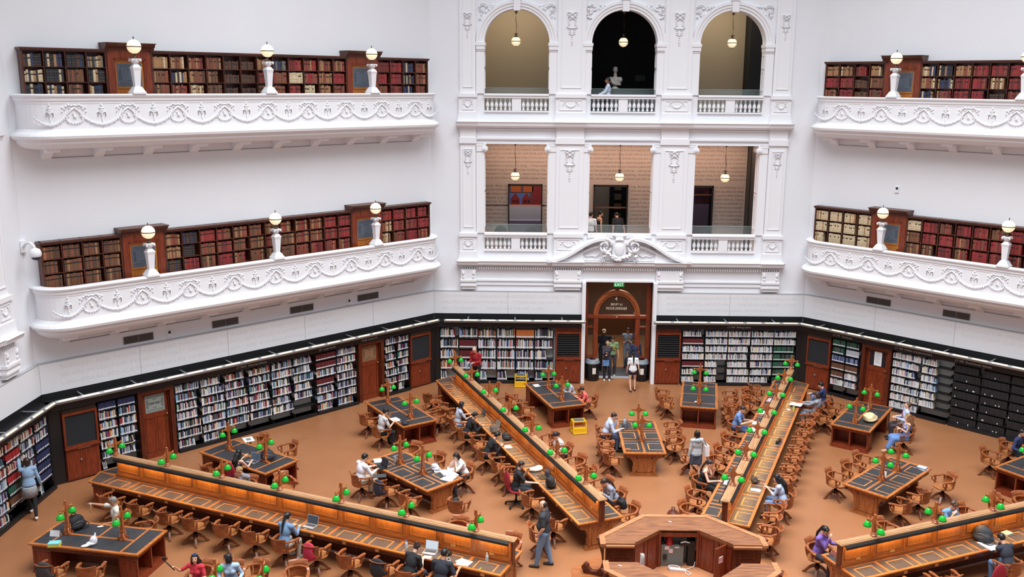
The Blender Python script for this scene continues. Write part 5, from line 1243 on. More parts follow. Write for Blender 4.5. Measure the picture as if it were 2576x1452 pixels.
# ================================================================== chairs
METB = mat('dark_iron', (30, 26, 26), .4, metal=.5)
def chair_proto():
    t = thing('swivel_chair', TR(0, 0), 'x', 'chair')
    m = MB(); n = 28                                                 # saddle seat
    ring = []
    for i in range(n):
        a = 2*pi*i/n; r = .255 if sin(a) < 0 else .255+.025*abs(cos(a))
        ring.append((r*cos(a), r*sin(a)*1.0))
    vs = [(x, y, .425) for x, y in ring]+[(x*1.02, y*1.02, .455) for x, y in ring]+[(x*.86, y*.86, .466) for x, y in ring]+[(x*.45, y*.45-.02, .452) for x, y in ring]+[(0, -.02, .45)]
    fs = [tuple(range(n))[::-1]]
    for k in range(3): fs += [(k*n+i, k*n+(i+1) % n, (k+1)*n+(i+1) % n, (k+1)*n+i) for i in range(n)]
    fs += [(3*n+i, 3*n+(i+1) % n, 4*n) for i in range(n)]
    m.add(vs, fs); m.build('seat', SEATW, t)
    m = MB(); k = 20; outer = []; inner = []                         # bow arm rail
    for i in range(k+1):
        a = pi*1.0+pi*i/k; x = .285*cos(a); y = -.02+.255*sin(a); outer.append((x*1.03, y*1.03)); inner.append((x*.82, y*.82))
    outer = [(-.31, .2), (-.315, .1)]+outer+[(.315, .1), (.31, .2)]; inner = [(-.235, .2), (-.24, .1)]+inner+[(.24, .1), (.235, .2)]
    N = len(outer); vs = []
    for zz in (.665, .695):
        for j, (x, y) in enumerate(outer): vs.append((x, y, zz+(.03 if .18*N < j < .82*N else 0)-(.012 if j in (0, N-1) else 0)))
        for j, (x, y) in enumerate(inner): vs.append((x, y, zz+(.03 if .18*N < j < .82*N else 0)-(.012 if j in (0, N-1) else 0)))
    fs = []
    for j in range(N-1): fs += [(j, j+1, N+j+1, N+j), (2*N+j, 3*N+j, 3*N+j+1, 2*N+j+1), (j, 2*N+j, 2*N+j+1, j+1), (N+j, N+j+1, 3*N+j+1, 3*N+j)]
    fs += [(0, N, 3*N, 2*N), (N-1, 3*N-1, 4*N-1, 2*N-1)]
    m.add(vs, fs)
    for s in (-1, 1): m.sphere((s*.272, .205, .668), (.042, .035, .02), 8, 6)
    m.build('arm_rail', CHAIRW, t)
    m = MB(); k = 8; vs = []; rows = [(.45, .2, -.0), (.56, .19, -.012), (.68, .2, -.02), (.76, .215, -.035), (.82, .225, -.07), (.835, .22, -.09)]
    for z, w, dy in rows:                                            # curved back panel
        for th in (0, .028):
            for i in range(k+1):
                u = i/k*2-1; vs.append((u*w*.98, -.245+.07*u*u+dy-th, z))
    fs = []; q = k+1
    for r in range(len(rows)-1):
        o = r*2*q
        for i in range(k): fs += [(o+i, o+i+1, o+2*q+i+1, o+2*q+i), (o+q+i, o+3*q+i, o+3*q+i+1, o+q+i+1)]
        fs += [(o, o+2*q, o+3*q, o+q), (o+k, o+q+k, o+3*q+k, o+2*q+k)]
    o = (len(rows)-1)*2*q
    for i in range(k): fs += [(o+i, o+i+1, o+q+i+1, o+q+i), (i, q+i, q+i+1, i+1)]
    m.add(vs, fs); m.build('backrest', CHAIRW, t)
    for s in (-1, 1):                                                # openwork arm supports
        m = MB(); x = s*.262
        m.tube([(x*.93, .1, .45), (x, .09, .56), (x*1.04, .1, .67)], 1, 4, flat=(.05, .03)); m.tube([(x*.95, .1, .5), (x*1.02, .2, .57), (x*1.05, .19, .66)], 1, 4, flat=(.035, .028)); m.tube([(x*.98, .12, .5), (x*1.02, .16, .55)], 1, 4, flat=(.03, .028))
        m.build('arm_support', CHAIRW, t)
        m = MB(); m.tube([(s*.2, -.15, .45), (s*.225, -.17, .56), (s*.24, -.17, .68)], 1, 4, flat=(.05, .025)); m.build('side_slat', CHAIRW, t)
    m = MB(); m.lathe([(.09,.4),(.1,.425),(.08,.425)], (0,0,0), 12); m.lathe([(.028,.24),(.028,.41)], (0,0,0), 10); m.lathe([(.06,.2),(.065,.24),(.04,.3),(.06,.16)], (0,0,0), 10); m.build('column', METB, t)
    f0 = None
    for i in range(4):
        if f0 is None:
            m = MB(); up = [(.03, .27), (.1, .245), (.18, .19), (.25, .11), (.3, .045), (.335, .03)]; lo = [(.335, .0), (.28, .0), (.22, .06), (.16, .13), (.09, .175), (.03, .18)]
            m.prismy(up+lo, -.024, .024); m.M = None; f0 = m.build('leg', wood('chair_leg_wood', (96, 50, 30), (134, 76, 46), rough=.3), t); f0.rotation_euler = (0, 0, radians(45)); l = f0
        else: l = f0.copy(); COL.objects.link(l); l.parent = t; l.rotation_euler = (0, 0, radians(45+90*i))
    return t
CH = chair_proto(); CG = 'wooden swivel chairs around the desks'
CHAIRS = {}
def chair(x, y, head, label):
    if len(label.split()) > 16: label = label.replace('wooden ', '')
    return place(CH, TR(x, y, 0, head-90), label, CG)
def office_chair(x, y, head, label):
    RED = mat('red_fabric', (150, 26, 44), .85, var=.1, scale=60)
    t = thing('office_chair', TR(x, y, 0, head-90), label, 'chair')
    m = MB(); m.sphere((0, .02, .47), (.25, .24, .05), 20, 10); m.build('seat', RED, t)
    m = MB(); m.sphere((0, -.27, .8), (.22, .05, .28), 20, 14); m.build('backrest', RED, t)
    m = MB(); m.tube([(0, -.05, .42), (0, -.3, .44), (0, -.31, .7)], .02, 8); m.lathe([(.03,.12),(.025,.42)], (0,0,0), 10); m.build('column', BLACK, t)
    for i in range(5):
        a = 2*pi*i/5+.3; m = MB(); m.tube([(0, 0, .13), (.3*cos(a), .3*sin(a), .08)], [.03, .02], 6); m.sphere((.3*cos(a), .3*sin(a), .04), .035, 8, 6); m.build('leg', BLACK, t)
def slot(ang, r, tt, turn, label, office=False):
    A = radians(ang); x = r*cos(A)+tt*sin(A); y = r*sin(A)-tt*cos(A)
    head = ang+90 if tt > 0 else ang-90
    (office_chair if office else chair)(x, y, head+turn, label)
    return x, y, head+turn
rc = random.Random(11)
def side(ang, tsign, desk, sidenm, rs, skip=()):
    rs = sorted(rs, key=lambda q: q[0])
    for i, q in enumerate(rs):
        r, tt = q[0], q[1]; turn = q[2] if len(q) > 2 else rc.uniform(-14, 14); note = q[3] if len(q) > 3 else 'wooden swivel chair'
        slot(ang, r, tsign*tt, turn, '%s, %s from podium, %s side, %s desk' % (note, ordn(i), sidenm, desk), office='red' in note and 'office' in note)
side(157.5, -1, 'lower left', 'front', [(15.27,.97),(14.28,1.0),(13.25,1.05),(12.39,1.05),(11.45,1.0),(10.55,1.0),(9.62,1.05,0,'wooden swivel chair of the ponytailed woman'),(8.72,1.02,5,'wooden swivel chair hung with a red bag'),(7.75,1.05),(6.84,1.02,0,'wooden swivel chair with dark jacket'),(6.12,1.14,0,'wooden swivel chair under the bun haired woman'),(5.3,1.14,0,'wooden swivel chair under the black shirted man')])
side(157.5, 1, 'lower left', 'back', [(11.75,1.75,55),(12.55,1.15,0,'wooden swivel chair of the blond reader'),(6.1,1.25),(4.55,1.0)])
side(112.5, -1, 'back left', 'left', [(15.07,1.2,35),(13.96,1.2,-30),(13.25,1.0),(12.35,1.1,0,'wooden swivel chair of the grey shirted woman'),(11.4,1.12,0,'wooden swivel chair of the black hooded woman'),(10.6,.95),(9.6,1.1,0,'wooden swivel chair of the bent man'),(8.7,.97),(7.95,.97),(7.1,1.1,0,'red office chair'),(6.2,1.0),(4.75,1.0,30),(4.3,1.55,-20)])
side(112.5, 1, 'back left', 'right', [(15.18,1.1),(13.64,1.0),(11.65,1.0),(9.87,1.1),(8.85,1.1,0,'wooden swivel chair of the white shirted woman'),(7.9,1.1),(7.1,1.05),(6.2,1.1),(5.4,1.1,0,'wooden swivel chair of the grey hooded reader'),(4.5,1.0,0,'wooden swivel chair beside the black leather bag')])
side(67.5, -1, 'back right', 'left', [(15.5,1.1,25),(14.78,1.2,-15),(13.87,1.05),(12.83,1.35,20),(11.5,1.12,0,'wooden swivel chair of the man in blue'),(10.05,1.0),(8.98,1.0),(8.18,1.05),(6.6,1.15,0,'wooden swivel chair of the woman in black top'),(5.55,1.05),(4.6,1.0)])
side(67.5, 1, 'back right', 'right', [(15.1,1.25,-10,'wooden swivel chair of the man in navy'),(13.9,1.08,0,'wooden swivel chair of the reader in grey'),(13.0,.98),(12.1,.98),(11.3,.98),(10.5,.98),(9.75,.98),(8.95,.98),(8.15,.98),(7.4,.98),(6.35,1.12,0,'wooden swivel chair of the long haired woman'),(5.5,.98),(4.75,.98),(4.15,1.1)])
side(22.5, -1, 'lower right', 'back', [(4.3,1.02,0,'wooden swivel chair of the woman in purple'),(6.6,1.3),(8.35,1.12,0,'wooden swivel chair of the curly haired man'),(9.2,1.2),(10.5,1.3),(11.2,1.15)])
side(22.5, 1, 'lower right', 'front', [(5.5,.98),(6.2,1.05),(7.1,1.4,0,'red office chair'),(8.05,1.12,0,'wooden swivel chair of the man in dark jacket')])
def tchair(key, d, s, label, turn=0, off=.42, off2=None):
    """a chair beside a table: d along the table, s = side (+1 = left of the table's x axis)"""
    x, y, rot = TABS[key]; a = radians(rot); yy = s*(.64+off)
    X = x+d*cos(a)-yy*sin(a); Y = y+d*sin(a)+yy*cos(a)
    h = rot-90 if s > 0 else rot+90
    chair(X, Y, h+turn, label); return X, Y, h+turn
def pchair(x, y, head, label): chair(x, y, head, label)
pchair(-12.5, 6.98, 55, 'wooden swivel chair at the near left side of the black bag table'); office_chair(-11.66, 6.66, 62, 'red office chair of the woman in the black dress')
pchair(-10.7, 8.5, 215, 'wooden swivel chair at the right end of the black bag table'); pchair(-11.75, 9.05, 235, 'wooden swivel chair behind the black bag table')
pchair(-12.92, 3.28, 200, 'wooden swivel chair turned away, right of the man in the cream shirt'); pchair(-13.75, 3.62, 215, 'wooden swivel chair of the man in the cream shirt')
pchair(-14.25, 1.35, 82, 'wooden swivel chair draped with a dark jacket, bottom left'); pchair(-13.35, 1.3, 98, 'empty wooden swivel chair in front of the bottom left table')
pchair(-9.55, 1.2, 250, 'wooden swivel chair between the two bottom edge lamps'); pchair(-8.6, 1.15, 275, 'wooden swivel chair cut by the bottom edge, right of the lamps'); pchair(-10.75, 1.12, 270, 'wooden swivel chair of the woman with the selfie stick'); pchair(-10.05, 1.12, 270, 'wooden swivel chair of the dark haired woman in pale denim')
pchair(-6.75, 12.35, 212, 'wooden swivel chair behind the table of the man in checks, farther'); pchair(-6.45, 11.6, 220, 'wooden swivel chair behind the table of the man in checks, nearer')
pchair(-8.75, 11.3, 40, 'empty wooden swivel chair left of the man in checks'); pchair(-8.15, 10.25, 38, 'wooden swivel chair of the man in checks')
pchair(-3.95, 13.4, 15, 'wooden swivel chair left of the table by the yellow stool, farther'); pchair(-3.55, 12.55, 25, 'wooden swivel chair left of the table by the yellow stool, nearer'); pchair(-1.3, 13.2, 190, 'wooden swivel chair of the child in coral'); pchair(-1.75, 14.05, 195, 'wooden swivel chair of the child in grey')
pchair(-8.1, 6.5, 40, 'wooden swivel chair of the man in the white shirt'); pchair(-7.3, 5.95, 48, 'wooden swivel chair with a dark jacket beside the white shirted man'); pchair(-6.6, 5.3, 42, 'empty wooden swivel chair at the near side of the paper strewn table'); pchair(-5.25, 4.95, 75, 'wooden swivel chair at the near end of the paper strewn table')
pchair(-6.95, 8.5, 235, 'wooden swivel chair behind the paper strewn table, farther'); pchair(-6.15, 7.75, 225, 'wooden swivel chair behind the paper strewn table, nearer'); pchair(-5.25, 6.95, 215, 'wooden swivel chair of the woman with her chin in her hands')
pchair(-.98, 10.25, 0, 'wooden swivel chair of the man in the pale blue shirt'); pchair(-1.0, 9.6, 8, 'wooden swivel chair left of the middle table, second'); pchair(-1.0, 9.0, -8, 'wooden swivel chair left of the middle table, third'); pchair(-.9, 8.25, 20, 'wooden swivel chair left of the middle table, nearest')
pchair(1.22, 10.75, 180, 'wooden swivel chair right of the middle table, farthest'); pchair(1.15, 10.05, 172, 'wooden swivel chair right of the middle table, second'); pchair(1.15, 9.4, 190, 'wooden swivel chair right of the middle table, third'); pchair(1.45, 8.5, 165, 'wooden swivel chair behind the woman with the white bag')
pchair(1.4, 14.05, -12, 'wooden swivel chair left of the table right of the entrance, farther'); pchair(1.45, 13.3, -5, 'wooden swivel chair left of the table right of the entrance, nearer')
pchair(3.75, 14.0, 175, 'wooden swivel chair right of the table right of the entrance, farthest'); pchair(3.62, 13.3, 165, 'wooden swivel chair right of the table right of the entrance, middle'); pchair(3.5, 12.6, 172, 'wooden swivel chair right of the table right of the entrance, nearest')
pchair(7.2, 12.85, -35, 'wooden swivel chair left of the backpack table, farther'); pchair(6.6, 12.05, -25, 'wooden swivel chair left of the backpack table, nearer'); pchair(8.62, 10.35, 175, 'wooden swivel chair of the woman in the blue dress'); pchair(9.0, 11.4, 165, 'wooden swivel chair of the man with the tie')
pchair(6.55, 8.15, -42, 'wooden swivel chair behind the right reading table, farthest'); pchair(6.0, 7.5, -50, 'wooden swivel chair behind the right reading table, middle'); pchair(5.35, 6.85, -38, 'wooden swivel chair at the left corner of the right reading table')
pchair(8.35, 6.75, 190, 'wooden swivel chair turned outward near the books, right reading table'); pchair(7.3, 5.85, 130, 'wooden swivel chair pushed under the right reading table, middle'); pchair(6.55, 5.2, 138, 'wooden swivel chair pushed under the right reading table, nearest')
pchair(10.55, 8.6, -45, 'wooden swivel chair left of the table at the right edge'); pchair(11.45, 9.3, -50, 'wooden swivel chair in front of the person at the right edge')
# ================================================================== people
def cap(m, a, b, ra, rb, n=10):
    a, b = Vector(a), Vector(b); d = b-a
    m.sphere(a, ra, n, 6); m.sphere(b, rb, n, 6)
    if d.length > 1e-4: m.tube([a, b], [ra, rb], n)
def ell(m, c, r, M=None, n=14):
    q = MB(); q.sphere((0,0,0), r, n, 10); q0 = m.M; m.M = Matrix.Translation(Vector(c)) @ (M.to_4x4() if M is not None else Matrix.Identity(4)); m.add(q.v, q.f, True); m.M = q0
def remesh(m, name, material, parent, vox, smooth=3, label=None):
    me = bpy.data.meshes.new('tmp'); me.from_pydata(m.v, [], m.f); me.update()
    bm = bmesh.new(); bm.from_mesh(me); bmesh.ops.recalc_face_normals(bm, faces=bm.faces); bm.to_mesh(me); bm.free()
    o = bpy.data.objects.new('tmp', me); COL.objects.link(o)
    r = o.modifiers.new('r', 'REMESH'); r.mode = 'VOXEL'; r.voxel_size = vox; r.use_smooth_shade = True
    if smooth: s = o.modifiers.new('s', 'SMOOTH'); s.factor = .5; s.iterations = smooth
    dg = bpy.context.evaluated_depsgraph_get(); me2 = bpy.data.meshes.new_from_object(o.evaluated_get(dg)); me2.name = name
    bpy.data.objects.remove(o); bpy.data.meshes.remove(me)
    me2.materials.clear(); me2.materials.append(material)
    for p_ in me2.polygons: p_.use_smooth = True
    ob = bpy.data.objects.new(name, me2); COL.objects.link(ob); ob.parent = parent
    if label: ob['label'] = label
    return ob
def two(a, c, l1, l2, pole):
    a, c, pole = Vector(a), Vector(c), Vector(pole); d = c-a; L = min(d.length, (l1+l2)*.999); d.normalize(); c = a+d*L
    x = (l1*l1-l2*l2+L*L)/(2*L); h = sqrt(max(0, l1*l1-x*x)); p = pole-d*pole.dot(d)
    if p.length < 1e-4: p = Vector((0,0,-1))
    p.normalize(); return a+d*x+p*h, c
SKIN = {'fair': (226, 178, 154), 'light': (214, 164, 134), 'tan': (190, 136, 104), 'brown': (150, 100, 72), 'dark': (112, 74, 54)}
HAIR = {'black': (20, 17, 18), 'dkbrown': (50, 34, 28), 'brown': (86, 60, 42), 'blond': (160, 126, 86), 'grey': (130, 124, 120), 'light': (140, 100, 66)}
def hand(m, wrist, d, pn, side, curl=.5, s=1.0):
    """palm with four fingers and a thumb; d = pointing direction, pn = palm normal, side = +1 right hand"""
    d = Vector(d).normalized(); pn = Vector(pn); pn = (pn-d*pn.dot(d)).normalized(); x = pn.cross(d)*side   # towards the thumb side is -x
    w = Vector(wrist); R = Matrix((x, d, pn)).transposed()
    ell(m, w+d*.045*s, (.041*s, .05*s, .017*s), R, 10)
    for i, (ox, L) in enumerate(((-.030, .072), (-.010, .08), (.011, .075), (.031, .06))):
        b = w+d*(.08-abs(ox)*.25)*s+x*ox*s; c1 = curl*(.7+.1*i)
        k = b+(d*cos(c1)+pn*sin(c1))*L*.5*s; e = k+(d*cos(c1*2.1)+pn*sin(c1*2.1))*L*.5*s
        cap(m, b, k, .0098*s, .009*s, 6); cap(m, k, e, .009*s, .008*s, 6)
    b = w+d*.03*s-x*.035*s; k = b+(d*.55-x*.7+pn*.25).normalized()*.035*s; e = k+(d*.9-x*.1+pn*.4).normalized()*.03*s
    cap(m, b, k, .0125*s, .0105*s, 6); cap(m, k, e, .0105*s, .009*s, 6)
def person(x, y, head, label, seated=True, z=0, female=False, lean=8, hp=15, hy=0, hr=0, hl=None, hrt=None, fl=None, fr=None, skin='light', hair='black', style='short',
           top=(200,200,200), sleeve='short', bottom=(50,52,60), legs='trousers', shoes=(30,28,28), h=1.0, build=1.0, vox=.010, collar=None, extra=None, curl=.5, twist=0, seat=.475, side_lean=0, knee_out=.0, stripes=None, poleL=None, poleR=None, toplen=0, elbowr=None, noeyes=False):
    t = thing('person', TR(x, y, z, head-90), label, 'person')
    SK = mat('skin_'+skin, SKIN[skin], .5); HM = mat('hair_'+hair, HAIR[hair], .45)
    g = Vector; S = h; sw = (.165 if female else .19)*build*S; pz = (seat+.085 if seated else .93*S)
    Rt = Matrix.Rotation(radians(twist), 3, 'Z') @ Matrix.Rotation(radians(-lean), 3, 'X') @ Matrix.Rotation(radians(side_lean), 3, 'Y')
    pel = g((0, 0, pz)); up = Rt @ g((0,0,1)); rt = Rt @ g((1,0,0)); fw = Rt @ g((0,1,0))
    if not seated: Rp = Matrix.Rotation(0, 3, 'Z')
    waist = pel+up*.14*S; chest = pel+up*.33*S; neck = pel+up*.5*S
    shl = {-1: neck-up*.045*S-rt*sw, 1: neck-up*.045*S+rt*sw}
    Rh = Matrix.Rotation(radians(twist+hy), 3, 'Z') @ Matrix.Rotation(radians(-hp-lean*.5), 3, 'X') @ Matrix.Rotation(radians(hr), 3, 'Y')
    hu = Rh @ g((0,0,1)); hf = Rh @ g((0,1,0)); hc = neck+up*.055*S+hu*.105*S+hf*.025*S
    # arms
    hands = {-1: hl, 1: hrt}; el = {}; wr = {}
    for s in (-1, 1):
        tg = hands[s]
        if tg is None: tg = (s*.2, .28, pz+.12) if seated else (s*.26, .05, pz-.12)
        pole = {-1: poleL, 1: poleR}[s] or ((s*.5, -.5, -1) if seated else (s*.35, -1, -.3))
        el[s], wr[s] = two(shl[s], tg, .28*S, .25*S, pole)
    # legs
    hipw = .095*S*build; kn = {}; an = {}; hp_ = {}
    for s, ft in ((-1, fl), (1, fr)):
        hp_[s] = g((s*hipw, .0, pz-.02))
        if ft is None: ft = (s*(.12+knee_out), .42, .0) if seated else (s*.1, .02, 0)
        a = g((ft[0], ft[1]-.03, ft[2]+.085)); kn[s], an[s] = two(hp_[s], a, .42*S, .42*S, (s*(.15+knee_out), 1, .6 if seated else .1))
    B = build
    def torso(m, e):
        ell(m, pel+up*.01, ((.165 if female else .155)*B*S+e, .115*B*S+e, .115*S+e), Rt if seated else None)
        ell(m, waist, ((.12 if female else .14)*B*S+e, .095*B*S+e, .15*S+e), Rt)
        ell(m, chest, ((.14 if female else .162)*B*S+e, .105*B*S+e, .175*S+e), Rt)
        if female: ell(m, chest+fw*.075*S+rt*.055, (.06*S+e, .055*S+e, .06*S+e), Rt); ell(m, chest+fw*.075*S-rt*.055, (.06*S+e, .055*S+e, .06*S+e), Rt)
        elif B > 1.1: ell(m, waist+fw*.05, (.14*B*S+e, .11*B*S+e, .13*S+e), Rt)
        for s in (-1, 1): cap(m, neck-up*.05*S+rt*s*.05, shl[s], .062*S*B+e, .052*S*B+e)
        cap(m, neck-up*.05*S, neck-up*.01*S, .07*S*B+e, .052*S+e)
    def leg(m, e, ext=1.0):
        ell(m, pel-g((0,0,.01)), ((.165 if female else .155)*B*S+e, .12*B*S+e, .11*S+e))
        for s in (-1, 1):
            cap(m, hp_[s], kn[s], .082*S*B+e, .056*S*B+e)
            if ext > 0: cap(m, kn[s], kn[s].lerp(an[s], ext), .056*S*B+e, (.036*S+e*1.3) if ext > .9 else .052*S*B+e)
    b = MB(); torso(b, -.004); leg(b, -.004)
    for s in (-1, 1):
        q_ = .86 if female else 1
        cap(b, shl[s], el[s], .045*S*B*q_, .037*S*B*q_); cap(b, el[s], wr[s], .037*S*B*q_, .026*S*q_)
        d = (wr[s]-el[s]).normalized(); pn = g((0,0,-1)) if abs(d.z) < .8 else g((-s,0,0))
        hand(b, wr[s], d, pn, s, curl, S*(.92 if female else 1))
        f0 = an[s]; cap(b, f0-g((0,.02,.03)), f0+g((0,.1,-.05)), .035*S, .03*S); cap(b, f0+g((0,.1,-.05)), f0+g((0,.15,-.055)), .03*S, .024*S)
    cap(b, neck-up*.03*S, hc-hu*.06*S-hf*.02*S, .052*S*(.88 if female else 1), .05*S*(.88 if female else 1))
    HS = S*(.97 if female else 1)
    H = lambda p: hc+(Rh @ g(p))*HS
    ell(b, H((0,-.012,.02)), (.074*HS, .092*HS, .095*HS), Rh); ell(b, H((0,.022,-.035)), (.058*HS, .066*HS, .075*HS), Rh); ell(b, H((0,.05,-.085)), (.03*HS, .028*HS, .022*HS), Rh)
    cap(b, H((0,.085,.012)), H((0,.104,-.022)), .009*HS, .014*HS, 8)
    for s in (-1, 1): ell(b, H((s*.076,-.008,-.005)), (.012*HS, .02*HS, .032*HS), Rh, 8)
    remesh(b, 'body', SK, t, vox, 3)
    if not noeyes:
        m = MB()
        for s in (-1, 1): ell(m, H((s*.03,.079,.012)), (.012, .008, .007), Rh, 8)
        m.build('eyes', mat('dark_eye', (32, 24, 22), .3), t); m = MB()
        for s in (-1, 1): m.tube([H((s*.014,.089,.034)), H((s*.03,.088,.039)), H((s*.05,.074,.035))], .0035, 5)
        m.build('eyebrows', HM, t); m = MB(); m.tube([H((-.022,.076,-.058)), H((0,.086,-.056)), H((.022,.076,-.058))], .005, 6); m.build('mouth', mat('lips', (166, 84, 80), .5), t)
    # hair
    m = MB()
    if style == 'bald':
        for s in (-1, 1): ell(m, H((s*.06,-.035,.012)), (.022, .055, .045), Rh)
        ell(m, H((0,-.075,.0)), (.06, .03, .05), Rh)
    elif style == 'balding': ell(m, H((0,-.05,.02)), (.082, .068, .082), Rh)
    else:
        ell(m, H((0,-.027,.032)), (.085*HS, .09*HS, .097*HS), Rh); ell(m, H((0,.035,.078)), (.06*HS, .042*HS, .035*HS), Rh)
        if style == 'curly':
            rr = random.Random(3)
            for k in range(40):
                a, e_ = rr.uniform(0, 2*pi), rr.uniform(-.1, 1.4); p = (.09*cos(a)*cos(e_), -.025+.095*sin(a)*cos(e_), .03+.1*sin(e_))
                if p[1] > .05 and p[2] < .08: continue
                ell(m, H(p), (.022, .022, .022), Rh, 6)
        if style in ('bob', 'long', 'longface'):
            for s in (-1, 1): cap(m, H((s*.068,-.01,.04)), H((s*.078,.0,-.08)), .03, .026)
            ell(m, H((0,-.055,-.03)), (.086, .055, .1), Rh)
        if style in ('long', 'longface'):
            p0 = H((0,-.07,-.04)); p1 = neck-fw*.12*S-up*.04; p2 = neck-fw*.135*S-up*.26*S
            cap(m, p0, p1, .08, .085); cap(m, p1, p2, .085, .05); 
            for s in (-1, 1): cap(m, H((s*.075,-.02,-.08)), neck+rt*s*.09-fw*.04-up*.16, .035, .028)
        if style == 'pony': p0 = H((0,-.115,.04)); p1 = neck-fw*.13*S-up*.0; cap(m, p0, p1, .035, .035); cap(m, p1, p1-up*.22*S-fw*.01, .035, .015)
        if style == 'bun': ell(m, H((0,-.1,.08)), (.045, .045, .045), Rh)
        if style == 'lowbun': ell(m, H((0,-.12,.0)), (.045, .04, .045), Rh)
    remesh(m, 'hair', HM, t, .012, 2)
    # clothes
    TM = mat('cloth_%d_%d_%d' % top, top, .85, var=.06, scale=25) if stripes != 'top' else MATS['checked_cloth']; BM = mat('cloth_%d_%d_%d' % bottom, bottom, .85, var=.06, scale=25)
    if legs in ('trousers', 'shorts', 'leggings'):
        m = MB(); e = .006 if legs == 'leggings' else .014; leg(m, e, 1.0 if legs != 'shorts' else 0)
        if legs == 'shorts':
            m = MB(); ell(m, pel, (.17*B*S, .125*B*S, .12*S))
            for s in (-1, 1): cap(m, hp_[s], hp_[s].lerp(kn[s], .3), .095*S, .09*S)
        remesh(m, 'trousers' if legs != 'shorts' else 'shorts', BM, t, .014, 4)
    elif legs in ('skirt', 'dress', 'longdress'):
        m = MB(); q = {'skirt': .72, 'dress': 1.0, 'longdress': 1.0}[legs]; ell(m, pel, (.175*S, .13*S, .13*S))
        for s in (-1, 1): cap(m, hp_[s], hp_[s].lerp(kn[s], q), .1*S, .095*S)
        cap(m, g((0, hp_[1].y, hp_[1].z)), (kn[1]+kn[-1])/2*q+g((0, hp_[1].y, hp_[1].z))*(1-q), .09*S, .08*S)
        if legs == 'longdress':
            for s in (0, .25, .5, .75, 1):
                kk = kn[-1].lerp(kn[1], s); aa = an[-1].lerp(an[1], s); cap(m, kk, kk.lerp(aa, .8)+g((0, -.02, 0)), .1, .1); cap(m, hp_[-1].lerp(hp_[1], s), kk, .1, .1)
        remesh(m, 'skirt', BM, t, .014, 3)
    m = MB(); e = .016
    torso(m, e) if not toplen else torso(m, e)
    ell(m, (pel+waist)/2+up*.02, ((.14 if female else .15)*B*S+e, .105*B*S+e, .17*S), Rt)
    if not seated: ell(m, pel+g((0,0,.03)), (.158*B*S+e, .115*B*S+e, .13*S))
    if toplen: ell(m, pel-g((0,0,.06)), (.18*B*S, .14*B*S, .14*S))
    if sleeve != 'none':
        for s in (-1, 1):
            q_ = .88 if female else 1
            if sleeve == 'short': cap(m, shl[s], shl[s].lerp(el[s], .72), .058*S*B*q_, .056*S*B*q_)
            else: cap(m, shl[s], el[s], .058*S*B*q_, .05*S*B*q_); cap(m, el[s], el[s].lerp(wr[s], .93 if sleeve == 'long' else .45), .05*S*B, .036*S)
        remesh(m, 'shirt', TM, t, .014, 3)
    else:
        m = MB(); ell(m, pel+up*.01, (.165*S*B+e, .115*S*B+e, .12*S), Rt); ell(m, waist, (.125*S*B+e, .1*S*B+e, .15*S), Rt); ell(m, chest-up*.02, (.14*S*B+e*.8, .105*S*B+e, .14*S), Rt)
        ell(m, chest+fw*.07-up*.01, (.115*S, .065*S, .07*S), Rt)
        for s in (-1, 1): m.tube([chest+fw*.11*S+up*.04+rt*s*.075, neck-up*.0+rt*s*.085+fw*.02, chest-fw*.1+up*.08+rt*s*.07], .014, 6)
        remesh(m, 'shirt', TM, t, .012, 2)
    if collar:
        m = MB()
        for s in (-1, 1): cap(m, neck+fw*.05-up*.015+rt*s*.012, neck-fw*.03+up*.025+rt*s*.05, .014, .014, 6)
        cap(m, neck-fw*.045+up*.03+rt*.04, neck-fw*.045+up*.03-rt*.04, .014, .014, 6); m.build('collar', mat('collar_%d' % collar[0], collar, .8), t)
    if shoes:
        m = MB()
        for s in (-1, 1):
            f0 = an[s]; cap(m, f0+g((0,-.04,-.045)), f0+g((0,.1,-.05)), .042*S, .04*S); cap(m, f0+g((0,.1,-.05)), f0+g((0,.165,-.055)), .04*S, .03*S)
        for i, v in enumerate(m.v): m.v[i] = (v[0], v[1], max(v[2], min(an[1].z, an[-1].z)-.083)) if False else v
        remesh(m, 'shoes', mat('shoe_%d_%d' % shoes[:2], shoes, .6), t, .012, 2)
    P_ = dict(t=t, H=H, neck=neck, chest=chest, waist=waist, pel=pel, up=up, rt=rt, fw=fw, el=el, wr=wr, shl=shl, an=an, kn=kn, Rh=Rh, Rt=Rt, S=S)
    if extra: extra(P_)
    return P_
def glasses(P_, col=(20, 20, 22), dark=False):
    m = MB(); H = P_['H']
    for s in (-1, 1):
        m.tube([H((s*.03+.019*cos(a), .094, .012+.015*sin(a))) for a in [i*pi/5 for i in range(11)]], .0028, 5); m.tube([H((s*.05, .09, .016)), H((s*.077, .0, .01))], .0025, 5)
        if dark: m.sphere(H((s*.03, .092, .012)), (.018, .006, .014), 8, 6)
    m.build('glasses', mat('glasses_%d' % col[2], col, .3), P_['t'])
def add(P_, name, fn, material):
    m = MB(); fn(m, P_); return m.build(name, material, P_['t'])
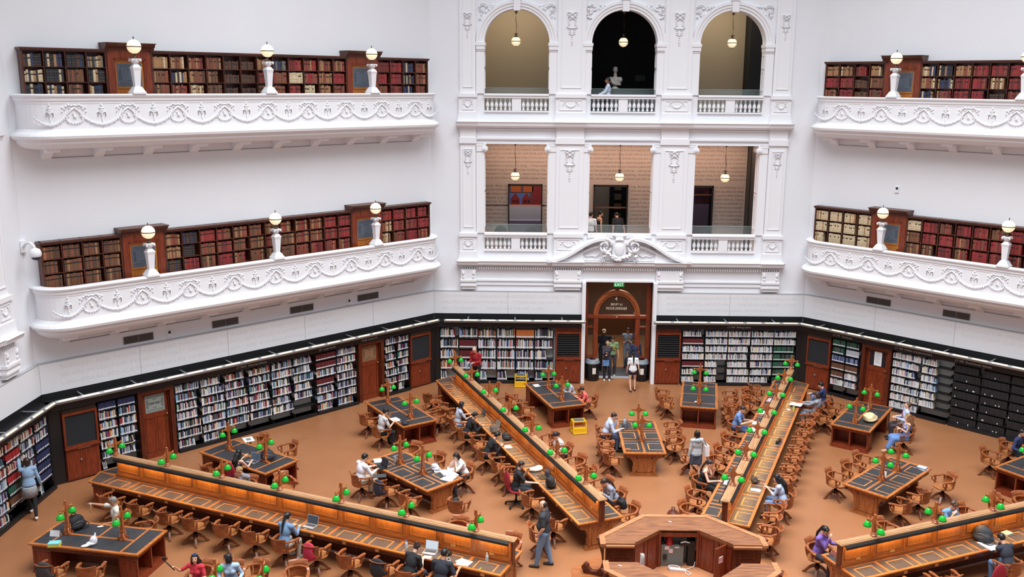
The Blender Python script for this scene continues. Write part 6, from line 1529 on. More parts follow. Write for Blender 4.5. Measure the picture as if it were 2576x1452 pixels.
def strip_mat(name, c1, c2, sc, axis=2):
    m = bpy.data.materials.new(name); m.use_nodes = True; nt = m.node_tree; b = nt.nodes['Principled BSDF']; tc = nt.nodes.new('ShaderNodeTexCoord'); w = nt.nodes.new('ShaderNodeTexWave'); w.bands_direction = 'XYZ'[axis]; w.inputs['Scale'].default_value = sc
    r = nt.nodes.new('ShaderNodeValToRGB'); r.color_ramp.interpolation = 'CONSTANT'; r.color_ramp.elements[0].color = (*lin(c1), 1); r.color_ramp.elements[1].position = .5; r.color_ramp.elements[1].color = (*lin(c2), 1)
    nt.links.new(tc.outputs['Object'], w.inputs['Vector']); nt.links.new(w.outputs['Fac'], r.inputs['Fac']); nt.links.new(r.outputs['Color'], b.inputs['Base Color']); b.inputs['Roughness'].default_value = .85; MATS[name] = m; return m
STRIPE = strip_mat('striped_cloth', (30, 30, 34), (215, 215, 218), 9)
def checks():
    m = bpy.data.materials.new('checked_cloth'); m.use_nodes = True; nt = m.node_tree; b = nt.nodes['Principled BSDF']; tc = nt.nodes.new('ShaderNodeTexCoord'); br = nt.nodes.new('ShaderNodeTexBrick')
    br.offset = 0; br.inputs['Scale'].default_value = 14; br.inputs['Mortar Size'].default_value = .04; br.inputs['Color1'].default_value = (*lin((214, 212, 210)), 1); br.inputs['Color2'].default_value = (*lin((206, 204, 202)), 1); br.inputs['Mortar'].default_value = (*lin((128, 126, 130)), 1); br.inputs['Brick Width'].default_value = .5; br.inputs['Row Height'].default_value = .5
    mp = nt.nodes.new('ShaderNodeMapping'); mp.inputs['Rotation'].default_value = (pi/2, 0, 0); nt.links.new(tc.outputs['Object'], mp.inputs['Vector']); nt.links.new(mp.outputs['Vector'], br.inputs['Vector']); nt.links.new(br.outputs['Color'], b.inputs['Base Color']); b.inputs['Roughness'].default_value = .85; MATS['checked_cloth'] = m
checks()
# ------------------------------------------------------------------ who is where
def sp_(ang, r, tt): A = radians(ang); return r*cos(A)+tt*sin(A), r*sin(A)-tt*cos(A), (ang+90 if tt > 0 else ang-90)
def at_slot(ang, r, tt, label, turn=0, **kw):
    x, y, h = sp_(ang, r, tt); return person(x, y, h+turn, label, **kw)
W_ = (226, 226, 230); BK = (28, 28, 31)
# standing people
def denim_extra(P_):
    pass
person(-16.74, 5.12, 118, 'woman in pale denim shirt and striped skirt reaching up to a shelf', seated=False, female=True, lean=4, hp=-5, hy=20, hl=(-.22, .52, 1.62), hrt=(.27, .08, .86), fl=(-.02, .3, 0), fr=(.1, -.26, .02), skin='light', hair='dkbrown', style='bob', top=(140, 166, 196), sleeve='long', bottom=(24, 24, 28), legs='leggings', shoes=(232, 230, 228), h=.98, curl=.2,
       extra=lambda P_: [add(P_, 'striped_skirt', lambda m, P_: (m.lathe([(.0,.0),(.195,.0),(.185,.2),(.165,.3),(0,.3)], P_['pel']-Vector((0,0,.3)), 20)), STRIPE)])
def jeans_man(P_):
    add(P_, 'belt', lambda m, P_: m.lathe([(.165,-.02),(.17,0),(.165,.02)], P_['pel']+Vector((0,0,.05)), 20), BLACK)
person(-2.99, 2.80, 170, 'balding man in dark grey T-shirt and blue jeans walking past the podium', seated=False, lean=2, hp=2, hl=(-.22, .12, .92), hrt=(.24, .02, .92), fl=(-.1, .2, 0), fr=(.1, -.12, .0), skin='light', hair='dkbrown', style='balding', top=(50, 52, 58), bottom=(112, 142, 176), shoes=(58, 46, 40), h=1.01, build=1.18, vox=.009, poleL=(-.8, -1, -.3), poleR=(.8, -1, -.3), extra=jeans_man)
def bag_extra(P_):
    m = MB(); w = P_['shl'][1]; c = Vector((.24, -.1, .92)); m.prismx([(-.16, -.0), (.17, .02), (.14, .3), (-.12, .3)], -.06, .07); m.v = [(v[0]+c.x, v[1]+c.y, v[2]+c.z-.05) for v in m.v]; b = m.build('tote_bag', mat('pale_canvas', (216, 204, 200), .8, var=.06), P_['t'])
    m = MB(); m.tube([c+Vector((0, -.1, .25)), w+Vector((.03, -.04, .04)), w+Vector((.03, .03, .04)), c+Vector((0, .1, .25))], .012, 6); m.build('strap', mat('tan_strap', (110, 72, 60), .7), b)
person(1.55, 7.93, 100, 'woman in grey hooded top and denim skirt with white shoulder bag, seen from behind', seated=False, female=True, lean=0, hp=0, hl=(-.24, .0, .78), hrt=(.3, .1, 1.05), fl=(-.09, .08, 0), fr=(.1, -.05, 0), skin='light', hair='black', style='bob', top=(178, 182, 186), sleeve='long', bottom=(78, 96, 124), legs='skirt', shoes=(26, 26, 30), h=.93, extra=lambda P_: (bag_extra(P_), add(P_, 'hood', lambda m, P_: ell(m, P_['neck']-P_['fw']*.09-P_['up']*.02, (.11, .05, .07)), mat('hood_grey', (170, 174, 178), .85))))
person(-5.45, 16.35, 235, 'bald man in a red leather jacket standing by the back left shelves', seated=False, lean=6, hp=30, hl=(-.12, .3, 1.12), hrt=(.14, .3, 1.1), skin='fair', hair='grey', style='bald', top=(166, 36, 44), sleeve='long', bottom=(32, 32, 36), h=1.0, build=1.08, extra=lambda P_: glasses(P_))
# at the entrance
person(-.36, 17.5, 268, 'visitor in a dark jacket looking up with a camera, blue patterned bag at the hip', seated=False, female=True, lean=-2, hp=-28, hl=(.02, .27, 1.14), hrt=(.08, .3, 1.22), skin='light', hair='black', style='short', top=(64, 56, 66), sleeve='long', bottom=(44, 44, 52), shoes=(220, 218, 214), h=.97, toplen=1,
       extra=lambda P_: (add(P_, 'blue_bag', lambda m, P_: m.cbox((.06, .2, .78), (.26, .09, .22)), mat('blue_print', (90, 130, 178), .6, var=.5, scale=14)), add(P_, 'bag_strap', lambda m, P_: m.tube([(-.13, .1, 1.36), (.0, .19, 1.1), (.1, .2, .88)], .012, 6), BLACK), add(P_, 'camera', lambda m, P_: m.cbox((.05, .35, 1.24), (.1, .06, .07)), BLACK)))
person(-.12, 18.1, 272, 'youth in a rainbow tie-dyed T-shirt behind the visitor with the camera', seated=False, lean=3, hp=22, skin='light', hair='black', style='short', top=(120, 150, 110), sleeve='short', bottom=(62, 62, 66), shoes=(214, 212, 210), h=.98, extra=lambda P_: add(P_, 'rainbow_print', lambda m, P_: [m.tube([(-.12+.0*k, .125, 1.12+k*.05), (0, .15, 1.16+k*.05), (.12, .125, 1.12+k*.05)], .014, 5) for k in range(4)], mat('rainbow', (220, 190, 90), .8, var=.6, scale=9)))
person(-.42, 18.75, 270, 'tall man in a cream cap and black and white shirt in the doorway', seated=False, lean=0, hp=8, skin='brown', hair='black', style='short', top=(34, 36, 42), sleeve='short', bottom=(40, 42, 50), h=1.04, build=1.1, extra=lambda P_: (add(P_, 'cap', lambda m, P_: (ell(m, P_['H']((0, -.02, .07)), (.09, .1, .06), P_['Rh']), ell(m, P_['H']((0, .09, .05)), (.06, .06, .01), P_['Rh'])), mat('cream_cap', (226, 204, 172), .8)), add(P_, 'white_sleeves', lambda m, P_: [cap(m, P_['shl'][s], P_['shl'][s].lerp(P_['el'][s], .6), .062, .058) for s in (-1, 1)], PAPER)))
person(.62, 19.3, 262, 'man in a light blue jacket with crossed arms inside the doorway', seated=False, lean=0, hp=10, hl=(.1, .2, 1.15), hrt=(-.1, .22, 1.17), skin='tan', hair='dkbrown', style='short', top=(158, 176, 204), sleeve='long', bottom=(150, 162, 180), shoes=(26, 26, 28), h=1.0, toplen=1, extra=lambda P_: add(P_, 'ochre_shirt', lambda m, P_: ell(m, P_['chest']+P_['fw']*.06-P_['up']*.06, (.06, .08, .2)), mat('ochre', (196, 130, 50), .8)))
person(.78, 17.75, 100, 'person in a navy jacket with a black bag, back to the room', seated=False, lean=2, hp=8, hl=(-.24, .05, .85), skin='light', hair='dkbrown', style='bun', top=(44, 52, 78), sleeve='long', bottom=(38, 38, 44), h=1.0, female=True, extra=lambda P_: add(P_, 'black_bag', lambda m, P_: m.sphere((-.3, -.02, .72), (.16, .14, .22), 12, 8), mat('black_nylon', (24, 24, 27), .7)))
person(.52, 16.2, 95, 'girl in white T-shirt and navy shorts walking to the entrance', seated=False, female=True, lean=0, hp=5, hl=(-.22, .05, .8), hrt=(.25, -.05, .78), fl=(-.08, -.06, 0), fr=(.1, .08, 0), skin='fair', hair='black', style='pony', top=(232, 232, 234), bottom=(30, 32, 54), legs='shorts', shoes=(34, 32, 34), h=.92)
# seated on the lower left desk
def ponytail(**k): return k
at_slot(157.5, 9.62, -1.06, 'woman in a denim shirt with long ponytail typing on a laptop', female=True, lean=14, hp=12, hl=(-.08, .46, .82), hrt=(.12, .46, .82), skin='light', hair='black', style='pony', top=(110, 140, 172), sleeve='long', bottom=(196, 184, 168), shoes=(190, 186, 184))
at_slot(157.5, 6.12, -1.16, 'woman with a hair bun in a black T-shirt writing beside an open laptop', turn=-10, female=True, lean=26, hp=30, hl=(-.16, .44, .8), hrt=(.1, .42, .8), skin='fair', hair='dkbrown', style='bun', top=BK, bottom=(40, 42, 52), vox=.009)
at_slot(157.5, 5.3, -1.18, 'man in a black T-shirt reading papers at the front of the long desk', turn=4, lean=22, hp=20, hl=(-.12, .4, .82), hrt=(.32, .36, .8), skin='tan', hair='black', style='short', top=(34, 36, 46), bottom=(150, 126, 104), build=1.05, vox=.009)
at_slot(157.5, 12.55, 1.2, 'person with wavy blond hair in a grey top, chin in hand', lean=24, hp=22, hl=(.02, .3, .98), hrt=(.14, .42, .8), skin='fair', hair='blond', style='curly', top=(134, 138, 148), sleeve='long', bottom=(60, 62, 70), elbowr=1)
person(-11.66, 6.64, 62, 'woman with long black hair in a black sleeveless dress at a laptop', female=True, lean=8, hp=8, hy=6, hl=(-.12, .44, .98), hrt=(.12, .46, .86), skin='fair', hair='black', style='long', top=(38, 38, 44), sleeve='none', bottom=(38, 38, 44), legs='dress', shoes=BK, vox=.009)
person(-13.72, 3.58, 215, 'older man with glasses in a cream polo shirt holding a card at arm length', lean=2, hp=12, hy=-22, hr=0, hl=(-.1, .3, .72), hrt=(.5, .45, 1.06), skin='tan', hair='grey', style='short', top=(214, 210, 196), bottom=(92, 84, 76), build=1.1, collar=(222, 218, 204), vox=.009, extra=lambda P_: (glasses(P_), add(P_, 'card', lambda m, P_: m.cbox(P_['wr'][1]+Vector((-.08, .06, .0)), (.09, .006, .07)), PAPER), add(P_, 'tape', lambda m, P_: m.tube([P_['wr'][1]+Vector((-.09, .07, -.03)), P_['wr'][1]+Vector((-.09, .07, -.12)), P_['wr'][1]+Vector((-.07, .08, -.2))], .008, 5), mat('yellow_tape', (206, 170, 100), .6))))
def selfie(P_):
    w = P_['wr'][1]; e = w+Vector((.12, .22, .28))
    add(P_, 'selfie_stick', lambda m, P_: (m.tube([w+Vector((0, .04, -.04)), e], .012, 8), m.cbox(e+Vector((0, 0, .04)), (.08, .04, .06))), BLACK)
    add(P_, 'sunglasses', lambda m, P_: [ell(m, P_['H']((s*.035, .045, .112)), (.032, .012, .02), P_['Rh']) for s in (-1, 1)], mat('mirror_lens', (70, 96, 160), .15, metal=.6))
person(-10.75, .98, 262, 'woman in a red top with sunglasses on her head holding up a selfie stick', female=True, h=.92, lean=14, hp=-18, hy=18, hl=(-.15, .35, .8), hrt=(.38, .3, 1.0), skin='light', hair='black', style='longface', top=(206, 52, 66), bottom=(120, 160, 200), vox=.009, extra=selfie)
person(-10.03, 1.0, 280, 'woman with black bobbed hair in pale denim, bottom left', female=True, h=.93, lean=14, hp=4, hy=-100, skin='light', hair='black', style='bob', top=(166, 190, 214), sleeve='long', bottom=(70, 76, 90), vox=.009)
# left tables
person(-8.18, 10.2, 38, 'man in a checked shirt and black cap reading stapled papers', lean=16, hp=18, hl=(-.02, .34, .98), hrt=(.16, .42, .84), skin='light', hair='black', style='short', top=(206, 204, 202), stripes='top', bottom=(30, 31, 38), extra=lambda P_: (glasses(P_), add(P_, 'cap', lambda m, P_: ell(m, P_['H']((0, -.02, .075)), (.092, .1, .058), P_['Rh']), BLACK)))
person(-8.14, 6.46, 40, 'man in a white shirt and beige trousers working at a laptop', lean=12, hp=18, hl=(-.12, .46, .82), hrt=(.14, .46, .8), skin='light', hair='black', style='short', top=(228, 230, 238), sleeve='long', bottom=(186, 170, 148), shoes=(84, 44, 40), build=1.08, collar=(232, 234, 240), vox=.009, extra=lambda P_: glasses(P_))
person(-5.22, 6.98, 215, 'woman in a white T-shirt resting her face on her hands', female=True, lean=22, hp=20, hl=(-.05, .33, 1.0), hrt=(.05, .33, 1.0), skin='fair', hair='black', style='bob', top=(236, 236, 238), bottom=(60, 60, 70), poleL=(-.6, .6, -1), poleR=(.6, .6, -1))
# back left desk, left side
at_slot(112.5, 12.35, -1.12, 'woman in a grey T-shirt and denim shorts with shoulder length black hair', female=True, lean=10, hp=14, hl=(-.1, .46, .82), hrt=(.14, .46, .82), skin='light', hair='black', style='bob', top=(176, 182, 196), bottom=(104, 130, 168), legs='shorts')
at_slot(112.5, 11.4, -1.14, 'woman in a black hooded top leaning over the long desk', female=True, lean=26, hp=14, hl=(-.1, .46, .82), hrt=(.16, .48, .82), skin='light', hair='black', style='lowbun', top=(26, 26, 30), sleeve='long', bottom=(30, 30, 34), build=1.08)
at_slot(112.5, 9.6, -1.12, 'man in a black shirt writing, bent low over the long desk', lean=32, hp=22, hl=(-.08, .45, .8), hrt=(.12, .45, .8), skin='light', hair='black', style='short', top=(24, 24, 28), sleeve='long', bottom=(28, 28, 32))
at_slot(112.5, 7.1, -1.12, 'young man in a black T-shirt on the red office chair', turn=-14, lean=10, hp=16, hl=(-.06, .34, 1.0), hrt=(.32, .5, .8), skin='fair', hair='dkbrown', style='short', top=(30, 31, 35), bottom=(46, 48, 54), extra=lambda P_: None)
at_slot(112.5, 8.85, 1.12, 'woman in a white T-shirt with tied back hair, right of the back left desk', female=True, lean=20, hp=26, hl=(-.1, .4, .82), hrt=(.05, .35, .95), skin='light', hair='black', style='lowbun', top=(226, 226, 230), bottom=(50, 50, 60))
at_slot(112.5, 5.4, 1.12, 'person in a grey hooded top asleep over papers near the podium', female=True, lean=30, hp=30, hl=(-.1, .42, .82), hrt=(.06, .34, .92), skin='light', hair='dkbrown', style='pony', top=(138, 144, 160), sleeve='long', bottom=(50, 52, 60))
# table left of the entrance
person(-1.82, 14.0, 195, 'child in a grey hooded top at the table left of the entrance', lean=22, hp=22, skin='light', hair='black', style='short', top=(172, 178, 190), sleeve='long', bottom=(50, 54, 66), h=.86, hl=(-.1, .4, .8), hrt=(.1, .4, .8))
person(-1.36, 13.2, 190, 'child in a coral top at the table left of the entrance', lean=20, hp=24, skin='light', hair='black', style='short', top=(226, 108, 98), sleeve='long', bottom=(60, 50, 56), h=.82, hl=(-.1, .38, .8), hrt=(.1, .38, .8))
# middle table
person(-.98, 10.22, 2, 'man in a pale blue shirt leaning on the middle table with a laptop', lean=22, hp=16, hl=(.0, .36, 1.02), hrt=(.2, .48, .8), skin='fair', hair='dkbrown', style='short', top=(184, 194, 216), sleeve='long', bottom=(96, 110, 140), build=1.08, collar=(190, 200, 220))
# back right desk
at_slot(67.5, 11.5, -1.14, 'person in a blue short sleeved shirt reading at the back right desk', lean=16, hp=24, hl=(-.06, .46, .82), hrt=(.14, .46, .82), skin='fair', hair='dkbrown', style='short', top=(104, 140, 196), bottom=(72, 90, 130), collar=(112, 148, 204))
at_slot(67.5, 6.6, -1.16, 'woman in a black tank top with wavy ponytail using a laptop', female=True, lean=18, hp=14, hl=(-.02, .36, 1.0), hrt=(.22, .5, .8), skin='fair', hair='dkbrown', style='pony', top=(24, 24, 27), sleeve='none', bottom=(28, 28, 32), build=1.12, vox=.009)
at_slot(67.5, 6.35, 1.14, 'woman with very long black hair in a light blue top looking at a phone', female=True, lean=16, hp=16, hl=(-.02, .42, .86), hrt=(.1, .44, .84), skin='fair', hair='black', style='long', top=(182, 200, 230), sleeve='half', bottom=(110, 134, 172), vox=.009, extra=lambda P_: add(P_, 'phone', lambda m, P_: m.cbox(P_['wr'][1]+Vector((-.03, .08, .03)), (.07, .012, .13)), PAPER))
at_slot(67.5, 13.9, 1.14, 'reader in a speckled grey top leaning back with an open book', turn=-12, female=True, lean=-8, hp=28, hl=(-.1, .42, .84), hrt=(.12, .42, .84), skin='fair', hair='dkbrown', style='bob', top=(150, 154, 164), sleeve='long', bottom=(110, 126, 150))
at_slot(67.5, 15.1, 1.28, 'man in a navy cardigan and jeans reading with a raised knee', turn=-6, lean=6, hp=26, hl=(-.1, .44, .84), hrt=(.1, .42, .82), fl=(-.1, .46, .3), skin='fair', hair='black', style='short', top=(40, 52, 96), sleeve='long', bottom=(110, 134, 172), extra=lambda P_: add(P_, 'white_shirt_front', lambda m, P_: ell(m, P_['chest']+P_['fw']*.06-P_['up']*.05, (.07, .075, .2)), PAPER))
# backpack table
person(8.65, 10.3, 178, 'barefoot woman in a long blue dress with long light brown hair', female=True, lean=-2, hp=-4, hy=-18, hl=(.05, .2, .82), hrt=(-.05, .24, .84), fl=(-.06, .62, .06), fr=(.1, .4, 0), skin='fair', hair='light', style='long', top=(96, 128, 184), sleeve='none', bottom=(104, 138, 196), legs='longdress', shoes=None, vox=.009)
def tie(P_): add(P_, 'tie', lambda m, P_: m.tube([P_['neck']+P_['fw']*.075-P_['up']*.03, P_['chest']+P_['fw']*.13, P_['waist']+P_['fw']*.12], 1, 4, flat=(.06, .012)), mat('red_tie', (178, 44, 74), .6, var=.4, scale=30))
person(9.05, 11.45, 168, 'man in a pale blue shirt and red tie gazing upward', lean=-4, hp=-14, hy=-12, hl=(-.1, .26, .78), hrt=(.08, .28, .78), skin='fair', hair='brown', style='short', top=(190, 200, 226), sleeve='long', bottom=(66, 58, 64), collar=(200, 208, 230), extra=tie)
person(11.55, 9.15, 310, 'person in a navy top at the right edge of the picture', lean=10, hp=10, skin='light', hair='black', style='short', top=(48, 56, 96), sleeve='long', bottom=(40, 42, 52))
# lower right desk
def heart(P_): add(P_, 'badge', lambda m, P_: m.sphere(P_['chest']+P_['fw']*.14+P_['rt']*-.07+P_['up']*.03, (.022, .012, .026), 8, 6), PAPER)
at_slot(22.5, 4.3, -1.04, 'woman in a purple sweatshirt with black ponytail holding her hand to her mouth', turn=20, female=True, lean=10, hp=24, hy=-14, hl=(-.26, .42, .84), hrt=(.0, .26, 1.02), skin='light', hair='black', style='pony', top=(122, 96, 176), sleeve='long', bottom=(50, 46, 60), vox=.009, extra=lambda P_: (glasses(P_), heart(P_)))
at_slot(22.5, 8.35, -1.14, 'curly haired man in a light blue T-shirt and glasses behind the lower right desk', lean=22, hp=16, hl=(-.06, .42, .86), hrt=(.1, .36, .96), skin='fair', hair='brown', style='curly', top=(112, 158, 206), bottom=(60, 64, 80), extra=lambda P_: glasses(P_))
at_slot(22.5, 8.05, 1.16, 'man in a dark jacket resting his head on his hand, lower right corner', turn=-4, lean=28, hp=24, hl=(-.04, .34, 1.04), hrt=(.12, .42, .8), skin='light', hair='black', style='short', top=(46, 48, 60), sleeve='long', bottom=(92, 120, 156), vox=.009)
# galleries
def fperson(t_, d, z, head, label, **k): p = FB @ Vector((t_, d, 0)); return person(p.x, p.y, head, label, z=z, seated=False, **k)
fperson(-.56, .72, 10.05, 180, 'man in a light blue shirt standing beside the marble bust', lean=0, hp=0, hl=(-.1, .35, 1.05), hrt=(.05, .36, 1.05), skin='brown', hair='black', style='short', top=(206, 216, 232), sleeve='long', bottom=(40, 46, 60), collar=(210, 220, 236))
fperson(-1.05, 1.7, 4.8, 75, 'person in a white shirt at the left of the middle lower opening', lean=0, hp=5, hy=-30, skin='light', hair='black', style='short', top=(228, 230, 236), bottom=(40, 44, 56))
fperson(-.72, 2.1, 4.8, 20, 'woman in a black sleeveless dress behind the balustrade', female=True, lean=8, hp=10, skin='light', hair='black', style='bun', top=(22, 22, 25), sleeve='none', bottom=(22, 22, 25), legs='dress')
fperson(.15, 2.0, 4.8, 110, 'person in dark clothes leaning forward behind the balustrade', lean=26, hp=20, skin='light', hair='black', style='short', top=(26, 26, 32), bottom=(28, 28, 34))
# marble bust head and shoulders
t = bpy.data.objects['marble_bust']
b = MB(); ell(b, (0, 0, 1.62), (.25, .14, .13)); ell(b, (0, .01, 1.5), (.17, .12, .12)); cap(b, (0, 0, 1.66), (0, 0, 1.86), .075, .065); ell(b, (0, 0, 2.0), (.082, .1, .12)); ell(b, (0, -.035, 1.95), (.06, .06, .08)); cap(b, (0, -.09, 1.99), (0, -.11, 1.955), .012, .016); ell(b, (0, .02, 2.04), (.095, .1, .09))
for s in (-1, 1): ell(b, (s*.085, .0, 1.97), (.014, .02, .035)); ell(b, (s*.2, .0, 1.62), (.09, .11, .12))
for k in range(5): b.tube([(-.22+.02*k, -.06-.02*k, 1.72-.05*k), (0, -.15, 1.62-.045*k), (.22, -.06, 1.46-.01*k)], .022, 6)
remesh(b, 'figure', MARB, t, .012, 2)

# ================================================================== small things
def item(name, x, y, z, rz, label, cat, group=None): return thing(name, TR(x, y, z, rz), label, cat, group)
def laptop(x, y, head, label, col=(170, 172, 176), scr=(60, 66, 74), op=105, z=.765):
    """head = direction the user faces"""
    t = item('laptop', x, y, z, head-90, label, 'laptop'); m = MB(); m.box(-.16, .16, -.11, .11, 0, .016); m.build('base', mat('laptop_%d' % col[0], col, .35, metal=.3), t)
    m = MB(); m.box(-.14, .14, -.02, .09, .016, .018); m.build('keyboard', mat('keys_%d' % (col[0] > 100), (60, 60, 64) if col[0] > 100 else (24, 24, 26), .5), t)
    a = radians(op-90); R = Matrix.Rotation(-a, 3, 'X'); m = MB(); c = Vector((0, .11, .016)); m.cbox(c+R @ Vector((0, .004, .11)), (.32, .01, .22), 0, R); m.build('lid', MATS['laptop_%d' % col[0]], t)
    m = MB(); m.cbox(c+R @ Vector((0, -.003, .112)), (.295, .003, .19), 0, R); s = m.build('screen', mat('screen_%d' % scr[0], scr, .3, emis=scr, estr=.5), t)
def paper(x, y, rz, label, n=1, z=.763, sc=1.0, group=None, spread=.05):
    t = item('paper_sheets', x, y, z, rz, label, 'papers', group); rr = random.Random(int(x*100)+int(y*10))
    m = MB()
    for i in range(n): m.cbox((rr.uniform(-spread, spread)*i, rr.uniform(-spread, spread)*i, .002+i*.002), (.21*sc, .297*sc, .0015), radians(rr.uniform(-25, 25) if i else 0))
    m.build('sheet', PAPER, t); m = MB()
    for k in range(9): m.cbox((0, .1-.025*k, .0045+n*.002-.002), (.15, .004, .0004))
    m.build('printed_lines', mat('faint_print', (170, 170, 176), .7), t)
def open_book(x, y, rz, label, z=.763, w=.2, h=.27):
    t = item('open_book', x, y, z, rz, label, 'book'); m = MB()
    for s in (-1, 1): m.prismy([(0, 0), (s*w, 0), (s*w, .012), (s*w*.4, .03), (0, .016)] if s > 0 else [(0, .016), (s*w*.4, .03), (s*w, .012), (s*w, 0), (0, 0)], -h/2, h/2)
    m.build('pages', PAPER, t); m = MB(); m.box(-w-.006, w+.006, -h/2-.006, h/2+.006, -.003, 0); m.build('cover', mat('cover_blue', (60, 70, 110), .6), t)
def backpack(x, y, z, rz, label, col, sc=1.0, lying=False, name='backpack'):
    t = item(name, x, y, z, rz, label, 'bag'); c = mat('bag_%d_%d_%d' % col, col, .75, var=.12, scale=20, bump=.3)
    b = MB(); ell(b, (0, 0, .17*sc), (.2*sc, .13*sc, .17*sc)); ell(b, (.02, -.02, .1*sc), (.22*sc, .15*sc, .1*sc)); ell(b, (-.05*sc, .03*sc, .24*sc), (.13*sc, .1*sc, .09*sc)); ell(b, (.08*sc, -.08*sc, .12*sc), (.12*sc, .08*sc, .1*sc))
    for i, v in enumerate(b.v): b.v[i] = (v[0]*(1.15 if lying else 1), v[1]*(1.1 if lying else 1), max(v[2]*(.55 if lying else 1), .002))
    remesh(b, 'bag_body', c, t, .014, 3)
    m = MB(); m.tube([(-.08*sc, .05, .3*sc), (-.04*sc, .06, .36*sc), (.04*sc, .06, .36*sc), (.08*sc, .05, .29*sc)], .011, 6); m.tube([(.2*sc, .0, .14*sc), (.27*sc, -.08, .06), (.2*sc, -.16*sc, .03), (.05*sc, -.17*sc, .05)], .011, 6); m.build('straps', mat('strap_%d' % col[0], tuple(int(q*.7) for q in col), .8), t)
    m = MB(); m.tube([(-.15*sc, -.1*sc, .16*sc), (0, -.15*sc, .22*sc), (.16*sc, -.1*sc, .17*sc)], .005, 5); m.build('zip', GREYM, t)
def bottle(x, y, label, col=(200, 214, 226), capc=(60, 110, 190), h=.22, z=.763):
    t = item('bottle', x, y, z, 0, label, 'bottle'); m = MB(); m.lathe([(.033,0),(.036,.01),(.036,h*.62),(.03,h*.74),(.014,h*.86),(.014,h*.9)], (0,0,0), 14); m.build('bottle_body', mat('bottle_%d' % col[2], col, .1, alpha=.75), t); m = MB(); m.lathe([(.016,h*.89),(.016,h)], (0,0,0), 10); m.build('bottle_cap', mat('cap_%d' % capc[0], capc, .4), t)
def step_stool(x, y, rz, label):
    t = item('step_stool', x, y, 0, rz, label, 'step stool', 'yellow plastic step stools'); Y = mat('yellow_plastic', (232, 180, 30), .4)
    m = MB()
    for s in (-1, 1): m.prismx([(-.24, 0), (-.16, .43), (.16, .43), (.24, 0), (.18, 0), (.13, .3), (-.13, .3), (-.18, 0)], min(s*.2, s*.235), max(s*.2, s*.235))
    m.box(-.2, .2, -.2, .2, .03, .06); m.box(-.235, .235, -.255, .255, 0, .03); m.box(-.21, .21, -.17, .17, .4, .43); m.box(-.2, .2, -.22, -.19, .02, .16); m.box(-.2, .2, -.22, -.06, .16, .2); m.build('stool_frame', Y, t)
    m = MB(); m.box(-.17, .17, -.13, .13, .43, .438); m.build('grip_pad', mat('grip_grey', (86, 88, 92), .8), t); m = MB(); m.box(-.24, .24, -.26, .26, 0, .012); m.build('foot_rim', BLACK, t)
step_stool(-1.74, 11.85, 12, 'yellow plastic step stool standing alone near the middle of the floor'); step_stool(-3.76, 16.75, 0, 'yellow plastic step stool against the back left shelves')
def D(ang, r, tt, z=.763): A = radians(ang); return r*cos(A)+tt*sin(A), r*sin(A)-tt*cos(A)
def DS(ang, r, tt, f, *a, **k): x, y = D(ang, r, tt); return f(x, y, *a, **k)
x, y = D(157.5, 9.35, -.38); laptop(x, y, 67.5, 'silver laptop with dark screen used by the ponytailed woman')
x, y = D(157.5, 6.0, -.34); laptop(x, y, 75, 'silver laptop with white screen in front of the bun haired woman', scr=(190, 200, 210))
x, y = D(157.5, 5.05, -.4); paper(x, y, 60, 'open white papers in front of the man in black T-shirt', 3)
x, y = D(157.5, 5.95, -.55); paper(x, y, 80, 'small notebook of the bun haired woman', 1, sc=.6)
x, y = D(157.5, 6.6, -.4); bottle(x, y, 'clear water bottle with blue cap left of the bun haired woman'); x, y = D(157.5, 4.6, -.18); bottle(x, y, 'clear water bottle with pale cap near the podium end of the lower left desk', capc=(190, 210, 226))
x, y = D(157.5, 5.6, -.28); backpack(x, y, .763, 40, 'small black pouch on the lower left desk beside the laptop', (26, 26, 29), .45, name='pouch')
t = item('highlighter', *D(157.5, 4.6, -.56), .765, 60, 'yellow highlighter pen at the front edge of the lower left desk', 'pen'); m = MB(); m.tube([(-.06, 0, .008), (.06, 0, .008)], .008, 6); m.build('barrel', mat('yellow_ink', (226, 224, 60), .4), t)
t = item('mobile_phone', *D(157.5, 5.45, -.45), .764, 20, 'white phone lying by the black pouch', 'phone'); m = MB(); m.box(-.035, .035, -.07, .07, 0, .008); m.build('phone_body', PAPER, t); m = MB(); m.box(-.031, .031, -.06, .06, .008, .009); m.build('screen', BLACK, t)
# black bag table
a_ = 147
def T(key, d, s): x, y, rot = TABS[key]; r_ = radians(rot); return x+d*cos(r_)-s*sin(r_), y+d*sin(r_)+s*cos(r_)
x, y = T('L2', .1, .2); laptop(-11.38, 7.18, 62, 'silver laptop of the woman in the black dress', scr=(70, 90, 110)); backpack(-10.98, 7.35, .763, 20, 'black backpack on the table beside the laptop, left', (44, 45, 52), .95)
t = item('magazine', -12.0, 8.9, .763, 30, 'white magazine with a photograph at the far end of the black bag table', 'magazine'); m = MB(); m.box(-.15, .15, -.2, .2, 0, .012); m.build('pages', PAPER, t); m = MB(); m.box(-.07, .07, -.1, .1, .012, .013); m.build('picture', mat('photo_grey', (120, 130, 130), .5), t)
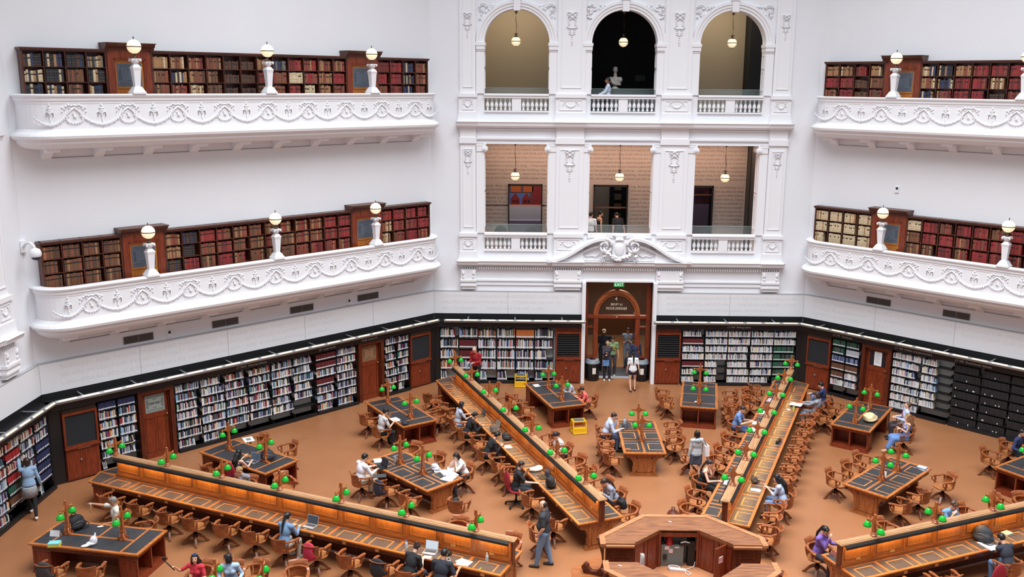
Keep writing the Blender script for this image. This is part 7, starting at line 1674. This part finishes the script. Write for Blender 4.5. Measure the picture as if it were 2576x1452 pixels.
# bottom left table
backpack(-14.45, 2.95, .763, 60, 'black backpack at the far side of the bottom left table', (24, 24, 27), 1.1)
t = item('tissue_box', -14.55, 2.1, .763, 8, 'yellow and blue box on the bottom left table', 'box'); m = MB(); m.box(-.13, .13, -.09, .09, 0, .07); m.build('carton', mat('box_yellow', (222, 206, 70), .6), t); m = MB(); m.box(-.13, .13, -.09, .09, .07, .09); m.build('lid', mat('box_blue', (120, 200, 206), .6), t)
t = item('card_sign', -14.78, 2.6, .763, -5, 'small white folded sign beside the left lamp of the bottom left table', 'sign'); m = MB(); m.prismx([(-.05, 0), (0, .14), (.05, 0), (.045, 0), (0, .13), (-.045, 0)], -.12, .12); m.build('card', PAPER, t)
t = item('cloth_bag', -13.7, 2.15, .763, 30, 'crumpled white bag with print in the middle of the bottom left table', 'bag'); b = MB(); ell(b, (.05, 0, .1), (.09, .07, .12)); ell(b, (-.12, -.03, .03), (.12, .06, .03)); ell(b, (0, 0, .05), (.12, .09, .05)); cap(b, (.08, 0, .18), (.1, .02, .27), .03, .02); remesh(b, 'cloth', mat('printed_cloth', (220, 220, 224), .8, var=.12, scale=10), t, .012, 2)
t = item('white_device', -13.9, 3.05, .763, 20, 'small white device near the far edge of the bottom left table', 'device'); m = MB(); m.sphere((0, 0, .02), (.08, .035, .02), 10, 6); m.build('case', PAPER, t)
# paper strewn table
laptop(-7.62, 6.88, 40, 'black laptop of the man in the white shirt', (34, 34, 38), (40, 44, 50)); paper(-7.75, 7.4, 30, 'white paper beside the black laptop', 2); bottle(-7.25, 7.25, 'clear water bottle beside the black laptop', h=.28)
t = item('folder', -7.55, 6.3, .763, 10, 'dark folder lying near the black laptop', 'folder'); m = MB(); m.box(-.18, .18, -.12, .12, 0, .012); m.build('folder_cover', mat('folder_dark', (58, 62, 64), .6), t)
backpack(-6.05, 6.75, .763, 0, 'white and black patterned bag between the lamps and the papers', (200, 202, 210), .6); paper(-5.72, 6.55, 20, 'spread of white papers on the paper strewn table', 7, spread=.05); paper(-5.62, 6.15, 70, 'loose white papers near the corner of the paper strewn table', 4, spread=.05)
# man in checks
paper(-7.75, 10.75, 30, 'open stapled papers held by the man in checks', 4); backpack(-7.4, 10.3, .763, 30, 'dark pouch on the corner of the table of the man in checks', (36, 38, 52), .5, name='pouch')
# back left desk items
x, y = D(112.5, 12.3, -.35); laptop(x, y, 20, 'dark laptop in front of the grey shirted woman', (40, 40, 44), (60, 80, 120)); x, y = D(112.5, 11.1, -.28); laptop(x, y, 30, 'open laptop in front of the black hooded woman', (60, 60, 64), (120, 110, 100))
x, y = D(112.5, 10.7, -.42); backpack(x, y, .763, 20, 'brown satchel with flap on the back left desk', (98, 86, 78), .8, name='satchel'); x, y = D(112.5, 10.0, -.3); backpack(x, y, .763, 10, 'black bag in front of the man bent over the desk', (28, 29, 33), .7, name='bag')
x, y = D(112.5, 9.45, -.42); paper(x, y, 20, 'white notebook of the man bent over the desk', 2, sc=.8)
x, y = D(112.5, 7.5, -.35); t = item('jacket', x, y, .763, 20, 'cream and black jacket heaped on the back left desk', 'clothing'); b = MB(); ell(b, (0, 0, .05), (.22, .12, .06)); ell(b, (.12, .06, .06), (.12, .1, .06)); ell(b, (-.1, -.03, .07), (.12, .08, .05)); remesh(b, 'fabric', mat('cream_cloth', (226, 216, 200), .85), t, .014, 2)
x, y = D(112.5, 7.0, -.34); laptop(x, y, 20, 'dark laptop of the man on the red office chair', (36, 36, 40), (30, 34, 60)); x, y = D(112.5, 6.35, -.4); backpack(x, y, .763, 100, 'large black backpack on the back left desk near the walking man', (32, 34, 38), 1.0)
x, y = D(112.5, 4.85, 1.0); backpack(x, y, .55, 110, 'black leather backpack hung on the chair near the podium', (22, 24, 28), .95)
x, y = D(112.5, 5.3, .4); paper(x, y, 100, 'white paper in front of the grey hooded reader', 1)
x, y = D(112.5, 12.0, -.5)
# middle table
laptop(-.42, 10.32, 0, 'grey laptop at the far left corner of the middle table', (90, 92, 98), (70, 80, 90)); bottle(-.32, 10.62, 'clear water bottle beside the laptop of the man in pale blue')
t = item('wooden_block', -.42, 8.38, .763, 5, 'small pale wooden box at the near left corner of the middle table', 'box'); m = MB(); m.box(-.07, .07, -.05, .05, 0, .05); m.build('block', SEATW, t)
x, y = T('CL', 1.0, .3); paper(x, y, 20, 'single white sheet at the far end of the table by the yellow stool', 1)
x, y = T('CR', .35-1.3, .1); t = item('crumpled_paper', x, y, .763, 0, 'crumpled white paper by the lamp of the table right of the entrance', 'paper'); m = MB(); m.sphere((0, 0, .03), (.06, .045, .03), 8, 5); m.sphere((.05, .03, .02), (.04, .04, .02), 7, 4); m.build('scrap', PAPER, t)
# back right desk items
x, y = D(67.5, 11.5, -.38); open_book(x, y, -20, 'open book read by the person in blue'); x, y = D(67.5, 10.9, -.42); paper(x, y, 0, 'white sheets beside the person in blue', 3)
x, y = D(67.5, 14.0, -.35); t = item('magazine', x, y, .763, 60, 'glossy magazine on the far part of the back right desk', 'magazine'); m = MB(); m.box(-.2, .2, -.14, .14, 0, .02); m.build('cover', mat('glossy_cover', (176, 170, 196), .3, var=.3, scale=12), t)
x, y = D(67.5, 12.6, -.35); open_book(x, y, -20, 'open white book under the lamps of the back right desk')
x, y = D(67.5, 6.45, -.38); laptop(x, y, -20, 'white laptop of the woman in the black tank top', (210, 210, 214), (180, 200, 214)); x, y = D(67.5, 5.9, -.3); backpack(x, y, .763, 0, 'small black bag by the white laptop', (26, 26, 30), .4, name='bag')
x, y = D(67.5, 13.75, .5); open_book(x, y, 150, 'open book held by the reader in grey', z=.82); x, y = D(67.5, 13.3, .32); paper(x, y, 0, 'small white card beside the yellow bottle', 1, sc=.5); x, y = D(67.5, 13.15, .5); bottle(x, y, 'yellow green drink bottle at the edge of the back right desk', (196, 214, 90), (206, 220, 120), .25)
x, y = D(67.5, 10.1, .45); t = item('power_box', x, y, .763, 60, 'small black box on the right side of the back right desk', 'box'); m = MB(); m.box(-.17, .17, -.04, .04, 0, .09); m.build('case', BLACK, t); m = MB(); m.box(.16, .2, -.03, .03, .07, .12); m.build('clip', LIGHTW, t)
x, y = D(67.5, 6.75, .28); backpack(x, y, .763, 30, 'black and brown handbag with straps on the back right desk', (60, 52, 46), .55, name='handbag'); x, y = D(67.5, 6.3, .42); paper(x, y, 60, 'white notepad in front of the long haired woman', 2, sc=.8)
# backpack table
x, y = T('R1', -.35, -.32); backpack(x, y, .763, 60, 'cream canvas backpack lying on the right table', (226, 208, 160), 1.35, lying=True); x, y = T('R1', .25, -.3); t = item('earphones', x, y, .763, 0, 'white earphones beside the cream backpack', 'earphones'); m = MB(); m.tube([(.06*cos(i*.6), .04*sin(i*.6)+.02*i/10, .006) for i in range(12)], .005, 5); m.build('cord', PAPER, t)
# right reading table
x, y = T('Rin', 1.2, -.45); x0_, y0_ = x, y
for i, (cc, w, l) in enumerate(((( 210, 212, 216), .2, .28), ((96, 106, 136), .19, .26), ((226, 226, 228), .17, .24))):
    t = item('paperback_book', x, y, .763+i*.022, 30+i*9, '%s book of the small stack on the corner of the right reading table' % ('bottom white', 'middle blue grey', 'top white')[i], 'book', 'stack on the right reading table'); m = MB(); m.box(-w/2, w/2, -l/2, l/2, 0, .02); m.build('cover', mat('stack_%d' % i, cc, .5), t)
x, y = T('Rin', -.1, .1); t = item('card_sign', x, y, .763, 120, 'small white standing card between the lamps of the right reading table', 'sign'); m = MB(); m.prismx([(-.03, 0), (0, .15), (.03, 0)], -.1, .1); m.build('card', PAPER, t); m = MB(); m.box(-.06, .06, -.031, -.03, .05, .1); m.build('print', mat('faint_print', (170, 170, 176), .7), t)
# lower right desk
x, y = D(22.5, 8.15, .24); backpack(x, y, .763, -40, 'large dark grey backpack on the lower right desk', (52, 52, 56), 1.15); x, y = D(22.5, 8.1, .48); open_book(x, y, 110, 'open white book in front of the man in the dark jacket', w=.22, h=.3)
x, y = D(22.5, 9.0, .2); t = item('stack_of_books', x, y, .763, 30, 'small pile of pale books at the right edge of the lower right desk', 'books'); m = MB(); m.box(-.12, .12, -.09, .09, 0, .05); m.build('books', mat('pile_cream', (206, 204, 170), .7), t)
x, y = D(22.5, 4.35, -.5); t = item('tablet', x, y, .763, -60, 'dark tablet in the hand of the woman in purple', 'tablet'); m = MB(); m.box(-.12, .12, -.09, .09, 0, .01); m.build('slab', mat('tablet_brown', (96, 44, 38), .4), t)
# coats and bags on chairs
def drape(x, y, head, z, label, col, cat='clothing', sc=1.0, name='jacket'):
    t = item(name, x, y, z, head-90, label, cat); b = MB(); ell(b, (0, -.27, .28), (.2*sc, .06, .12)); ell(b, (0, -.32, .12), (.19*sc, .045, .2)); ell(b, (.05, -.2, .05), (.16*sc, .1, .09)); ell(b, (-.1, -.24, .2), (.08, .07, .14)); remesh(b, 'fabric', mat('drape_%d_%d_%d' % col, col, .85, var=.1, scale=20), t, .016, 3)
drape(-14.25, 1.35, 82, .5, 'dark grey jacket over the chair in the bottom left corner', (58, 54, 56)); x, y, h_ = sp_(157.5, 8.72, -1.02); drape(x, y, h_, .5, 'red bag and scarf hanging on a chair of the lower left desk', (186, 44, 72), 'bag', .8, 'red_bag')
x, y, h_ = sp_(157.5, 6.84, -1.02); drape(x, y, h_, .5, 'black jacket and white cloth on a chair left of the bun haired woman', (34, 34, 38)); drape(-7.3, 5.95, 48, .5, 'dark blue jacket hanging on the chair beside the man in white', (44, 48, 64)); x, y, h_ = sp_(112.5, 11.4, -1.12)
drape(9.0, 11.4, 165, .3, 'dark coat on the chair of the man with the tie', (52, 48, 54)); x, y, h_ = sp_(67.5, 15.1, 1.25); drape(x, y, h_-10, .42, 'black coat hanging behind the man in navy', (26, 27, 31)); x, y = D(157.5, 4.1, 1.0)
t = item('plastic_bag', -5.35, 5.05, .47, 30, 'black bag with white cable on the near chair of the paper strewn table', 'bag'); b = MB(); ell(b, (0, 0, .08), (.16, .14, .08)); ell(b, (.05, .05, .15), (.1, .08, .08)); remesh(b, 'bag_body', MATS['black_nylon'], t, .016, 2)
# two office chairs in the lower room
for x_, q in ((-4.64, 'left'), (-3.39, 'right')):
    p = FB @ Vector((x_, 2.2, 4.8)); t = thing('black_office_chair', TR(p.x, p.y, p.z, 0), '%s black office chair behind the lower left balustrade' % q, 'chair', 'black office chairs in the lower room')
    m = MB(); m.sphere((0, -.2, .8), (.26, .05, .3), 14, 10); m.build('backrest', BLACK, t); m = MB(); m.sphere((0, .05, .48), (.26, .26, .05), 14, 8); m.build('seat', BLACK, t); m = MB(); m.tube([(0, -.2, .5), (0, .0, .42), (0, 0, .1)], .03, 6); m.build('column', BLACK, t)
    for i in range(5): m = MB(); m.tube([(0, 0, .1), (.28*cos(i*1.2566), .28*sin(i*1.2566), .04)], .025, 6); m.sphere((.28*cos(i*1.2566), .28*sin(i*1.2566), .03), .03, 6, 4); m.build('leg', BLACK, t)
t = thing('wall_switch_box', FB @ Matrix.Translation((.95, 3.58, 11.75)), 'black box on the wall right of the marble bust', 'box'); m = MB(); m.box(-.2, .2, -.06, 0, -.12, .12); m.build('case', mat('dim_box', (60, 60, 62), .5), t)
t = thing('books_lying', FM('left', -4.9, -.36, .72), 'pile of books lying on the low shelf beside the staff only door', 'books'); m = MB(); m.box(-.2, .12, -.05, .2, 0, .03); m.cur = 1; m.box(-.18, .1, -.04, .18, .03, .055); m.cur = 0; m.box(-.16, .1, -.03, .17, .055, .09); m.build('books', [mat('book_black', (40, 40, 42), .5), mat('book_cream', (206, 190, 150), .6)], t)
bpy.context.view_layer.update()
